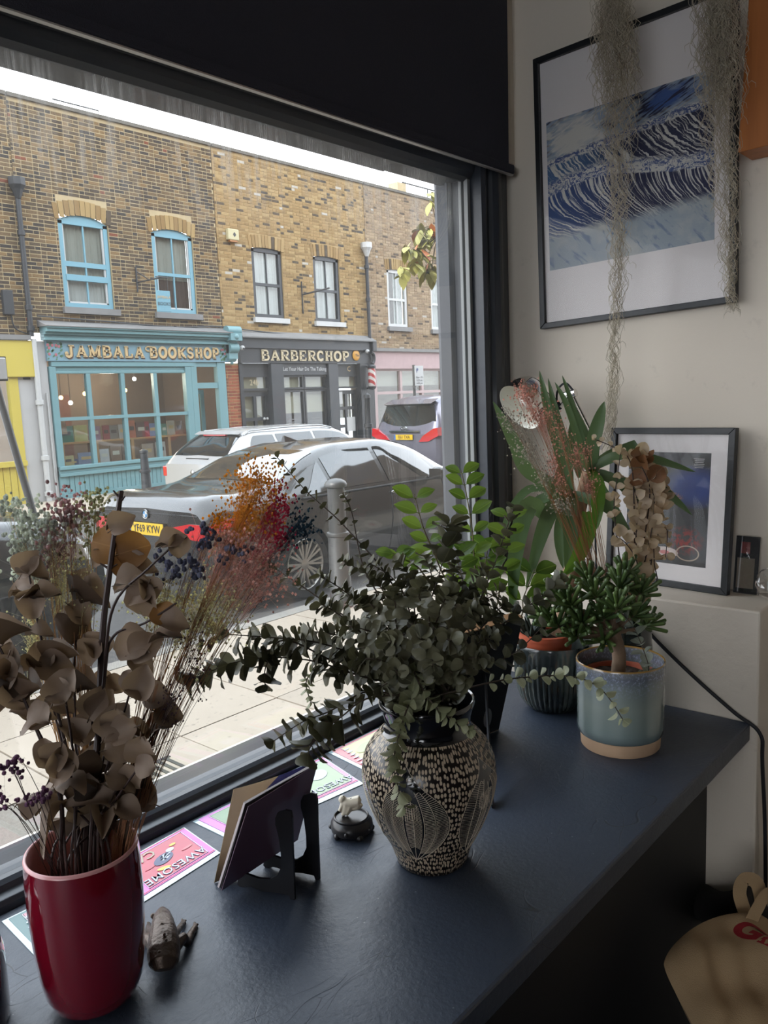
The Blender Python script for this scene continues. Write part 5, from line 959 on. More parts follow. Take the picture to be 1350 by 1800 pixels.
for lb, a, b, c, d, edge, inner, red, t1, t2 in PK:
    Q = [V((*p, ZC+.0012)) for p in (a, b, c, d)]; t = thing('flat_packet', lb, 'packet', (Q[0]+Q[2])/2-V((0, 0, .0012)), 'flat printed packets along the window')
    def slab(name, u0, u1, v0, v1, h, mat, th=.0006): return obj(name, MB().add([quadpt(Q, u, v)+V((0, 0, h)) for u, v in ((u0, v0), (u1, v0), (u1, v1), (u0, v1))]+[quadpt(Q, u, v)+V((0, 0, h-th)) for u, v in ((u0, v0), (u1, v0), (u1, v1), (u0, v1))], [(0, 1, 2, 3), (7, 6, 5, 4), (0, 4, 5, 1), (1, 5, 6, 2), (2, 6, 7, 3), (3, 7, 4, 0)]), mat, t)
    key = '%d_%d' % (edge[0]*999, inner[1]*999)
    slab('sleeve', 0, 1, 0, 1, 0, M_SLEEVE, .0011); cd = slab('card', .06, .985, .10, .97, .0006, plain('card_'+key, edge, .3, var=.06, **{'Coat Weight': .25}))
    if red: slab('border', .04, .985, .115, .13, .0008, plain('card_red', srgb(226, 60, 92), .2)); slab('border', .04, .985, .955, .97, .0008, MATS['card_red'])
    pn = slab('panel', .19, .90, .17, .90, .0012, plain('panel_'+key, inner, .3, var=.10, vscale=40, **{'Coat Weight': .25}))
    for (u0, u1, v0, v1) in ((.175, .915, .155, .163), (.175, .915, .905, .913), (.175, .182, .155, .913), (.908, .915, .155, .913)): slab('keyline', u0, u1, v0, v1, .0014, plain('card_white', srgb(238, 226, 236), .2))
    ex, ey = -(Q[1]-Q[0]).normalized(), -(Q[3]-Q[0]).normalized(); H = V((0, 0, .0020))
    M_INK = plain('ink_blue_white', srgb(214, 224, 240), .2); M_INKB = plain('ink_navy', srgb(52, 62, 110), .25)
    if t1: text('lettering', t1, .0205, M_INKB, cd, quadpt(Q, .55, .27)+H*.8, ex, ey, .0001, bold=.03, space=1.08); text('lettering', t1, .0205, M_INK, cd, quadpt(Q, .55, .27)+H, ex, ey, .0001, space=1.08)
    if t2: text('lettering', t2, .024, MATS['cream_engraving'], cd, quadpt(Q, .34, .80)+H, ex, ey, .0001, bold=.015)
    def blot(name, u, v, ru, rv_, mat, rot=0): obj(name, MB().add([quadpt(Q, u, v)+H*.9]+[quadpt(Q, u+ru*cos(k*.7854/2)*cos(rot)-rv_*sin(k*.7854/2)*sin(rot), v+ru*cos(k*.7854/2)*sin(rot)+rv_*sin(k*.7854/2)*cos(rot))+H*.9 for k in range(16)], [(0, 1+k, 1+(k+1) % 16) for k in range(16)]), mat, cd)
    if t2:
        M_Y = plain('ink_yellow', srgb(236, 200, 70), .25)
        blot('print_cape', .52, .55, .13, .10, M_INKB, .5); blot('print_cat', .56, .58, .09, .055, M_INK, .6); blot('print_cat', .65, .66, .05, .045, M_INK); blot('print_flash', .44, .36, .08, .035, M_Y, -.5); blot('print_flash', .72, .74, .04, .03, M_Y); blot('print_cloud', .34, .52, .06, .02, MATS['panel_'+key]); blot('print_cloud', .80, .50, .07, .025, plain('ink_rose', srgb(230, 120, 130), .25))
    elif red: blot('print_cat', .62, .60, .16, .12, M_INK, .3); blot('print_star', .3, .7, .07, .05, plain('ink_lime', srgb(204, 220, 160), .25))
    elif t1: blot('print_sky', .3, .35, .12, .06, plain('ink_aqua', srgb(110, 190, 206), .25)); blot('print_star', .6, .6, .15, .1, plain('ink_lime', srgb(204, 220, 160), .25))
    else:
        blot('print_star', .45, .6, .20, .12, plain('ink_lime', srgb(204, 220, 160), .25), .4)
        for k in range(6): blot('print_drip', .12+.02*k, .2+.12*k, .05, .025, M_INK)
# ---- booklets on an easel
ez = thing('booklet', 'open booklet with a purple back cover and a tan and navy front cover', 'booklet', (.64, .80, .94))
TL, TR, BR, BL = V((.581, .745, 1.066)), V((.701, .747, 1.074)), V((.708, .803, .944)), V((.577, .806, .934)); NRM = (TR-TL).cross(BL-TL).normalized()
if NRM.y > 0: NRM = -NRM
M_PURP = plain('plum_cover', srgb(104, 78, 96), .3, var=.08, **{'Coat Weight': .5}); M_PAPER = plain('page_paper', srgb(206, 196, 196), .7, var=.05)
def sheet(name, P, mat, th, parent=ez, bulge=0.0, nrm=NRM):
    mb = MB(); nu, nv = 10, 4
    f = lambda u, v: P[3].lerp(P[2], u).lerp(P[0].lerp(P[1], u), v)+nrm*(-bulge*sin(pi*u)*.9)
    a = [f(i/nu, j/nv) for i in range(nu+1) for j in range(nv+1)]; b = [p-nrm*th for p in a]; m = len(a)
    fs = [(i*(nv+1)+j, (i+1)*(nv+1)+j, (i+1)*(nv+1)+j+1, i*(nv+1)+j+1) for i in range(nu) for j in range(nv)]; fb = [tuple(m+k for k in reversed(q)) for q in fs]
    rim = [i*(nv+1) for i in range(nu+1)]+[nu*(nv+1)+j for j in range(1, nv+1)]+[i*(nv+1)+nv for i in range(nu-1, -1, -1)]+[j for j in range(nv-1, 0, -1)]
    sd = [(rim[k], m+rim[k], m+rim[(k+1) % len(rim)], rim[(k+1) % len(rim)]) for k in range(len(rim))]
    mb.add(a+b, fs+fb+sd, [(i/nu, j/nv) for i in range(nu+1) for j in range(nv+1)]*2); return obj(name, mb, mat, parent, True, 50)
sheet('back_cover', [TL, TR, BR, BL], M_PURP, .0009); sheet('inside_leaf', [TL-NRM*.003+V((-.002, 0, .002)), TR, BR, BL-NRM*.002], plain('grey_leaf', srgb(70, 64, 66), .4), .0006, bulge=.001)
sheet('pages', [TL-NRM*.0045+V((-.001, 0, .001)), TR-NRM*.0012, BR-NRM*.0012, BL-NRM*.004+V((-.001, 0, .001))], M_PAPER, .0032)
n = N('tan_navy_cover'); q = n.sep(n.n('ShaderNodeUVMap').outputs[0]); du = n.math('SUBTRACT', 1.0, q[0])
edge_ = n.math('ADD', n.math('MULTIPLY_ADD', q[1], .10, .12), n.math('MULTIPLY', n.math('POWER', q[1], 4.0), .30)); msk = n.step(n.math('SUBTRACT', edge_, q[0]), -.004, .004)
n.pbr(n.mix(msk, srgb(38, 40, 84), srgb(150, 130, 100)), .4); sheet('front_cover', [on_y(411, 1388, .806), TR-NRM*.0060, BR-NRM*.0060, on_y(377, 1552, .846)], n.m, .0008, bulge=-.004)
ea = thing('plate_easel', 'black folding easel propping up the booklet', 'easel', on_z(519, 1580, ZC)); A0 = on_z(519, 1580, ZC); A1 = on_z(424, 1556, ZC); dd_ = (A1-A0); dd_.z = 0; dd_.normalize(); nn_ = V((dd_.y, -dd_.x, 0))
def on_plane(px, py, p0, nv): d = ray(px, py); return EYE + d*((p0-EYE).dot(nv)/d.dot(nv))
out_ = [(775, 650), (800, 590), (880, 565), (940, 575), (955, 650), (960, 900), (985, 1530), (940, 1540), (925, 1482), (800, 1452), (640, 1440), (520, 1390), (470, 1380), (430, 1395), (390, 1400), (365, 1360), (375, 1310), (460, 1250), (600, 1300), (720, 1305), (800, 1260), (840, 1170), (835, 1040), (810, 850), (775, 720)]
pl2 = []
for x, y in out_:
    p = on_plane(360+x/6.136, 1330+y/6.136, A0, nn_)-A0; pl2.append((p.dot(dd_), max(0, p.z)))
for nm, off in (('side_panel', V((0, 0, 0))), ('side_panel', V((.050, .006, 0)))):
    obj(nm, MB().prism([(x, y) for x, y in pl2], A0+off, dd_, (0, 0, 1), nn_*(-.0035)), plain('black_acrylic', srgb(20, 20, 24), .3), ea)
obj('cross_bar', MB().tube([A0+dd_*.035+V((0, 0, .014)), A0+dd_*.035+V((.053, .006, .014))], .003, 8), MATS['black_acrylic'], ea)
# ---- carved stand with a white cat
SC_ = on_z(619, 1463, ZC); sd_ = thing('carved_stand', 'small round black carved wooden stand in front of the packets', 'stand', SC_); M_EBONY = plain('ebony', srgb(30, 27, 27), .3, var=.15)
obj('drum', MB().lathe([(0, .004), (.026, .004), (.0300, .006), (.0312, .012), (.0305, .018), (.027, .0215), (.0255, .0235), (.0258, .0265), (.0245, .0275), (.0232, .0265), (.0228, .0245), (0, .0245)], SC_, 48), M_EBONY, sd_, smooth=True)
for k in range(5):
    a = radians(30+72*k); p = SC_+V((.0285*cos(a), .0285*sin(a), .005)); obj('foot', MB().ball(p, .0052, 10, 6, (1, 1, .95)), M_EBONY, sd_, True, 180); p = SC_+V((.0305*cos(a+.6), .0305*sin(a+.6), .012)); obj('carving', MB().ball(p, .0045, 10, 6, (.8, .8, .8)), M_EBONY, sd_, True, 180)
ZT = ZC+.0245; dC = (SC_-EYE).dot(FW); ck = thing('cat_figurine', 'tiny white china cat crouching on the carved black stand', 'figurine', V((SC_.x, SC_.y, ZT))); K = lambda x, y, d=0: at(570+x/12.27, 1380+y/12.27, dC-.0+d)
mb = MB(); mb.tube([K(390, 470), K(470, 510), K(560, 520), K(660, 500), K(740, 480), K(785, 510)], [.0042, .0072, .0078, .0082, .0086, .0040], 12)
mb.ball(K(395, 440), .0058, 12, 8); mb.ball(K(350, 455), .0030, 8, 6); mb.tube([K(380, 410), K(380, 365)], [.003, .0010], 6); mb.tube([K(430, 410), K(450, 385)], [.003, .0010], 6)
mb.tube([K(420, 500), K(370, 620), K(335, 700)], [.0042, .0032, .0028], 8); mb.tube([K(490, 540), K(450, 700), K(405, 795)], [.0062, .0042, .0030], 8); mb.tube([K(560, 560), K(520, 680), K(470, 770)], [.007, .0055, .004], 8); mb.tube([K(740, 520), K(700, 600), K(590, 650)], [.0075, .006, .004], 8); mb.tube([K(770, 520), K(820, 570), K(780, 640)], [.0026, .002, .0016], 6)
M_CHINA = plain('white_china', srgb(214, 204, 184), .25, var=.04)
ctb = blob('body', mb, M_CHINA, ck, .0009)
lo = min(v.co.z for v in ctb.data.vertices); ck.location.z += -lo - (0) if abs(lo) < .03 else 0
obj('markings', MB().ball(K(580, 425, -.0078), .0012, 8, 5, (1.4, .5, .5)).ball(K(425, 378, -.003), .0009, 6, 4), M_EBONY, ck)
# ---- bronze frog
FG = thing('frog_figurine', 'dark bronze frog figurine crouching beside the red vase', 'figurine', on_z(285, 1690, ZC)); M_BRONZE = plain('dark_bronze', srgb(74, 60, 50), .38, .45, var=.4, vscale=60, bump=.4, bscale=160)
Gp = lambda x, y, z: on_z(230+x/9.64, 1560+y/9.64, ZC+z)
mb = MB(); mb.tube([Gp(560, 1400, .014), Gp(560, 1280, .019), Gp(555, 1120, .023), Gp(555, 950, .026), Gp(550, 780, .029), Gp(540, 600, .031), Gp(535, 470, .031), Gp(530, 380, .030)], [.010, .0165, .0185, .018, .0160, .0130, .0095, .0045], 20)
for x, y in ((375, 480), (620, 455)): mb.ball(Gp(x, y, .036), .0034, 10, 6); mb.tube([Gp(x, y, .036), Gp(500, 520, .032)], .003, 6)
for pts, rs in (([(640, 760, .022), (745, 780, .014), (800, 720, .010), (880, 610, .004)], [.008, .0058, .0042, .0034]), ([(450, 760, .02), (330, 760, .012), (300, 690, .004), (300, 640, .003)], [.008, .0055, .004, .003]), ([(640, 1080, .016), (790, 950, .016), (890, 850, .017), (950, 930, .007), (1000, 830, .005), (1080, 680, .004)], [.011, .0075, .0062, .0055, .0050, .0036]), ([(480, 1080, .016), (330, 900, .016), (260, 860, .015), (240, 900, .006), (240, 760, .004)], [.011, .0075, .006, .005, .0036])): mb.tube([Gp(*p) for p in pts], rs, 10)
for a, bs_ in (((880, 610, .004), ((865, 535, .003), (930, 550, .003), (940, 605, .003))), ((1080, 680, .004), ((1080, 590, .003), (1135, 615, .003), (1140, 680, .003))), ((300, 640, .003), ((290, 590, .0025), (320, 600, .0025)))):
    for b in bs_: mb.tube([Gp(*a), Gp(*b)], [.0026, .0017], 6)
for x, y, z in ((570, 790, .045), (600, 890, .044), (410, 830, .036), (480, 1090, .040), (370, 980, .036), (520, 620, .044)): mb.ball(Gp(x, y, z), .0022, 8, 5)
fb_ = blob('body', mb, M_BRONZE, FG, .0010)
lo = min(v.co.z for v in fb_.data.vertices)
for v in fb_.data.vertices:
    if v.co.z < 0: v.co.z *= .02
# ---- back of a picture frame on its strut
bf = thing('backed_frame', 'picture frame seen from behind with black backing, wooden edge and strut', 'frame', (1.2, .81, ZC))
b0, b1 = V((1.232, .812, ZC+.0005)), V((1.070, .845, ZC+.0005)); t0 = on_y(924, 1083, .745); upv = (t0-b0); ax = (b1-b0).normalized(); upv = upv-ax*upv.dot(ax); nz_ = ax.cross(upv).normalized(); hh = upv.length; upn = upv.normalized()
if nz_.y > 0: nz_ = -nz_
M_OAK = plain('pale_oak', srgb(176, 132, 94), .5, var=.15, vscale=30)
W_ = (b1-b0).length
def fbar(name, u0, u1, v0, v1, d0, d1, mat): return obj(name, MB().obox(b0+ax*((u0+u1)/2)+upn*((v0+v1)/2)+nz_*((d0+d1)/2), ax*((u1-u0)/2), upn*((v1-v0)/2), nz_*((d1-d0)/2)), mat, bf)
fbar('frame_side', 0, .010, 0, hh, -.020, 0, M_OAK); fbar('frame_side', W_-.010, W_, 0, hh, -.020, 0, M_OAK); fbar('frame_top', .010, W_-.010, hh-.010, hh, -.020, 0, M_OAK); fbar('frame_bottom', .010, W_-.010, 0, .010, -.020, 0, M_OAK)
M_BACK = plain('black_backing', srgb(24, 25, 30), .7, var=.1); fbar('backing', .003, W_-.003, .003, hh-.002, .0002, .0022, M_BACK)
pl_c = on_plane(857, 1262, b0+nz_*.0024, nz_); obj('oval_label', MB().prism([(.010*cos(a)+.004*sin(a), .022*sin(a)) for a in [2*pi*k/24 for k in range(24)]], pl_c, ax, upn, nz_*.0008), plain('grey_label', srgb(150, 148, 148), .6), bf)
s0 = on_plane(853, 1190, b0+nz_*.004, nz_); s1 = on_z(866, 1420, ZC+.001); dv = (s1-s0); wv = dv.cross(V((.3, -.9, 0))).normalized()
obj('strut', MB().obox((s0+s1)/2, dv/2, wv*.0085, dv.cross(wv).normalized()*.0014), plain('strut_board', srgb(40, 41, 46), .65), bf)
# ---- framed print of waves on the wall
def quad_frame(root, P, w, depth, mat, nrm):
    """four mitred bars round the quad P (TL, TR, BR, BL seen from the front); depth runs back from the front face"""
    c = (P[0]+P[1]+P[2]+P[3])/4; inn = []
    ex = (P[1]-P[0]).normalized(); ey = (P[0]-P[3]).normalized()
    for p, (sx_, sy_) in zip(P, ((1, -1), (-1, -1), (-1, 1), (1, 1))): inn.append(p+ex*sx_*w+ey*sy_*w)
    for k, nm in enumerate(('frame_top', 'frame_side', 'frame_bottom', 'frame_side')):
        a, b, c_, d = P[k], P[(k+1) % 4], inn[(k+1) % 4], inn[k]; f0 = [a, b, c_, d]; mid = [(a+d)/2-nrm*0, (b+c_)/2]
        vs = f0+[p-nrm*depth for p in f0]+[c_-nrm*.004, d-nrm*.004]
        obj(nm, MB().add(vs, [(0, 1, 2, 3), (7, 6, 5, 4), (0, 4, 5, 1), (1, 5, 6, 2), (2, 6, 7, 3), (3, 7, 4, 0)]), mat, root, bev=.0012)
    return inn
M_FRB = plain('black_frame_wood', srgb(24, 27, 30), .4, var=.25, vscale=25, bump=.2, bscale=80)
wf = thing('wave_print', 'framed blue print of breaking waves on the wall', 'picture', (XW, .75, 1.7)); XF = XW-.020
LT, LB, RB = on_x(936, 104, XF), on_x(949, 579, XF), on_x(1293, 531, XF); RTp = LT+(RB-LB); P4 = [LT, RTp, RB, LB]; NW = V((-1, 0, 0))
inn = quad_frame(wf, P4, .0125, .0185, M_FRB, NW)
M_MAT = plain('mount_board', srgb(222, 216, 214), .75, var=.03)
def qbox(name, Q, mat, th, root, nrm, uv=True):
    a = list(Q); return obj(name, MB().add(a+[p-nrm*th for p in a], [(3, 2, 1, 0), (4, 5, 6, 7), (0, 1, 5, 4), (1, 2, 6, 5), (2, 3, 7, 6), (3, 0, 4, 7)], [(0, 1), (1, 1), (1, 0), (0, 0)]*2), mat, root)
qbox('mount', [p-NW*.009 for p in inn], M_MAT, .004, wf, NW)
def sub(I, u0, u1, v0, v1): # v from the bottom
    f = lambda u, v: I[3].lerp(I[2], u).lerp(I[0].lerp(I[1], u), v); return [f(u0, v1), f(u1, v1), f(u1, v0), f(u0, v0)]
n = N('wave_linocut'); uvn = n.n('ShaderNodeUVMap').outputs[0]; q = n.sep(uvn); u, v = q[0], q[1]
nz1 = n.math('SUBTRACT', n.noise(uvn, 3.2, 5, .6), .5); nz2 = n.math('SUBTRACT', n.noise(uvn, 14, 4, .6), .5)
def strokes(sx_, sy_, fx, fy, seed, lo, hi):   # long strokes: fine across sx_, slow along sy_
    vv = n.n('ShaderNodeCombineXYZ', {0: n.math('MULTIPLY', sx_, fx), 1: n.math('MULTIPLY', sy_, fy), 2: seed}).outputs[0]; return n.step(n.noise(vv, 1.0, 3, .55, .25), lo, hi)
def bend(h, k1, k2): d = n.math('SUBTRACT', h, v); return n.math('SUBTRACT', u, n.math('ADD', n.math('MULTIPLY', d, k1), n.math('MULTIPLY', n.math('MULTIPLY', d, d), k2)))
CREAM, BLUE, NAVY, PALE = srgb(200, 198, 192), srgb(62, 90, 146), srgb(38, 42, 70), srgb(140, 154, 172)
h1_ = n.math('ADD', n.math('MULTIPLY_ADD', nz1, .14, .22), n.math('MULTIPLY', u, .05)); h1b = n.math('ADD', h1_, n.math('MULTIPLY', nz2, .05))
h2_ = n.math('ADD', n.math('MULTIPLY_ADD', n.math('SINE', n.math('MULTIPLY', u, 5.0)), .05, .50), n.math('MULTIPLY', nz2, .05)); h3_ = n.math('ADD', h2_, .085); h4_ = n.math('ADD', n.math('MULTIPLY_ADD', u, .10, .70), n.math('MULTIPLY', nz2, .08)); h5_ = n.math('ADD', h4_, .045)
dg_ = n.math('SUBTRACT', v, n.math('MULTIPLY', u, .45)); dg2 = n.math('ADD', u, v)
big = n.noise(n.map(uvn, (2.2, 5.0, 1), (0, 0, -.5)), 1.0, 4, .6); sky = n.mix(n.step(big, .50, .60), n.mix(n.step(big, .36, .46), CREAM, PALE), BLUE); sky = n.mix(strokes(dg_, dg2, 46, 5, 1.0, .50, .57), sky, n.mix(n.step(big, .44, .52), CREAM, NAVY))
far_ = n.mix(strokes(bend(h4_, .5, 1.5), v, 72, 4.0, 3.0, .50, .57), n.mix(n.step(u, .15, .55), srgb(70, 100, 138), NAVY), CREAM)
foam = n.mix(strokes(n.math('ADD', u, n.math('MULTIPLY', nz2, .5)), n.math('ADD', v, n.math('MULTIPLY', nz1, .4)), 26, 34, 4.0, .46, .54), srgb(74, 90, 134), CREAM)
main = n.mix(strokes(bend(h2_, .12, 2.4), v, 78, 3.2, 7.0, .52, .585), n.mix(n.step(u, .05, .55), srgb(56, 78, 124), srgb(40, 44, 74)), CREAM)
beach = n.mix(strokes(bend(h1_, .6, .0), v, 30, 9, 9.0, .56, .66), n.mix(n.step(nz1, -.05, .15), srgb(150, 160, 168), srgb(186, 186, 180)), srgb(116, 132, 154))
c = n.mix(n.step(n.math('SUBTRACT', v, h1b), -.03, .03), beach, main); c = n.mix(n.step(n.math('SUBTRACT', v, h2_), -.004, .004), c, foam); c = n.mix(n.step(n.math('SUBTRACT', v, h3_), -.02, .02), c, far_); c = n.mix(n.step(n.math('SUBTRACT', v, h4_), -.004, .004), c, foam); c = n.mix(n.step(n.math('SUBTRACT', v, h5_), -.01, .01), c, sky)
n.pbr(c, .8); qbox('print', [p-NW*.0088 for p in sub(inn, .03, .925, .205, .775)], n.m, .0003, wf, NW)
qbox('glazing', [p-NW*.0065 for p in inn], M_FGLASS, .0006, wf, NW)
# ---- framed photograph leaning on the ledge
ZL = 1.134; lf_ = thing('leaning_picture', 'black framed dark photograph of a blue evening leaning on the ledge', 'picture', (1.63, .66, ZL))
b_r, b_l = V((1.614, .525, ZL+.0006)), V((1.643, .796, ZL+.0006)); t_r, t_l = on_x(1299, 748, 1.6495), on_x(1078, 755, 1.659); ex = (b_r-b_l).normalized(); up_ = ((t_l-b_l)+(t_r-b_r))/2; up_ -= ex*up_.dot(ex); NF = ex.cross(up_).normalized()
if NF.x > 0: NF = -NF
P4 = [b_l+up_, b_r+up_, b_r, b_l]; inn = quad_frame(lf_, P4, .0135, .016, M_FRB, NF)
qbox('mount', [p-NF*.008 for p in inn], M_MAT, .004, lf_, NF)
n = N('evening_photo'); uvn = n.n('ShaderNodeUVMap').outputs[0]; q = n.sep(uvn); u, v = q[0], q[1]; nzp = n.noise(uvn, 16, 5, .7)
def ell(cx, cy, rx, ry, soft): return n.step(n.math('ADD', n.math('POWER', n.math('DIVIDE', n.math('SUBTRACT', u, cx), rx), 2.0), n.math('POWER', n.math('DIVIDE', n.math('SUBTRACT', v, cy), ry), 2.0)), 1.0, 1.0-soft)
c = n.mix(nzp, srgb(18, 18, 20), srgb(44, 42, 42)); c = n.mix(ell(.82, .70, .42, .20, .8), c, srgb(26, 50, 112)); hill = n.step(n.math('SUBTRACT', n.math('MULTIPLY_ADD', n.math('ABSOLUTE', n.math('SUBTRACT', u, .55)), -1.5, .66), v), -.01, .02); c = n.mix(hill, c, n.mix(nzp, srgb(34, 34, 36), srgb(62, 58, 54)))
c = n.mix(n.math('MULTIPLY', ell(.74, .22, .24, .14, .9), n.step(n.noise(uvn, 22, 4, .7), .46, .56)), c, srgb(132, 40, 32)); c = n.mix(n.math('MULTIPLY', ell(.55, .60, .16, .05, .9), n.step(n.noise(uvn, 60, 3), .45, .55)), c, srgb(166, 110, 62)); c = n.mix(ell(.50, .10, .17, .05, .1), c, srgb(196, 180, 172)); c = n.mix(ell(.50, .10, .07, .02, .4), c, srgb(180, 96, 88)); c = n.mix(n.math('MULTIPLY', ell(.78, .11, .14, .07, .03), n.math('SUBTRACT', 1.0, ell(.78, .11, .125, .06, .03))), c, srgb(170, 150, 130))
n.pbr(c, .35); ph = qbox('photograph', [p-NF*.0078 for p in sub(inn, .12, .855, .115, .877)], n.m, .0003, lf_, NF)
S4 = sub(inn, .12, .855, .115, .877); q_ = MB()
for k in range(6): a = S4[1]-ex*.034-(S4[0]-S4[3]).normalized()*(.012+.0035*k); q_.obox(a-NF*.0076+ex*.010, ex*(.011-.001*(k % 3)), up_.normalized()*.0007, NF*.0001)
obj('caption_lines', q_, plain('caption_white', srgb(170, 168, 166), .6), ph); qbox('glazing', [p-NF*.0055 for p in inn], M_FGLASS, .0006, lf_, NF)
# ---- little black packet and a crumpled bag at the end of the ledge
kc = thing('card_packet', 'small black framed card packet leaning on the wall past the picture', 'packet', (1.655, .5, ZL)); a0, a1 = V((1.652, .5245, ZL+.0005)), V((1.652, .4800, ZL+.0005)); u3 = V((.016, 0, .1125)); e3 = (a1-a0).normalized(); n3 = V((-1, 0, .14)).normalized()
def cbox(name, x0_, x1_, y0_, y1_, d0_, d1_, mat): L3 = (a1-a0).length; return obj(name, MB().obox(a0+e3*(L3*(x0_+x1_)/2)+u3*((y0_+y1_)/2)+n3*((d0_+d1_)/2), e3*(L3*(x1_-x0_)/2), u3*((y1_-y0_)/2), n3*((d1_-d0_)/2)), mat, kc)
cbox('header', 0, 1, .62, 1, 0, .002, M_BACK); cbox('side_bar', 0, .09, .09, .62, 0, .002, M_BACK); cbox('side_bar', .84, 1, .09, .62, 0, .002, M_BACK); cbox('foot_bar', 0, 1, 0, .09, 0, .002, M_BACK); cbox('window_sheet', .09, .84, .09, .62, .0004, .001, plain('grey_tray', srgb(128, 118, 106), .15)); cbox('red_print', .24, .62, .70, .90, .002, .0024, plain('dull_red_print', srgb(110, 30, 34), .3)); cbox('clear_front', .02, .98, .02, .99, .0028, .0031, M_GLASS); cbox('clasp', .36, .60, .615, .64, .0024, .004, M_CHROME)
pb = thing('plastic_bag', 'crumpled clear plastic bag with white contents at the end of the ledge', 'bag', (1.62, .44, ZL)); rr = random.Random(3)
obj('contents', MB().ball((1.632, .443, ZL+.026), .018, 10, 8, (.7, .7, 1.35)), M_WHITE, pb, True, 180)
mb = MB().ball((1.632, .449, ZL+.029), .030, 14, 12, (.9, .9, 1.05)); mb.v = [tuple(V(p)+V((rr.uniform(-.004, .004), rr.uniform(-.004, .004), rr.uniform(-.003, .003)))) for p in mb.v]; mb.v = [(x, y, max(z, ZL+.001)) for x, y, z in mb.v]; obj('film', mb, glass_mat('crinkled_film', 0, gloss=3.0), pb)
# ---- chrome desk lamp
M_MIRROR = plain('mirror_chrome', srgb(226, 224, 220), .05, 1.0, var=.02); M_LAMPIN = plain('lamp_white_enamel', srgb(224, 222, 210), .4)
dl = thing('desk_lamp', 'chrome desk lamp on the ledge between the yucca and the wall', 'lamp', (1.606, .868, ZL)); LC = V((1.606, .868, ZL))
obj('base', MB().lathe([(0, 0), (.056, 0), (.060, .003), (.0605, .020), (.058, .0245), (.05, .0262), (0, .027)], LC, 56), M_MIRROR, dl, smooth=True)
p_b, p_e, p_t = LC+V((-.004, -.052, .027)), on_x(1048, 782, 1.575), on_x(1003, 692, 1.545); p_h = on_x(985, 716, 1.53); shc = on_x(925, 706, 1.515)
for s in (-1, 1):
    o3 = V((0, .0045*s, .002*s)); obj('lower_arm', MB().tube([p_b+o3, p_e+o3], .0030, 10), M_MIRROR, dl, True); obj('upper_arm', MB().tube([p_e+o3, p_t+o3], .0036, 10), M_MIRROR, dl, True)
obj('elbow', MB().tube([p_e+V((0, -.010, 0)), p_e+V((0, .010, 0))], .010, 16), M_MIRROR, dl, True); obj('foot_joint', MB().tube([LC+V((-.004, -.052, .022)), LC+V((-.004, -.052, .05))], .0075, 14), M_MIRROR, dl, True)
obj('head_joint', MB().tube([p_t+V((0, -.012, .002)), p_t+V((0, .014, -.004))], .0085, 14).tube([p_t, p_h], .0042, 8), M_MIRROR, dl, True); obj('cable', MB().tube(spline([p_t+V((0, -.006, .006)), p_t+V((0, .012, .022)), p_t+V((-.002, .030, .004)), p_h+V((0, .008, -.016)), p_h+V((0, .018, -.006))]), .0022, 7).tube(spline([p_e+V((0, -.006, 0)), p_e.lerp(p_b, .5)+V((-.01, -.012, 0)), p_b+V((0, -.02, .0)), LC+V((-.01, -.066, .005))]), .0022, 7), M_BACK, dl, True)
axd = V((-.75, .25, -.50)).normalized(); Rm = frame(shc, axd)    # +Y of the matrix is the direction the lamp shines
def turned(prof, nn=48):
    q = MB().lathe([(r, h) for r, h in prof], (0, 0, 0), nn); q.v = [tuple(Rm @ V((x, z, y))) for x, y, z in q.v]; return q
obj('shade', turned([(.0, -.052), (.016, -.051), (.030, -.046), (.042, -.035), (.050, -.018), (.0535, .004), (.0540, .020), (.0545, .022)]), M_MIRROR, dl, True, 180); obj('shade_lining', turned([(.0545, .022), (.0528, .021), (.0520, .004), (.0485, -.017), (.040, -.034), (.029, -.044), (0, -.050)]), M_LAMPIN, dl, True, 180); obj('bulb', turned([(0, -.046), (.012, -.044), (.013, -.03), (.020, -.012), (.016, .004), (0, .010)], 24), plain('pearl_bulb', srgb(236, 234, 226), .2), dl, True, 180); obj('shade_knuckle', MB().ball(shc-axd*.052, .011, 14, 10).tube([shc-axd*.052, p_h], .0065, 10), M_BACK, dl, True)
# ---- cable from behind the vase down to the floor
pc = thing('power_cable', 'black power cable running down along the side of the ledge', 'cable', (1.52, .5, .9)); obj('cable', MB().tube(spline([V((1.524, .66, 1.08)), on_x(1158, 1130, 1.524), on_x(1220, 1190, 1.524), on_x(1290, 1252, 1.524), V((1.525, .432, .905)), V((1.532, .428, .84)), V((1.56, .425, .6)), V((1.57, .42, .02))], 8), .0036, 8), M_BACK, pc, True); obj('plug', MB().box(1.55, 1.59, .40, .432, .0, .03), M_BACK, pc)
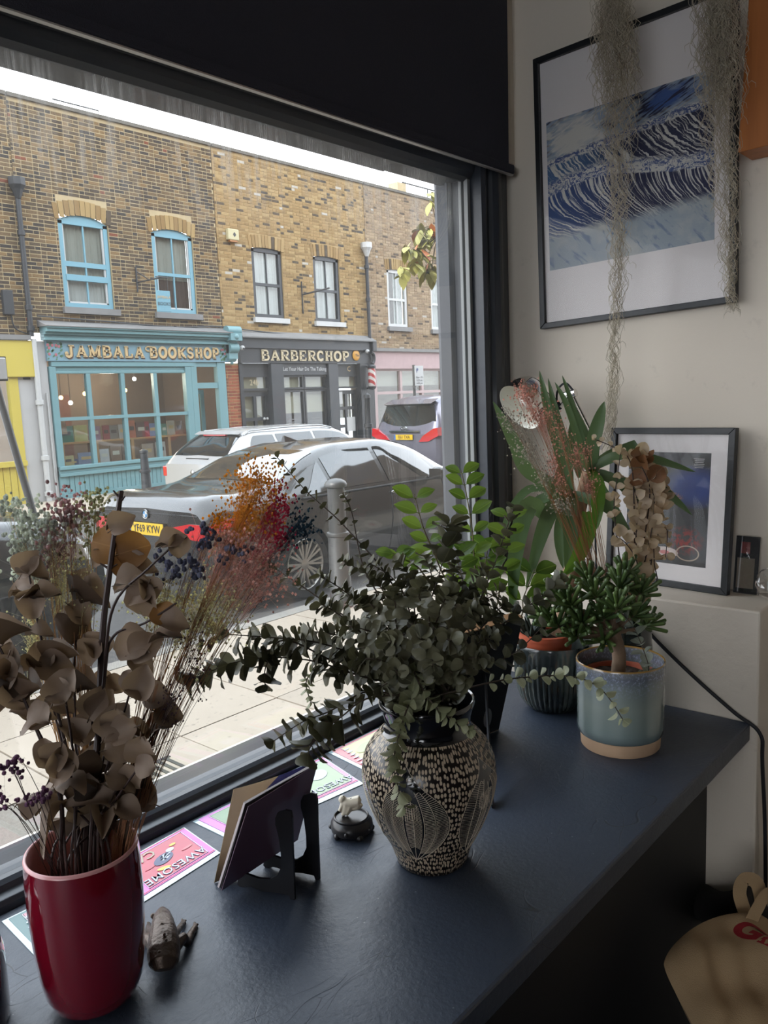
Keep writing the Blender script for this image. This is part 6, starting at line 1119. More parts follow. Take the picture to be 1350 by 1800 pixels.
# ---- orange wooden cabinet
n = N('orange_pine'); co = n.coord(); g = n.noise(n.map(co, (30, 30, 2.2)), 1.0, 4, .6, .6); c = n.mix(g, srgb(150, 84, 36), srgb(206, 128, 62)); kn = n.step(n.n('ShaderNodeTexVoronoi', {'Vector': n.map(co, (1, 7, 2.5)), 'Scale': 1.0}).outputs[0], .16, .02); n.pbr(n.mix(n.math('MULTIPLY', kn, .7), c, srgb(96, 52, 26)), .45); M_PINE = n.m
cb_ = thing('wooden_cabinet', 'orange pine wall cabinet cut off by the upper right corner', 'cabinet', (1.65, .2, 1.96))
obj('carcass', MB().prism([(.515, 1.960), (.497, 2.30), (.30, 2.30), (.30, 2.60), (-.25, 2.60), (-.25, 1.975)], (1.600, 0, 0), (0, 1, 0), (0, 0, 1), (.079, 0, 0)), M_PINE, cb_, bev=.002); obj('door', MB().box(1.588, 1.599, -.22, .10, 2.0, 2.56), M_PINE, cb_, bev=.002); obj('knob', MB().ball((1.58, .05, 2.2), .012, 10, 8), M_BACK, cb_, True)
# ---- Spanish moss hanging before the picture
M_MOSS = plain('spanish_moss_fibre', srgb(186, 176, 156), .85, var=.2, vscale=40)
def moss(label, prof, X, seed, count):
    """prof: pixel rows of centre and half width down the hank"""
    rr = random.Random(seed); top = on_x(prof[0][0], prof[0][1], X); t = thing('hanging_moss', label, 'plant', top+V((0, 0, .2))); mb = MB()
    def row(y):
        for (x0_, y0_, w0), (x1_, y1_, w1) in zip(prof[:-1], prof[1:]):
            if y0_ <= y <= y1_: k = (y-y0_)/(y1_-y0_); return x0_+(x1_-x0_)*k, w0+(w1-w0)*k
        return prof[-1][0], prof[-1][2]
    y_end = prof[-1][1]
    for i in range(count):
        ya = prof[0][1]-rr.uniform(0, 60) if i < count*.35 else prof[0][1]+(y_end-prof[0][1])*rr.random()**2.3*.93; ln = rr.uniform(60, 190); lane = rr.gauss(0, .58); y = ya; pts = []; ph_, fr, am = rr.uniform(0, 6.3), rr.uniform(.06, .16), rr.uniform(3, 9.5); dx = rr.uniform(-.5, .5)
        side_curl = rr.random() < .4
        while y < min(ya+ln, y_end+20):
            cx_, hw = row(max(y, prof[0][1])); x = cx_+max(-1.35, min(1.35, lane+dx*(y-ya)/ln))*hw+am*sin(ph_+fr*y)+(rr.uniform(-2.2, 2.2)); pts.append(on_x(x, y, X+rr.uniform(-.012, .012)+.018*lane*sin(i))); y += rr.uniform(6, 10)
        if side_curl and len(pts) > 3:
            p = pts[-1]; s = rr.choice((-1, 1)); pts += [p+V((0, s*.005, .003)), p+V((rr.uniform(-.006, .006), s*.011, -.002)), p+V((0, s*.012, -.010))]
        if len(pts) > 2: mb.tube(pts, [.00046]*(len(pts)-1)+[.00025], 3, caps=False)
    obj('fibres', mb, M_MOSS, t, kind='stuff')
    obj('cord', MB().tube([top+V((0, 0, -.05)), V((top.x, top.y, 3.0))], .0015, 5), M_MOSS, t)
moss('long grey hank of hanging moss in front of the left of the wave print', [(1078, 0, 25), (1082, 120, 30), (1083, 230, 26), (1085, 330, 20), (1086, 430, 13), (1084, 520, 10), (1080, 600, 8), (1080, 660, 7), (1076, 720, 6), (1068, 790, 6)], 1.52, 31, 470)
moss('grey hank of hanging moss over the right edge of the wave print', [(1264, 0, 34), (1268, 120, 32), (1272, 220, 28), (1278, 310, 21), (1282, 400, 14), (1284, 470, 8), (1286, 530, 5)], 1.54, 32, 470)
# ---- canvas tote bag slumped on a dark cushion
M_CANVAS = plain('unbleached_canvas', srgb(168, 142, 108), .9, var=.08, vscale=20, bump=.3, bscale=600); M_REDP = plain('red_print', srgb(146, 30, 38), .8)
tg = thing('tote_bag', 'unbleached canvas tote bag with red lettering slumped at lower right', 'bag', (1.1, .2, .6))
c0, c1, c2, c3 = at(1157, 1690, 1.30), at(1335, 1600, 1.40), at(1640, 1900, 1.22), at(1330, 2010, 1.10)
nb = (c1-c0).cross(c3-c0).normalized()
if nb.dot(FW) > 0: nb = -nb
def bagb(u, v):
    k_ = (abs(2*u-1)*abs(2*v-1))**6*.05; p = c0.lerp(c1, u).lerp(c3.lerp(c2, u), v); p = p.lerp((c0+c1+c2+c3)/4, k_)
    return p+(c0-c3).normalized()*.022*sin(pi*u)*(1-v)**2
def bagf(u, v):
    p = bagb(u, v); e_ = (sin(pi*min(1, max(0, u)))**.5)*(sin(pi*min(1, max(0, v)))**.5)
    wr_ = .010*sin(9*u+4*v)*e_+.007*sin(17*v-6*u+1)*e_+.005*sin(26*u+13*v)*e_
    return p+nb*(.040*e_+wr_*1.4)
fb2 = MB().grid(bagf, 36, 36); fb2.grid(lambda u, v: bagb(u, v)-nb*.075*(sin(pi*u)**.5)*(sin(pi*v)**.5), 16, 16); obj('body', fb2, M_CANVAS, tg, True, 180)
t_ = MB(); cu = bpy.data.curves.new('t', 'FONT'); cu.body = 'GIANT'; cu.size = 1; cu.offset = .045; ob_ = bpy.data.objects.new('t', cu); COL.objects.link(ob_); ev = ob_.evaluated_get(bpy.context.evaluated_depsgraph_get()); me = ev.to_mesh(); bm = bmesh.new(); bm.from_mesh(me); bmesh.ops.triangulate(bm, faces=bm.faces); bmesh.ops.subdivide_edges(bm, edges=bm.edges, cuts=2); ev.to_mesh_clear(); bpy.data.objects.remove(ob_)
gs = .29
vs = [bagf(.60+.0*v.co.x+(.62*v.co.y+.10*v.co.x)*gs*1.25, .09+(v.co.x*.95-.10*v.co.y)*gs*.62)+nb*.0012 for v in bm.verts]; t_.add(vs, [tuple(v.index for v in f.verts) for f in bm.faces]); bm.free(); obj('lettering', t_, M_REDP, tg)
hd = lambda pts, w_: MB().grid(lambda u, v: (lambda P_, k: P_[k].lerp(P_[min(k+1, len(P_)-1)], u*(len(P_)-1)-k)+FW.cross((P_[min(k+1, len(P_)-1)]-P_[max(k-1, 0)])).normalized()*(w_*(v-.5)))(pts, min(int(u*(len(pts)-1)), len(pts)-1)), 24, 3)
obj('handle', hd(spline([at(1312, 1640, 1.36), at(1330, 1600, 1.37), at(1352, 1570, 1.39), at(1385, 1585, 1.42)], 8), .022), M_CANVAS, tg, True, 180); obj('handle', hd(spline([at(1310, 1605, 1.40), at(1300, 1570, 1.42), at(1308, 1546, 1.42), at(1330, 1552, 1.42), at(1340, 1590, 1.41)], 8), .024), M_CANVAS, tg, True, 180)
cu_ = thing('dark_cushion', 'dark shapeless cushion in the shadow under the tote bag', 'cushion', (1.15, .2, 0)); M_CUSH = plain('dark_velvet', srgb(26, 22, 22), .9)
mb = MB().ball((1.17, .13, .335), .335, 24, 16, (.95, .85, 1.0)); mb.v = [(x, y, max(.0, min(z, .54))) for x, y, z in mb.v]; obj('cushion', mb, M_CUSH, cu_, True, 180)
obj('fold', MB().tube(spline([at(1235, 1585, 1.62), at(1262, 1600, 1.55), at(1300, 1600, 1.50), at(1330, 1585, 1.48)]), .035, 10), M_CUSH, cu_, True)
# ================================================================== plants and bouquets
def leaf_mat(name, a, b, trans=.25, rough=.55, back=None, vein=True):
    n = N(name); r = n.n('ShaderNodeObjectInfo').outputs['Random']; co = n.coord(); q = n.sep(co)
    c = n.mix(r, a, b); c = n.mix(n.noise(co, 90, 3), n.mix(1, c, (.82,)*3, 'MULTIPLY'), c)
    if vein:
        v = n.step(n.math('ABSOLUTE', q[0]), .0009, .0002); c = n.mix(n.math('MULTIPLY', v, .35), c, tuple(min(1, x*1.5+.02) for x in b))
    if back: c = n.mix(n.n('ShaderNodeNewGeometry').outputs['Backfacing'], c, back)
    p = n.n('ShaderNodeBsdfPrincipled', {'Base Color': c, 'Roughness': rough}); t = n.n('ShaderNodeBsdfTranslucent', {0: n.mix(1, c, (1.25, 1.2, .9), 'MULTIPLY')})
    m = n.n('ShaderNodeMixShader', {0: trans, 1: p.outputs[0], 2: t.outputs[0]}); n.t.links.new(m.outputs[0], n.out.inputs[0]); return n.m
def leaf_mesh(name, mat, L_, W_, shape, cup=.0, curl=.0, fold=.0, stalk=.12, nu=7, nv=4, wave=0.0, seed=0):
    """blade along +Y from the origin, face up +Z; shape(t) gives the relative half width"""
    rr = random.Random(seed); ph = rr.uniform(0, 6)
    def f(u, v):
        s = v*2-1; w_ = shape(u)*W_*.5; y = L_*(stalk+(1-stalk)*u); x = s*w_
        z = cup*W_*(s*s)*shape(u)-curl*L_*u*u+fold*W_*abs(s)*shape(u)+wave*W_*sin(u*7+ph+s*1.3)*s*s
        return (x, y, z)
    mb = MB().grid(f, nu, nv, uv=False)
    if stalk > .01: mb.tube([(0, 0, 0), (0, L_*stalk*1.6, f(.1, .5)[2])], [L_*.012+.0003, L_*.008+.0002], 4, caps=False)
    return mb.mesh(name, mat, (0, 0, 0), True, 180)
HEART = lambda t: max(.015, (sqrt(max(0, 1-(2*t*.97-.97)**2)))*(1.12-.30*t) if t < .7 else (sqrt(max(0, 1-(2*t*.97-.97)**2)))*(.91-.9*(t-.7)))
ROUND = lambda t: max(.02, sqrt(max(0, 1-(2*t*.98-.98)**2)))
OVAL = lambda t: max(.02, sin(pi*min(1, t*.96+.03))**.8)
POINT = lambda t: max(.01, (sin(pi*t**.75)**.9))
STRAP = lambda t: max(.02, min(1, .55+t*2.2)*(1 if t < .5 else (1-((t-.5)/.5)**2.2)))
def side_vec(d, ang):
    a = d.orthogonal().normalized(); b = d.cross(a); return a*cos(ang)+b*sin(ang)
def branch(name, label, cat, pts, leaves, stem_mat, r0, r1, n, rr, group=None, start=.15, tilt=.9, scale=(1, .6), pairs=True, twist=1.57, droop=0.0, face=None, jitter=.25, stem_name='stem'):
    """a stem with its leaves, each leaf a part"""
    P = spline(pts, 6); t = thing(name, label, cat, P[0], group); m = len(P)
    obj(stem_name, MB().tube(P, [r0+(r1-r0)*k/(m-1) for k in range(m)], 6), stem_mat, t, True)
    ang = rr.uniform(0, 6)
    for k in range(n):
        s = start+(1-start)*(k+.4)/n; i = min(int(s*(m-1)), m-2); p = P[i].lerp(P[i+1], s*(m-1)-i); d = (P[i+1]-P[i]).normalized(); ang += twist+rr.uniform(-.3, .3)
        for j in range(2 if pairs else 1):
            sv = side_vec(d, ang+pi*j+rr.uniform(-jitter, jitter)); dl_ = (sv*tilt+d*(1-tilt*.6)+V((0, 0, -droop))).normalized(); up = d*(.9)-sv*.3+V((rr.uniform(-.4, .4), rr.uniform(-.4, .4), rr.uniform(-.2, .5)))*jitter*2
            up = up if face is None else up*(1-face)+(-FW+V((rr.uniform(-.5, .5), rr.uniform(-.3, .3), rr.uniform(-.2, .6))))*face; sc = (scale[0]+(scale[1]-scale[0])*s)*rr.uniform(.82, 1.15); inst('leaf', rr.choice(leaves), frame(p, dl_, up, sc), t)
    return t
def spray(label, base, mid, heads, mat, stem_mat, rr, group=None, r=.0017, name='dried_spray', stems=9, big=False, twig=.00009):
    """fan of thin stems ending in clouds of tiny blossoms; heads: (centre, radii in x y z, count)"""
    t = thing(name, label, 'dried flowers', base, group); st = MB(); bl_ = MB(); tw = MB()
    for c, rad, cnt in heads:
        hubs = []
        for k in range(max(4, int(stems*.55))):
            e = c+V((rr.gauss(0, .45)*rad[0], rr.gauss(0, .45)*rad[1], rr.gauss(0, .45)*rad[2])); m_ = mid+V((rr.gauss(0, .006), rr.gauss(0, .006), rr.gauss(0, .006))); st.tube(bez(base+V((rr.gauss(0, .004), rr.gauss(0, .004), 0)), m_, e, 7), [.00034]*7+[.00018], 4, caps=False); hubs.append((e, m_))
        for k in range(cnt):
            h, m_ = rr.choice(hubs); p = c+V((rr.gauss(0, .6)*rad[0], rr.gauss(0, .6)*rad[1], rr.gauss(0, .6)*rad[2])); h2 = min(hubs, key=lambda q: (q[0]-p).length) if k % 2 else (h, m_)
            a = h2[0].lerp(h2[1], rr.uniform(0, .22)); tw.tube([a, a.lerp(p, .55)+V((rr.gauss(0, .0015), rr.gauss(0, .0015), .002)), p], [twig*1.3, twig, twig*.8], 3, caps=False)
            q = r*rr.uniform(.85, 1.6)
            if big: bl_.ball(p, q, 6, 4)
            else: bl_.octa(p, q)
    obj('stems', st, stem_mat, t, kind='stuff'); obj('twigs', tw, mat, t, kind='stuff'); obj('blossom', bl_, mat, t, kind='stuff'); return t
rr = random.Random(77)
M_EUC = leaf_mat('eucalyptus_leaf', srgb(56, 56, 40), srgb(98, 97, 74), .14, .5, srgb(108, 106, 84)); M_EUCL = leaf_mat('pale_eucalyptus_leaf', srgb(132, 136, 104), srgb(158, 160, 128), .2, .5); M_EUCG = leaf_mat('silver_eucalyptus_leaf', srgb(140, 150, 138), srgb(168, 176, 164), .2, .5)
M_TWIG = plain('eucalyptus_twig', srgb(70, 58, 48), .7); M_BRN = leaf_mat('brown_dried_leaf', srgb(48, 38, 31), srgb(112, 90, 73), .28, .6, srgb(138, 118, 102)); M_BRO = leaf_mat('backlit_dried_leaf', srgb(134, 94, 54), srgb(150, 110, 66), .35, .6); M_DSTEM = plain('dark_dried_stem', srgb(52, 34, 30), .6); M_STRAW = plain('straw_stem', srgb(176, 136, 88), .7, var=.2); M_TAN = plain('tan_stem', srgb(150, 104, 70), .7, var=.2)  # amber tone paints in daylight glowing through the upper dried leaves
EU = [leaf_mesh('leaf', M_EUC, .026, .023, ROUND, cup=c, curl=k, wave=w, seed=i) for i, (c, k, w) in enumerate([(.22, .1, .03), (.1, .25, .06), (.34, .0, .02), (-.1, .3, .07), (.18, -.2, .05)])]
EL = [leaf_mesh('leaf', M_EUCL, .021, .020, ROUND, cup=c, curl=k, seed=i) for i, (c, k) in enumerate([(.25, .1), (.12, .3), (.3, -.1)])]
EG = [leaf_mesh('leaf', M_EUCG, .019, .018, ROUND, cup=c, curl=k, seed=i) for i, (c, k) in enumerate([(.25, .1), (.12, .3)])]
# ---- eucalyptus bouquet in the carved vase
DM = 1.091; mouth = PV+V((0, 0, .222)); foot = PV+V((0, 0, .14))
def euc(label, pix, n, group=None, leaves=EU, scale=(1, .62), start=.3, r0=.0016, **k):
    pts = [foot+V((rr.uniform(-.02, .02), rr.uniform(-.02, .02), 0)), mouth+V((rr.uniform(-.03, .03), rr.uniform(-.03, .03), 0))]+[at(*p) for p in pix]
    return branch('eucalyptus_branch', label, 'branch', pts, leaves, M_TWIG, r0, .0006, n, rr, group, start=start, scale=scale, **k)
GRP = 'eucalyptus branches in the carved vase'
euc('tall thin eucalyptus twig with paired leaves rising before the parked saloon', [(700, 1050, 1.12), (610, 930, 1.15), (540, 865, 1.17), (484, 800, 1.19)], 13, GRP, scale=(.9, .42), start=.42)
euc('eucalyptus twig leaning left to just under the tall thin one', [(690, 1090, 1.10), (640, 1000, 1.12), (618, 900, 1.14), (602, 866, 1.14)], 10, GRP, scale=(.75, .35), start=.45)
euc('low eucalyptus twig with dark leaves pointing at the alloy wheel', [(660, 1130, 1.08), (580, 1065, 1.10), (500, 1010, 1.12), (460, 985, 1.13)], 9, GRP, scale=(.9, .55), start=.45)
euc('eucalyptus branch reaching far left over the pavement, upper of two', [(640, 1160, 1.05), (560, 1130, 1.03), (470, 1120, 1.01), (350, 1112, .99)], 25, GRP, scale=(1.1, .95), start=.3, droop=.15)
euc('eucalyptus branch reaching far left over the pavement, lower of two', [(640, 1190, 1.05), (540, 1160, 1.03), (430, 1160, 1.01), (325, 1200, .99)], 30, GRP, scale=(1.1, 1.0), start=.3, droop=.25)
euc('short dark eucalyptus branch hanging down from the left pair', [(600, 1170, 1.04), (500, 1125, 1.02), (468, 1170, 1.01), (466, 1205, 1.01)], 9, GRP, scale=(.9, .7), start=.5, droop=.3)
euc('eucalyptus branch drooping onto the window rail left of the vase', [(650, 1215, 1.05), (580, 1250, 1.04), (530, 1270, 1.03), (478, 1305, 1.02)], 11, GRP, scale=(1.0, .75), start=.4, droop=.2)
euc('eucalyptus branch with big leaves hanging just left of the vase neck', [(660, 1225, 1.03), (600, 1260, 1.02), (560, 1290, 1.01), (540, 1325, 1.0)], 9, GRP, scale=(1.35, 1.1), start=.45, droop=.3)
euc('pale sprig with small leaves hanging over the pavement left of the bouquet', [(640, 1180, 1.05), (560, 1180, 1.06), (538, 1200, 1.06), (548, 1238, 1.06)], 8, GRP, EL, (.8, .55), .55)
euc('pale green eucalyptus trail hanging down over the carved fish', [(720, 1235, 1.02), (702, 1290, .99), (692, 1350, .985), (712, 1420, .985)], 19, GRP, EL, (1.15, .75), .30, twist=1.2, tilt=.75)
euc('pale green eucalyptus trail curling over the vase collar', [(730, 1180, 1.0), (755, 1230, .98), (790, 1262, .98), (828, 1284, .985)], 15, GRP, EL, (1.25, .6), .35, tilt=.75)
euc('tall eucalyptus tip with large leaves at the top centre of the bouquet', [(745, 1100, 1.08), (772, 1010, 1.09), (785, 950, 1.10), (790, 922, 1.10)], 12, GRP, scale=(1.0, 1.15), start=.45)
euc('eucalyptus branch rising at the right side against the jamb', [(810, 1120, 1.09), (862, 1010, 1.11), (890, 930, 1.13), (905, 890, 1.14)], 15, GRP, scale=(.95, .6), start=.35)
euc('eucalyptus branch spreading right towards the jade plant', [(830, 1140, 1.08), (900, 1085, 1.11), (950, 1050, 1.14), (985, 1020, 1.16)], 16, GRP, scale=(.95, .7), start=.35)
euc('eucalyptus branch with small leaves before the backed picture frame', [(820, 1180, 1.06), (880, 1160, 1.07), (915, 1140, 1.10), (960, 1095, 1.13)], 8, GRP, scale=(.9, .65), start=.35)
euc('long thin eucalyptus runner crossing the ribbed pot and drooping over the blue pot', [(840, 1205, 1.07), (930, 1190, 1.13), (1010, 1190, 1.17), (1060, 1215, 1.19), (1098, 1270, 1.20)], 15, GRP, EL, (.75, .8), .35)
dense = [(560, 1010, 1.10), (600, 985, 1.14), (650, 990, 1.12), (700, 985, 1.16), (745, 975, 1.12), (800, 985, 1.15), (850, 1000, 1.14), (880, 1040, 1.10), (888, 1062, 1.08), (560, 1060, 1.04), (600, 1100, .99), (640, 1050, 1.0), (690, 1040, .98), (740, 1030, 1.0), (790, 1040, .98), (840, 1070, 1.0), (870, 1120, 1.02), (620, 1160, .96), (680, 1130, .95), (740, 1120, .94), (800, 1130, .95), (850, 1160, .98), (650, 1220, .98), (700, 1190, .95), (760, 1180, .95), (815, 1200, .96), (530, 1110, 1.08), (590, 1190, 1.02), (600, 1040, 1.16), (770, 1080, 1.18), (680, 1080, 1.16), (850, 1060, 1.17)]
ROWN = ['top', 'second', 'third', 'fourth', 'lowest']; ORD = ['first', 'second', 'third', 'fourth', 'fifth', 'sixth', 'seventh', 'eighth', 'ninth', 'tenth', 'eleventh']
rank = sorted(dense, key=lambda q: q[1]); rows = [sorted(rank[i*7:(i+1)*7 if i < 4 else None]) for i in range(5)]
for ri, row in enumerate(rows):
    for ci, (x, y, d) in enumerate(row):
        mx_, my_ = (x+748)/2+rr.uniform(-25, 25), (y+1230)/2-30+rr.uniform(-15, 15)
        euc('%s eucalyptus tip from the left, %s row of the dense carved vase bouquet' % (ORD[ci], ROWN[ri]), [(mx_, my_, (d+DM)/2), ((x+mx_)/2+rr.uniform(-12, 12), (y+my_)/2-10, d), (x, y, d)], 18, 'dense eucalyptus branches in the carved vase', scale=(.90, .60), start=.22, jitter=.45)
# ---- dried bouquet in the red vase
BL_ = [leaf_mesh('leaf', M_BRN, .041, .034, (HEART, ROUND)[i % 2], cup=c, curl=k, wave=w, fold=f, seed=i) for i, (c, k, w, f) in enumerate([(.4, .25, .12, 0), (.15, .7, .22, 0), (.9, .2, .08, .1), (-.4, .5, .24, 0), (.3, -.5, .16, .5), (1.2, .4, .12, 0), (.3, 1.0, .18, .3)])]
BO_ = [leaf_mesh('leaf', M_BRO, .042, .044, ROUND, cup=c, curl=k, wave=w, seed=i) for i, (c, k, w) in enumerate([(.12, .1, .05), (.2, .25, .08)])]
rm_ = RV+V((0, 0, .169)); rf_ = RV+V((0, 0, .035)); DR = .868
def dried(label, pix, leaves, n, explicit=(), r0=.0022, r1=.0011, scale=(1, .8), start=.35, group='dried brown branches in the red vase', off=None, droop=.1, nodes=()):
    o = off or V((rr.uniform(-.028, .028), rr.uniform(-.028, .028), 0)); pts = [rf_+o*.5, rm_+o]+[at(*p) for p in pix]
    t = branch('dried_branch', label, 'branch', pts, leaves, M_DSTEM, r0, r1, n, rr, group, start=start, scale=scale, droop=droop, jitter=.5)
    for (x, y, dd, ang, tilt, s_, kind) in explicit:   # leaf pointing along a direction across the line of sight
        p = at(x, y, dd); d = RT*cos(radians(ang))+UP*sin(radians(ang)); up = (-FW*cos(radians(tilt))+(UP*.8+RT*.4)*sin(radians(tilt))); inst('leaf', (BO_ if kind else BL_)[int(x) % 2], frame(p-d*.025*s_, d, up, s_), t)
    for (x, y, dd, x2, y2) in nodes: obj('side_shoot', MB().tube([at(x, y, dd), at(x2, y2, dd)], [.0016, .0008], 6), M_DSTEM, t)
    return t
dried('tall thick dark dried stem with backlit amber leaves in the middle of the red vase bouquet', [(172, 1300, .86), (180, 1120, .87), (196, 980, .88), (213, 863, .89)], BL_, 0, [(216, 918, .872, 35, 20, .8, 0), (196, 920, .885, 200, 60, .6, 0), (186, 958, .895, 165, 10, 1.0, 1), (218, 948, .90, 50, 15, .7, 1), (235, 965, .885, 20, 15, .95, 1), (228, 990, .888, -20, 30, .95, 1), (172, 985, .90, 215, 35, .6, 0), (246, 1000, .88, 15, 65, 1.05, 0), (218, 1028, .878, 190, 50, .9, 0), (166, 1130, .875, 120, 50, .9, 0), (158, 1150, .868, 235, 60, .9, 0)], r0=.0042, r1=.0028, start=.9, off=V((.006, .004, 0)), nodes=[(213, 878, .888, 199, 862), (213, 880, .888, 220, 872), (192, 1000, .879, 176, 990), (191, 1000, .879, 206, 992)])
dried('dried branch rising right with grey leaves crossing before the number plate', [(182, 1200, .86), (200, 1065, .85), (260, 1000, .84), (306, 958, .84)], BL_, 0, [(306, 948, .838, 30, 50, .75, 0), (314, 962, .842, 280, 40, .7, 0), (290, 955, .845, 170, 60, .7, 0), (240, 1045, .85, 200, 35, .95, 0), (245, 1060, .846, 245, 20, 1.1, 0), (262, 1040, .848, 300, 50, .8, 0), (232, 1018, .852, 20, 60, .9, 0)], start=.9)
dried('dried branch bending right with round leaves below the tail light', [(184, 1190, .86), (200, 1118, .86), (255, 1095, .85), (310, 1060, .84)], BL_, 0, [(285, 1078, .845, 130, 30, .65, 1), (308, 1096, .84, 0, 50, .85, 0), (280, 1118, .845, 180, 70, .8, 0), (300, 1115, .84, 10, 75, .7, 0), (226, 1135, .855, 195, 30, 1.2, 0), (258, 1135, .85, 30, 25, 1.0, 0), (250, 1170, .848, 330, 40, .8, 0)], start=.9)
dried('dried branch at the left with pale curled leaves', [(122, 1340, .85), (85, 1180, .86), (64, 1080, .87), (50, 1000, .87)], BL_, 2, [(50, 988, .868, 60, 60, .85, 0), (60, 1006, .862, 0, 70, .9, 0), (32, 1035, .868, 190, 60, .85, 0), (82, 1043, .866, 20, 65, .8, 0), (56, 1066, .86, 255, 25, .95, 0), (72, 1112, .86, 10, 75, .75, 0), (70, 1150, .858, 110, 30, .85, 0), (100, 1172, .855, 345, 20, 1.0, 0)], start=.5)
dried('dried branch with twisted leaves left of the thick dark stem', [(140, 1340, .88), (130, 1200, .89), (135, 1110, .90), (141, 1030, .90)], BL_, 3, [(138, 1034, .90, 170, 60, .7, 0), (150, 1045, .90, 340, 60, .6, 0), (140, 1080, .895, 320, 45, .85, 0), (125, 1072, .90, 140, 50, .7, 0)], start=.5)
dried('dried branch half cut off by the left edge of the photo', [(105, 1400, .82), (55, 1260, .82), (20, 1180, .82), (-10, 1120, .82)], BL_, 3, [(10, 1160, .82, 80, 30, 1.0, 0), (2, 1188, .815, 250, 40, 1.1, 0), (28, 1215, .82, 200, 40, .9, 0), (40, 1250, .822, 150, 60, .8, 0), (30, 1225, .818, 300, 20, .9, 0)], start=.6)
low = [(60, 1270), (95, 1250), (110, 1200), (130, 1290), (165, 1240), (200, 1215), (235, 1195), (268, 1230), (285, 1270), (240, 1290), (205, 1300), (170, 1330), (120, 1350), (250, 1340), (215, 1370), (180, 1395), (90, 1330), (145, 1410), (235, 1410), (130, 1240), (200, 1260)]
rank = sorted(low, key=lambda q: q[1]); rows = [sorted(rank[i*5:(i+1)*5 if i < 3 else None]) for i in range(4)]; ROWL = ['top', 'second', 'third', 'lowest']
i = 0
for ri, row in enumerate(rows):
    for ci, (x, y) in enumerate(row):
        d = .80+.12*((i*7) % 5)/4; mx_, my_ = (x+150)/2, (y+1480)/2; i += 1
        dried('%s short brown dried branch from the left, %s row in the red vase' % (ORD[ci], ROWL[ri]), [(mx_, my_, (d+DR)/2), (x, y, d)], BL_, 1, [(x+rr.uniform(-16, 16), y+rr.uniform(-16, 16), d-.01, rr.uniform(0, 360), rr.uniform(5, 65), rr.uniform(.68, 1.0), 0) for _ in range(2)], r0=.0015, scale=(.85, .85), start=.4, group='short brown dried branches in the red vase')
def fm(nm, r_, g_, b_):
    n = N(nm); r = n.n('ShaderNodeNewGeometry').outputs['Random Per Island']; c0 = srgb(r_, g_, b_); c = n.mix(r, tuple(x*.62 for x in c0), tuple(min(1, x*1.45+.01) for x in c0))
    p = n.n('ShaderNodeBsdfDiffuse', {0: c}); t = n.n('ShaderNodeBsdfTranslucent', {0: c}); m = n.n('ShaderNodeMixShader', {0: .45, 1: p.outputs[0], 2: t.outputs[0]}); n.t.links.new(m.outputs[0], n.out.inputs[0]); return n.m
F_OR, F_MG, F_PK, F_TL, F_BL, F_CR, F_GW, F_MV, F_YL, F_PU, F_DK = fm('orange_blossom', 230, 168, 78), fm('magenta_blossom', 200, 70, 104), fm('pink_blossom', 224, 180, 168), fm('teal_blossom', 58, 84, 100), fm('steel_blue_thistle', 112, 114, 134), fm('cream_blossom', 234, 218, 180), fm('grey_white_blossom', 206, 210, 198), fm('mauve_blossom', 190, 158, 158), fm('yellow_blossom', 232, 160, 40), fm('purple_blossom', 120, 86, 110), fm('dusk_blossom', 96, 76, 86)
G = 'dyed dried flower sprays in the red vase'
def rsp(label, mid, heads, mat, stem=M_TAN, group=G, d=.87, **k):
    o = V((rr.uniform(-.02, .03), rr.uniform(-.02, .02), 0)); sc = d/F_PX; hs = [(at(x, y, dd), (V((abs(RT.x), abs(RT.y), 0))*(rx*dd/F_PX)*1.3+V((0, 0, ry*dd/F_PX))), c) for x, y, dd, rx, ry, c in heads]
    return spray(label, rf_+o, at(*mid), hs, mat, stem, rr, group, **k)
rsp('orange dyed spray at the top right of the dried bouquet', (235, 1300, .87), [(448, 848, .93, 46, 34, 360), (440, 900, .93, 40, 36, 300)], F_OR, r=.0014, stems=12)
rsp('magenta dyed spray beside the orange one', (240, 1300, .87), [(487, 895, .94, 26, 40, 230), (490, 945, .94, 20, 18, 110)], F_MG, r=.0014, stems=10)
rsp('dark teal dyed spray at the far right of the dried bouquet', (245, 1310, .87), [(530, 925, .95, 26, 26, 190)], F_TL, M_DSTEM, r=.0014, stems=8)
rsp('dusty pink spray under the orange and magenta ones', (235, 1310, .87), [(440, 985, .92, 64, 50, 400), (400, 945, .92, 44, 32, 170), (470, 1030, .93, 34, 30, 110)], F_PK, r=.0015, stems=14)
rsp('small yellow spray between the orange and pink ones', (230, 1300, .87), [(386, 912, .92, 16, 14, 60)], F_YL, r=.0014, stems=4)
rsp('steel blue thistle heads left of the pink spray', (225, 1310, .86), [(358, 945, .90, 28, 22, 34), (300, 995, .88, 36, 28, 44), (340, 1000, .89, 22, 18, 22)], F_BL, r=.0023, stems=10, big=True)
rsp('second group of blue thistle heads in front of the pink spray', (230, 1310, .86), [(410, 972, .90, 22, 12, 22)], F_BL, r=.0023, stems=5, big=True)
rsp('cream gypsophila spray below the blue thistles', (215, 1320, .87), [(290, 1060, .90, 55, 45, 300), (380, 1060, .92, 55, 50, 330), (330, 1110, .90, 40, 50, 160)], F_CR, M_STRAW, r=.0013, stems=16)
rsp('dusk purple tiny flowers at the lower right of the dried bouquet', (225, 1340, .86), [(345, 1150, .89, 30, 60, 90), (300, 1240, .87, 20, 40, 40)], F_DK, M_DSTEM, r=.0011, stems=9)
rsp('grey white gypsophila cloud at the left of the dried bouquet', (110, 1300, .88), [(70, 925, .93, 46, 34, 230), (45, 985, .92, 30, 50, 160), (20, 890, .93, 30, 22, 60)], F_GW, M_STRAW, r=.0019, stems=14, big=True)
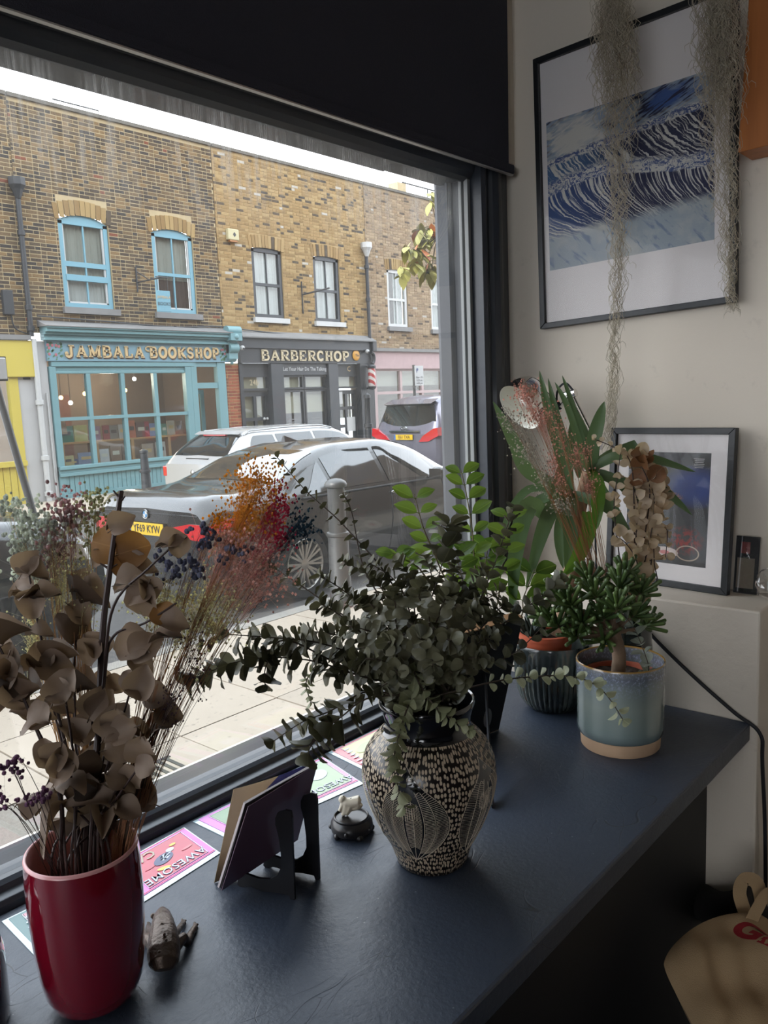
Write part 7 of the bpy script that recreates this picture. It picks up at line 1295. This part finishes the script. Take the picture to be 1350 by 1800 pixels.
rsp('mauve gypsophila cloud next to the grey white one', (135, 1290, .88), [(118, 905, .94, 36, 34, 210), (95, 965, .93, 26, 30, 130)], F_MV, M_TAN, r=.0017, stems=10, big=True)
rsp('pale green gypsophila spray left of the thick dark stem', (150, 1290, .88), [(166, 880, .94, 26, 16, 60), (160, 930, .94, 34, 50, 150)], fm('pale_green_blossom', 186, 186, 150), M_STRAW, r=.0015, stems=9, big=True)
rsp('fine straw coloured grasses between the left clouds', (120, 1280, .87), [(120, 1010, .92, 40, 60, 260), (60, 1140, .90, 26, 60, 220), (150, 1060, .91, 20, 50, 120)], F_CR, M_STRAW, r=.0010, stems=26)
rsp('thin purple flowered twig hanging over the left rim of the red vase', (80, 1440, .80), [(20, 1345, .79, 22, 14, 26), (70, 1400, .80, 30, 14, 30), (5, 1400, .79, 20, 30, 12)], F_PU, M_DSTEM, r=.0019, stems=5, big=True)
# ---- dried stems in the green vase
gm_ = GV+V((0, 0, .200)); gf_ = GV+V((0, 0, .05)); M_BGE = leaf_mat('beige_dried_leaf', srgb(170, 146, 120), srgb(210, 186, 160), .3, .6, srgb(204, 186, 162)); M_RUST = leaf_mat('rust_dried_leaf', srgb(120, 84, 56), srgb(146, 104, 72), .3, .6)
DB = [leaf_mesh('leaf', M_BGE, .022, .019, ROUND, cup=c, curl=k, wave=.06, seed=i) for i, (c, k) in enumerate([(.3, .1), (.1, .3), (.4, -.1)])]; DBL = [leaf_mesh('leaf', M_RUST, .042, .042, ROUND, cup=.3, curl=.2, wave=.1, seed=4)]; DBM = [leaf_mesh('leaf', M_BGE, .032, .028, ROUND, cup=.35, curl=.15, wave=.08, seed=5)]
def gdr(label, pix, leaves, n, scale=(1, .8), start=.3, **k):
    pts = [gf_, gm_+V((rr.uniform(-.02, .02), rr.uniform(-.02, .02), 0))]+[at(*p) for p in pix]; return branch('dried_branch', label, 'branch', pts, leaves, M_DSTEM, .0017, .0008, n, rr, 'dried branches in the green vase', start=start, scale=scale, jitter=.9, tilt=.85, face=.85, **k)
gdr('beige dried eucalyptus branch before the leaning picture', [(1120, 990, 1.53), (1138, 900, 1.52), (1135, 840, 1.52), (1118, 800, 1.52)], DB, 30, (1.35, 1.2), .18)
gdr('rust brown dried leaves at the top of the beige branch', [(1135, 930, 1.50), (1142, 860, 1.49), (1128, 820, 1.49), (1125, 808, 1.49)], DBL, 3, (.9, .9), .6)
gdr('second beige dried branch closer to the picture, leaves in small pairs', [(1142, 990, 1.54), (1162, 900, 1.55), (1160, 860, 1.55), (1150, 826, 1.55)], DB, 22, (1.2, 1.0), .22)
gdr('third beige dried branch bushy in the middle of the cluster', [(1130, 1000, 1.51), (1146, 930, 1.50), (1150, 880, 1.50), (1140, 840, 1.50)], DB, 24, (1.3, 1.15), .25)
gdr('fourth beige dried branch leaning left in the cluster before the picture', [(1115, 1000, 1.50), (1118, 930, 1.50), (1122, 890, 1.50), (1112, 850, 1.50)], DB, 18, (1.2, 1.1), .3)
gdr('thin beige branch with small leaves left of the leaning picture', [(1092, 1000, 1.50), (1080, 900, 1.49), (1082, 860, 1.49), (1092, 790, 1.49)], DB, 9, (.85, .8), .5)
gdr('short beige branch with larger pale leaves low before the picture', [(1112, 1040, 1.49), (1120, 990, 1.48), (1100, 955, 1.48), (1085, 945, 1.48)], DBM, 5, (.95, .8), .35)
gdr('pale sprig hanging right of the beige branch', [(1140, 1010, 1.52), (1150, 950, 1.53), (1172, 930, 1.53), (1170, 980, 1.53)], DB, 8, (.8, .7), .5)
gdr('bare dark dried stem cut short before the leaning picture', [(1152, 1030, 1.50), (1150, 990, 1.50), (1149, 950, 1.50)], DB, 0)
gdr('pale thin twig curving from the yucca to the leaning picture', [(1115, 930, 1.5), (1110, 820, 1.5), (1085, 790, 1.5), (1040, 770, 1.5)], DB, 6, (.7, .5), .65)
F_RP, F_GR = fm('rose_pink_blossom', 214, 168, 152), fm('grey_beige_blossom', 186, 180, 166); M_RST = plain('rust_stem', srgb(160, 110, 72), .7)
def gsp(label, mid, heads, mat, stem=M_RST, **k):
    hs = [(at(x, y, dd), (V((abs(RT.x), abs(RT.y), 0))*(rx*dd/F_PX)*1.3+V((0, 0, ry*dd/F_PX))), c) for x, y, dd, rx, ry, c in heads]
    return spray(label, gf_+V((rr.uniform(-.01, .01), rr.uniform(-.01, .01), 0)), at(*mid), hs, mat, stem, rr, 'pale dried sprays in the green vase', **k)
gsp('rose pink dried spray in front of the chrome lamp shade', (1040, 960, 1.49), [(922, 690, 1.43, 22, 18, 190), (950, 730, 1.44, 24, 18, 170), (985, 760, 1.45, 14, 22, 70)], F_RP, r=.0014, stems=12)
gsp('rose pink dried spray along the yucca leaves', (1060, 970, 1.49), [(1010, 800, 1.46, 16, 26, 100), (1035, 850, 1.47, 16, 22, 70), (970, 810, 1.45, 14, 26, 80), (985, 850, 1.45, 14, 20, 60), (1030, 790, 1.46, 10, 16, 40)], F_RP, r=.0014, stems=7)
gsp('grey beige dried spray below the lamp shade', (1030, 980, 1.49), [(905, 745, 1.42, 22, 22, 120), (925, 790, 1.43, 20, 22, 130), (955, 840, 1.44, 18, 24, 110), (985, 885, 1.45, 18, 14, 90), (892, 728, 1.42, 12, 10, 30)], F_GR, r=.0014, stems=8)
# ---- yucca
M_YUC = leaf_mat('yucca_leaf', srgb(36, 60, 40), srgb(62, 88, 54), .22, .38, srgb(96, 120, 84)); M_YUCB = leaf_mat('bright_yucca_leaf', srgb(96, 136, 54), srgb(112, 152, 62), .4, .38); M_TRUNK = plain('yucca_trunk', srgb(146, 116, 92), .85, var=.3, vscale=40, bump=.6, bscale=90)
yr = thing('yucca_plant', 'tall yucca with long strap leaves growing in the ribbed pot', 'plant', RP+V((-.012, .008, .147)))
y0 = RP+V((.004, -.012, .146)); yc = at(1012, 880, 1.60); P = spline([y0, at(1000, 1050, 1.61), at(1008, 960, 1.60), yc], 6)
mb = MB(); mb.tube(P, [.0165+.0012*(k % 3 == 0) for k in range(len(P))], 14); obj('trunk', mb, M_TRUNK, yr, True)
yc2 = at(1035, 830, 1.58); P2 = spline([P[-6], at(1022, 880, 1.59), yc2], 6); obj('trunk', MB().tube(P2, [.013]*len(P2), 12), M_TRUNK, yr, True)
def strap(pts, w_, mat, name='leaf', fold=.16, tip=True):
    P = spline([V(p) for p in pts], 8); m = len(P); mb = MB()
    def f(u, v):
        k = min(int(u*(m-1)), m-2); p = P[k].lerp(P[k+1], u*(m-1)-k); d = (P[k+1]-P[k]).normalized(); s_ = d.cross(-FW+V((0, 0, .3))).normalized(); nn = s_.cross(d); ww = w_*.5*STRAP(u) if tip else w_*.5; x = v*2-1
        return p+s_*(x*ww)+nn*(fold*w_*abs(x))
    return obj(name, mb.grid(f, 18, 4, uv=False), mat, yr, True, 180)
C1, C2 = (1004, 868, 1.58), (1036, 826, 1.57)
for pix, w_, m in [([C1, (960, 900, 1.54), (928, 890, 1.50), (905, 980, 1.47), (900, 1105, 1.46)], .046, 0), ([C1, (985, 880, 1.55), (965, 905, 1.52), (945, 960, 1.50), (924, 1040, 1.49)], .040, 0), ([C1, (975, 890, 1.58), (955, 930, 1.57), (930, 1000, 1.56)], .030, 0), ([C1, (950, 880, 1.6), (915, 930, 1.6), (890, 1000, 1.6)], .032, 0), ([C1, (930, 830, 1.52), (905, 780, 1.50), (866, 706, 1.49)], .040, 0), ([C1, (985, 800, 1.6), (965, 730, 1.61), (948, 652, 1.62)], .030, 0), ([C1, (995, 790, 1.62), (978, 730, 1.63), (963, 665, 1.63)], .024, 0), ([C2, (1016, 770, 1.55), (995, 710, 1.55), (975, 672, 1.56)], .018, 0), ([C2, (1020, 760, 1.6), (1002, 700, 1.61), (988, 660, 1.62)], .016, 0), ([(1040, 830, 1.64), (1030, 780, 1.66), (1008, 730, 1.67), (990, 700, 1.67)], .036, 0), ([C2, (1044, 770, 1.55), (1062, 706, 1.55)], .038, 0), ([C2, (1090, 800, 1.55), (1150, 808, 1.56), (1222, 830, 1.57)], .028, 0), ([C2, (1100, 850, 1.55), (1160, 860, 1.55), (1216, 906, 1.56)], .032, 0), ([C2, (1090, 850, 1.56), (1130, 900, 1.56), (1175, 960, 1.56)], .030, 0), ([C2, (1060, 870, 1.54), (1085, 910, 1.53), (1112, 950, 1.53)], .034, 0), ([C1, (1040, 880, 1.55), (1075, 900, 1.54), (1106, 948, 1.54)], .030, 0), ([C1, (1000, 900, 1.55), (1002, 950, 1.54), (995, 1012, 1.53)], .040, 0), ([(1030, 900, 1.55), (1035, 930, 1.52), (1015, 980, 1.51), (988, 1014, 1.50)], .038, 1), ([C1, (985, 920, 1.57), (984, 960, 1.57), (990, 1000, 1.57)], .030, 0), ([C2, (1070, 800, 1.6), (1120, 780, 1.62), (1060, 810, 1.62)], .024, 0), ([C2, (1010, 800, 1.5), (990, 830, 1.49), (965, 880, 1.49)], .040, 0), ([(1020, 840, 1.64), (1012, 800, 1.65), (1006, 770, 1.65), (1004, 740, 1.65)], .030, 0), ([C2, (1050, 850, 1.5), (1050, 890, 1.48), (1048, 930, 1.48)], .036, 1), ([C1, (930, 860, 1.58), (890, 920, 1.57), (880, 1000, 1.57)], .022, 0)]:
    strap([at(*p) for p in pix], w_*.72, (M_YUC, M_YUCB)[m], fold=.10)
# aloe in the liner at the left of the ribbed pot
al = thing('aloe_plant', 'small dark spiky aloe at the left inside the ribbed pot', 'plant', RP+V((-.035, .03, .147))); M_ALOE = leaf_mat('aloe_leaf', srgb(44, 56, 52), srgb(62, 76, 68), .05, .5)
am = MB()
for i in range(15):
    a = 2.4*i; e = .35+.035*i; L_ = .062-.0016*i; d = V((cos(a)*sin(e+.3), sin(a)*sin(e+.3), cos(e))).normalized(); p = RP+V((-.030+.004*cos(a), .028+.004*sin(a), .148)); q = [p, p+d*L_*.5, p+d*L_+V((0, 0, .006))]
    obj('leaf', MB().tube(q, [.0055, .0050, .0006], 6), M_ALOE, al, True)
# ---- jade plant
M_JADE = leaf_mat('jade_finger_leaf', srgb(70, 92, 52), srgb(108, 132, 72), .08, .35, vein=False); M_JTR = plain('jade_trunk', srgb(126, 104, 84), .8, var=.3, vscale=50, bump=.5, bscale=80)
jd = thing('jade_plant', 'jade plant with finger shaped leaves and a thick ringed trunk in the blue pot', 'plant', JP+V((0, 0, .124)))
jf = [(at(1105, 1185, 1.43), .0), ]; J0 = JP+V((-.006, .002, .120)); jt = [at(1088, 1150, 1.435), at(1078, 1105, 1.43)]
obj('trunk', MB().tube(spline([J0, *jt, at(1075, 1085, 1.43)], 5), [.0135, .0130, .0122, .0125, .0116, .0120, .0112, .0116, .0108, .0110, .0102, .010, .0095, .009, .0085, .008][:16], 14), M_JTR, jd, True)
fing = MB(); prof = [(.0012, 0), (.0026, .004), (.0032, .012), (.0034, .022), (.0036, .030), (.0034, .0345), (.0018, .0362), (0, .0355)]
q = MB().lathe(prof, (0, 0, 0), 8); q.v = [(x, z, y) for x, y, z in q.v]; FING = q.mesh('leaf', M_JADE, (0, 0, 0), True, 180)
hubs = [(1000, 1062, 1.40), (1045, 1045, 1.42), (1090, 1030, 1.43), (1128, 1040, 1.45), (1118, 1080, 1.42), (1140, 1100, 1.46), (1060, 1085, 1.40), (1020, 1095, 1.40), (975, 1100, 1.40), (1085, 1068, 1.38), (1100, 1010, 1.46), (1035, 1020, 1.46), (1060, 1130, 1.42), (955, 1085, 1.42), (985, 1045, 1.42), (1010, 1120, 1.40)]
for k, (x, y, d) in enumerate(hubs):
    h = at(x, y, d); b = at(1078, 1110, 1.43); obj('twig', MB().tube(bez(b, (b+h)/2+V((0, 0, -.006)), h, 5), [.0055, .0045, .004, .0036, .0032, .003], 8), M_JTR, jd, True)
    out_d = (h-b).normalized()
    for i in range(19):
        a = 2.399*i; e = .25+1.25*(i/19); s_ = side_vec(out_d*.5+V((0, 0, .7)), a); d_ = (s_*sin(e)+(out_d*.45+V((0, 0, .65)))*cos(e)).normalized(); inst('leaf', FING, frame(h+d_*.003-out_d*.012*(i/19), d_, V((0, 0, 1)), rr.uniform(.8, 1.15)), jd)
sg = branch('eucalyptus_sprig', 'silver grey eucalyptus sprig hanging over the jade trunk into the blue pot', 'branch', [JP+V((.02, -.015, .12)), at(1140, 1180, 1.40), at(1130, 1140, 1.39), at(1112, 1100, 1.39), at(1090, 1075, 1.39)], EG, M_TWIG, .001, .0005, 9, rr, start=.1, scale=(1.0, 1.2), tilt=.8)
# ---- fresh green plant in the window corner
M_FRESH = leaf_mat('fresh_green_leaf', srgb(70, 100, 40), srgb(122, 150, 66), .40, .35); FR = [leaf_mesh('leaf', M_FRESH, .034, .019, OVAL, cup=c, curl=k, fold=.12, seed=i) for i, (c, k) in enumerate([(.1, .1), (.05, .25), (.15, -.05)])]
fr_ = thing('green_plant', 'fresh bright green leafy plant in the window corner behind the eucalyptus', 'plant', KP+V((0, 0, .084)))
def shoot(pix, n, sc, start=.3):
    P = spline([KP+V((rr.uniform(-.02, .02), rr.uniform(-.02, .02), .083))]+[at(*p) for p in pix], 6); m = len(P); st = obj('stem', MB().tube(P, [.0019-.0012*k/(m-1) for k in range(m)], 6), plain('green_stem', srgb(104, 92, 62), .6), fr_, True); ang = rr.uniform(0, 3)
    for k in range(n):
        s = start+(1-start)*(k+.5)/n; i = min(int(s*(m-1)), m-2); p = P[i].lerp(P[i+1], s*(m-1)-i); d = (P[i+1]-P[i]).normalized()
        for j in (-1, 1):
            sv = (RT*j*rr.uniform(.7, 1)+FW*rr.uniform(-.4, .3)).normalized(); inst('leaf', rr.choice(FR), frame(p, (sv+d*.55).normalized(), d*.4+V((0, 0, .3))-FW*1.2, sc*rr.uniform(.8, 1.15)), fr_)
shoot([(830, 1080, 1.38), (832, 960, 1.37), (822, 880, 1.37), (810, 826, 1.37)], 6, 1.1, .42)
shoot([(800, 1090, 1.36), (770, 990, 1.34), (745, 930, 1.33), (728, 868, 1.33)], 5, 1.1, .5)
shoot([(790, 1100, 1.34), (745, 1010, 1.31), (715, 985, 1.30), (690, 972, 1.30)], 5, 1.0, .5)
shoot([(840, 1080, 1.40), (850, 1010, 1.40), (858, 960, 1.40)], 5, 1.3, .45)
shoot([(860, 1090, 1.42), (880, 1010, 1.43), (890, 950, 1.44), (896, 900, 1.45)], 4, 1.15, .45)
shoot([(900, 1100, 1.46), (920, 1050, 1.47), (940, 1000, 1.48)], 3, 1.5, .55)
shoot([(830, 1110, 1.36), (815, 1030, 1.35), (800, 970, 1.35)], 4, 1.2, .5)
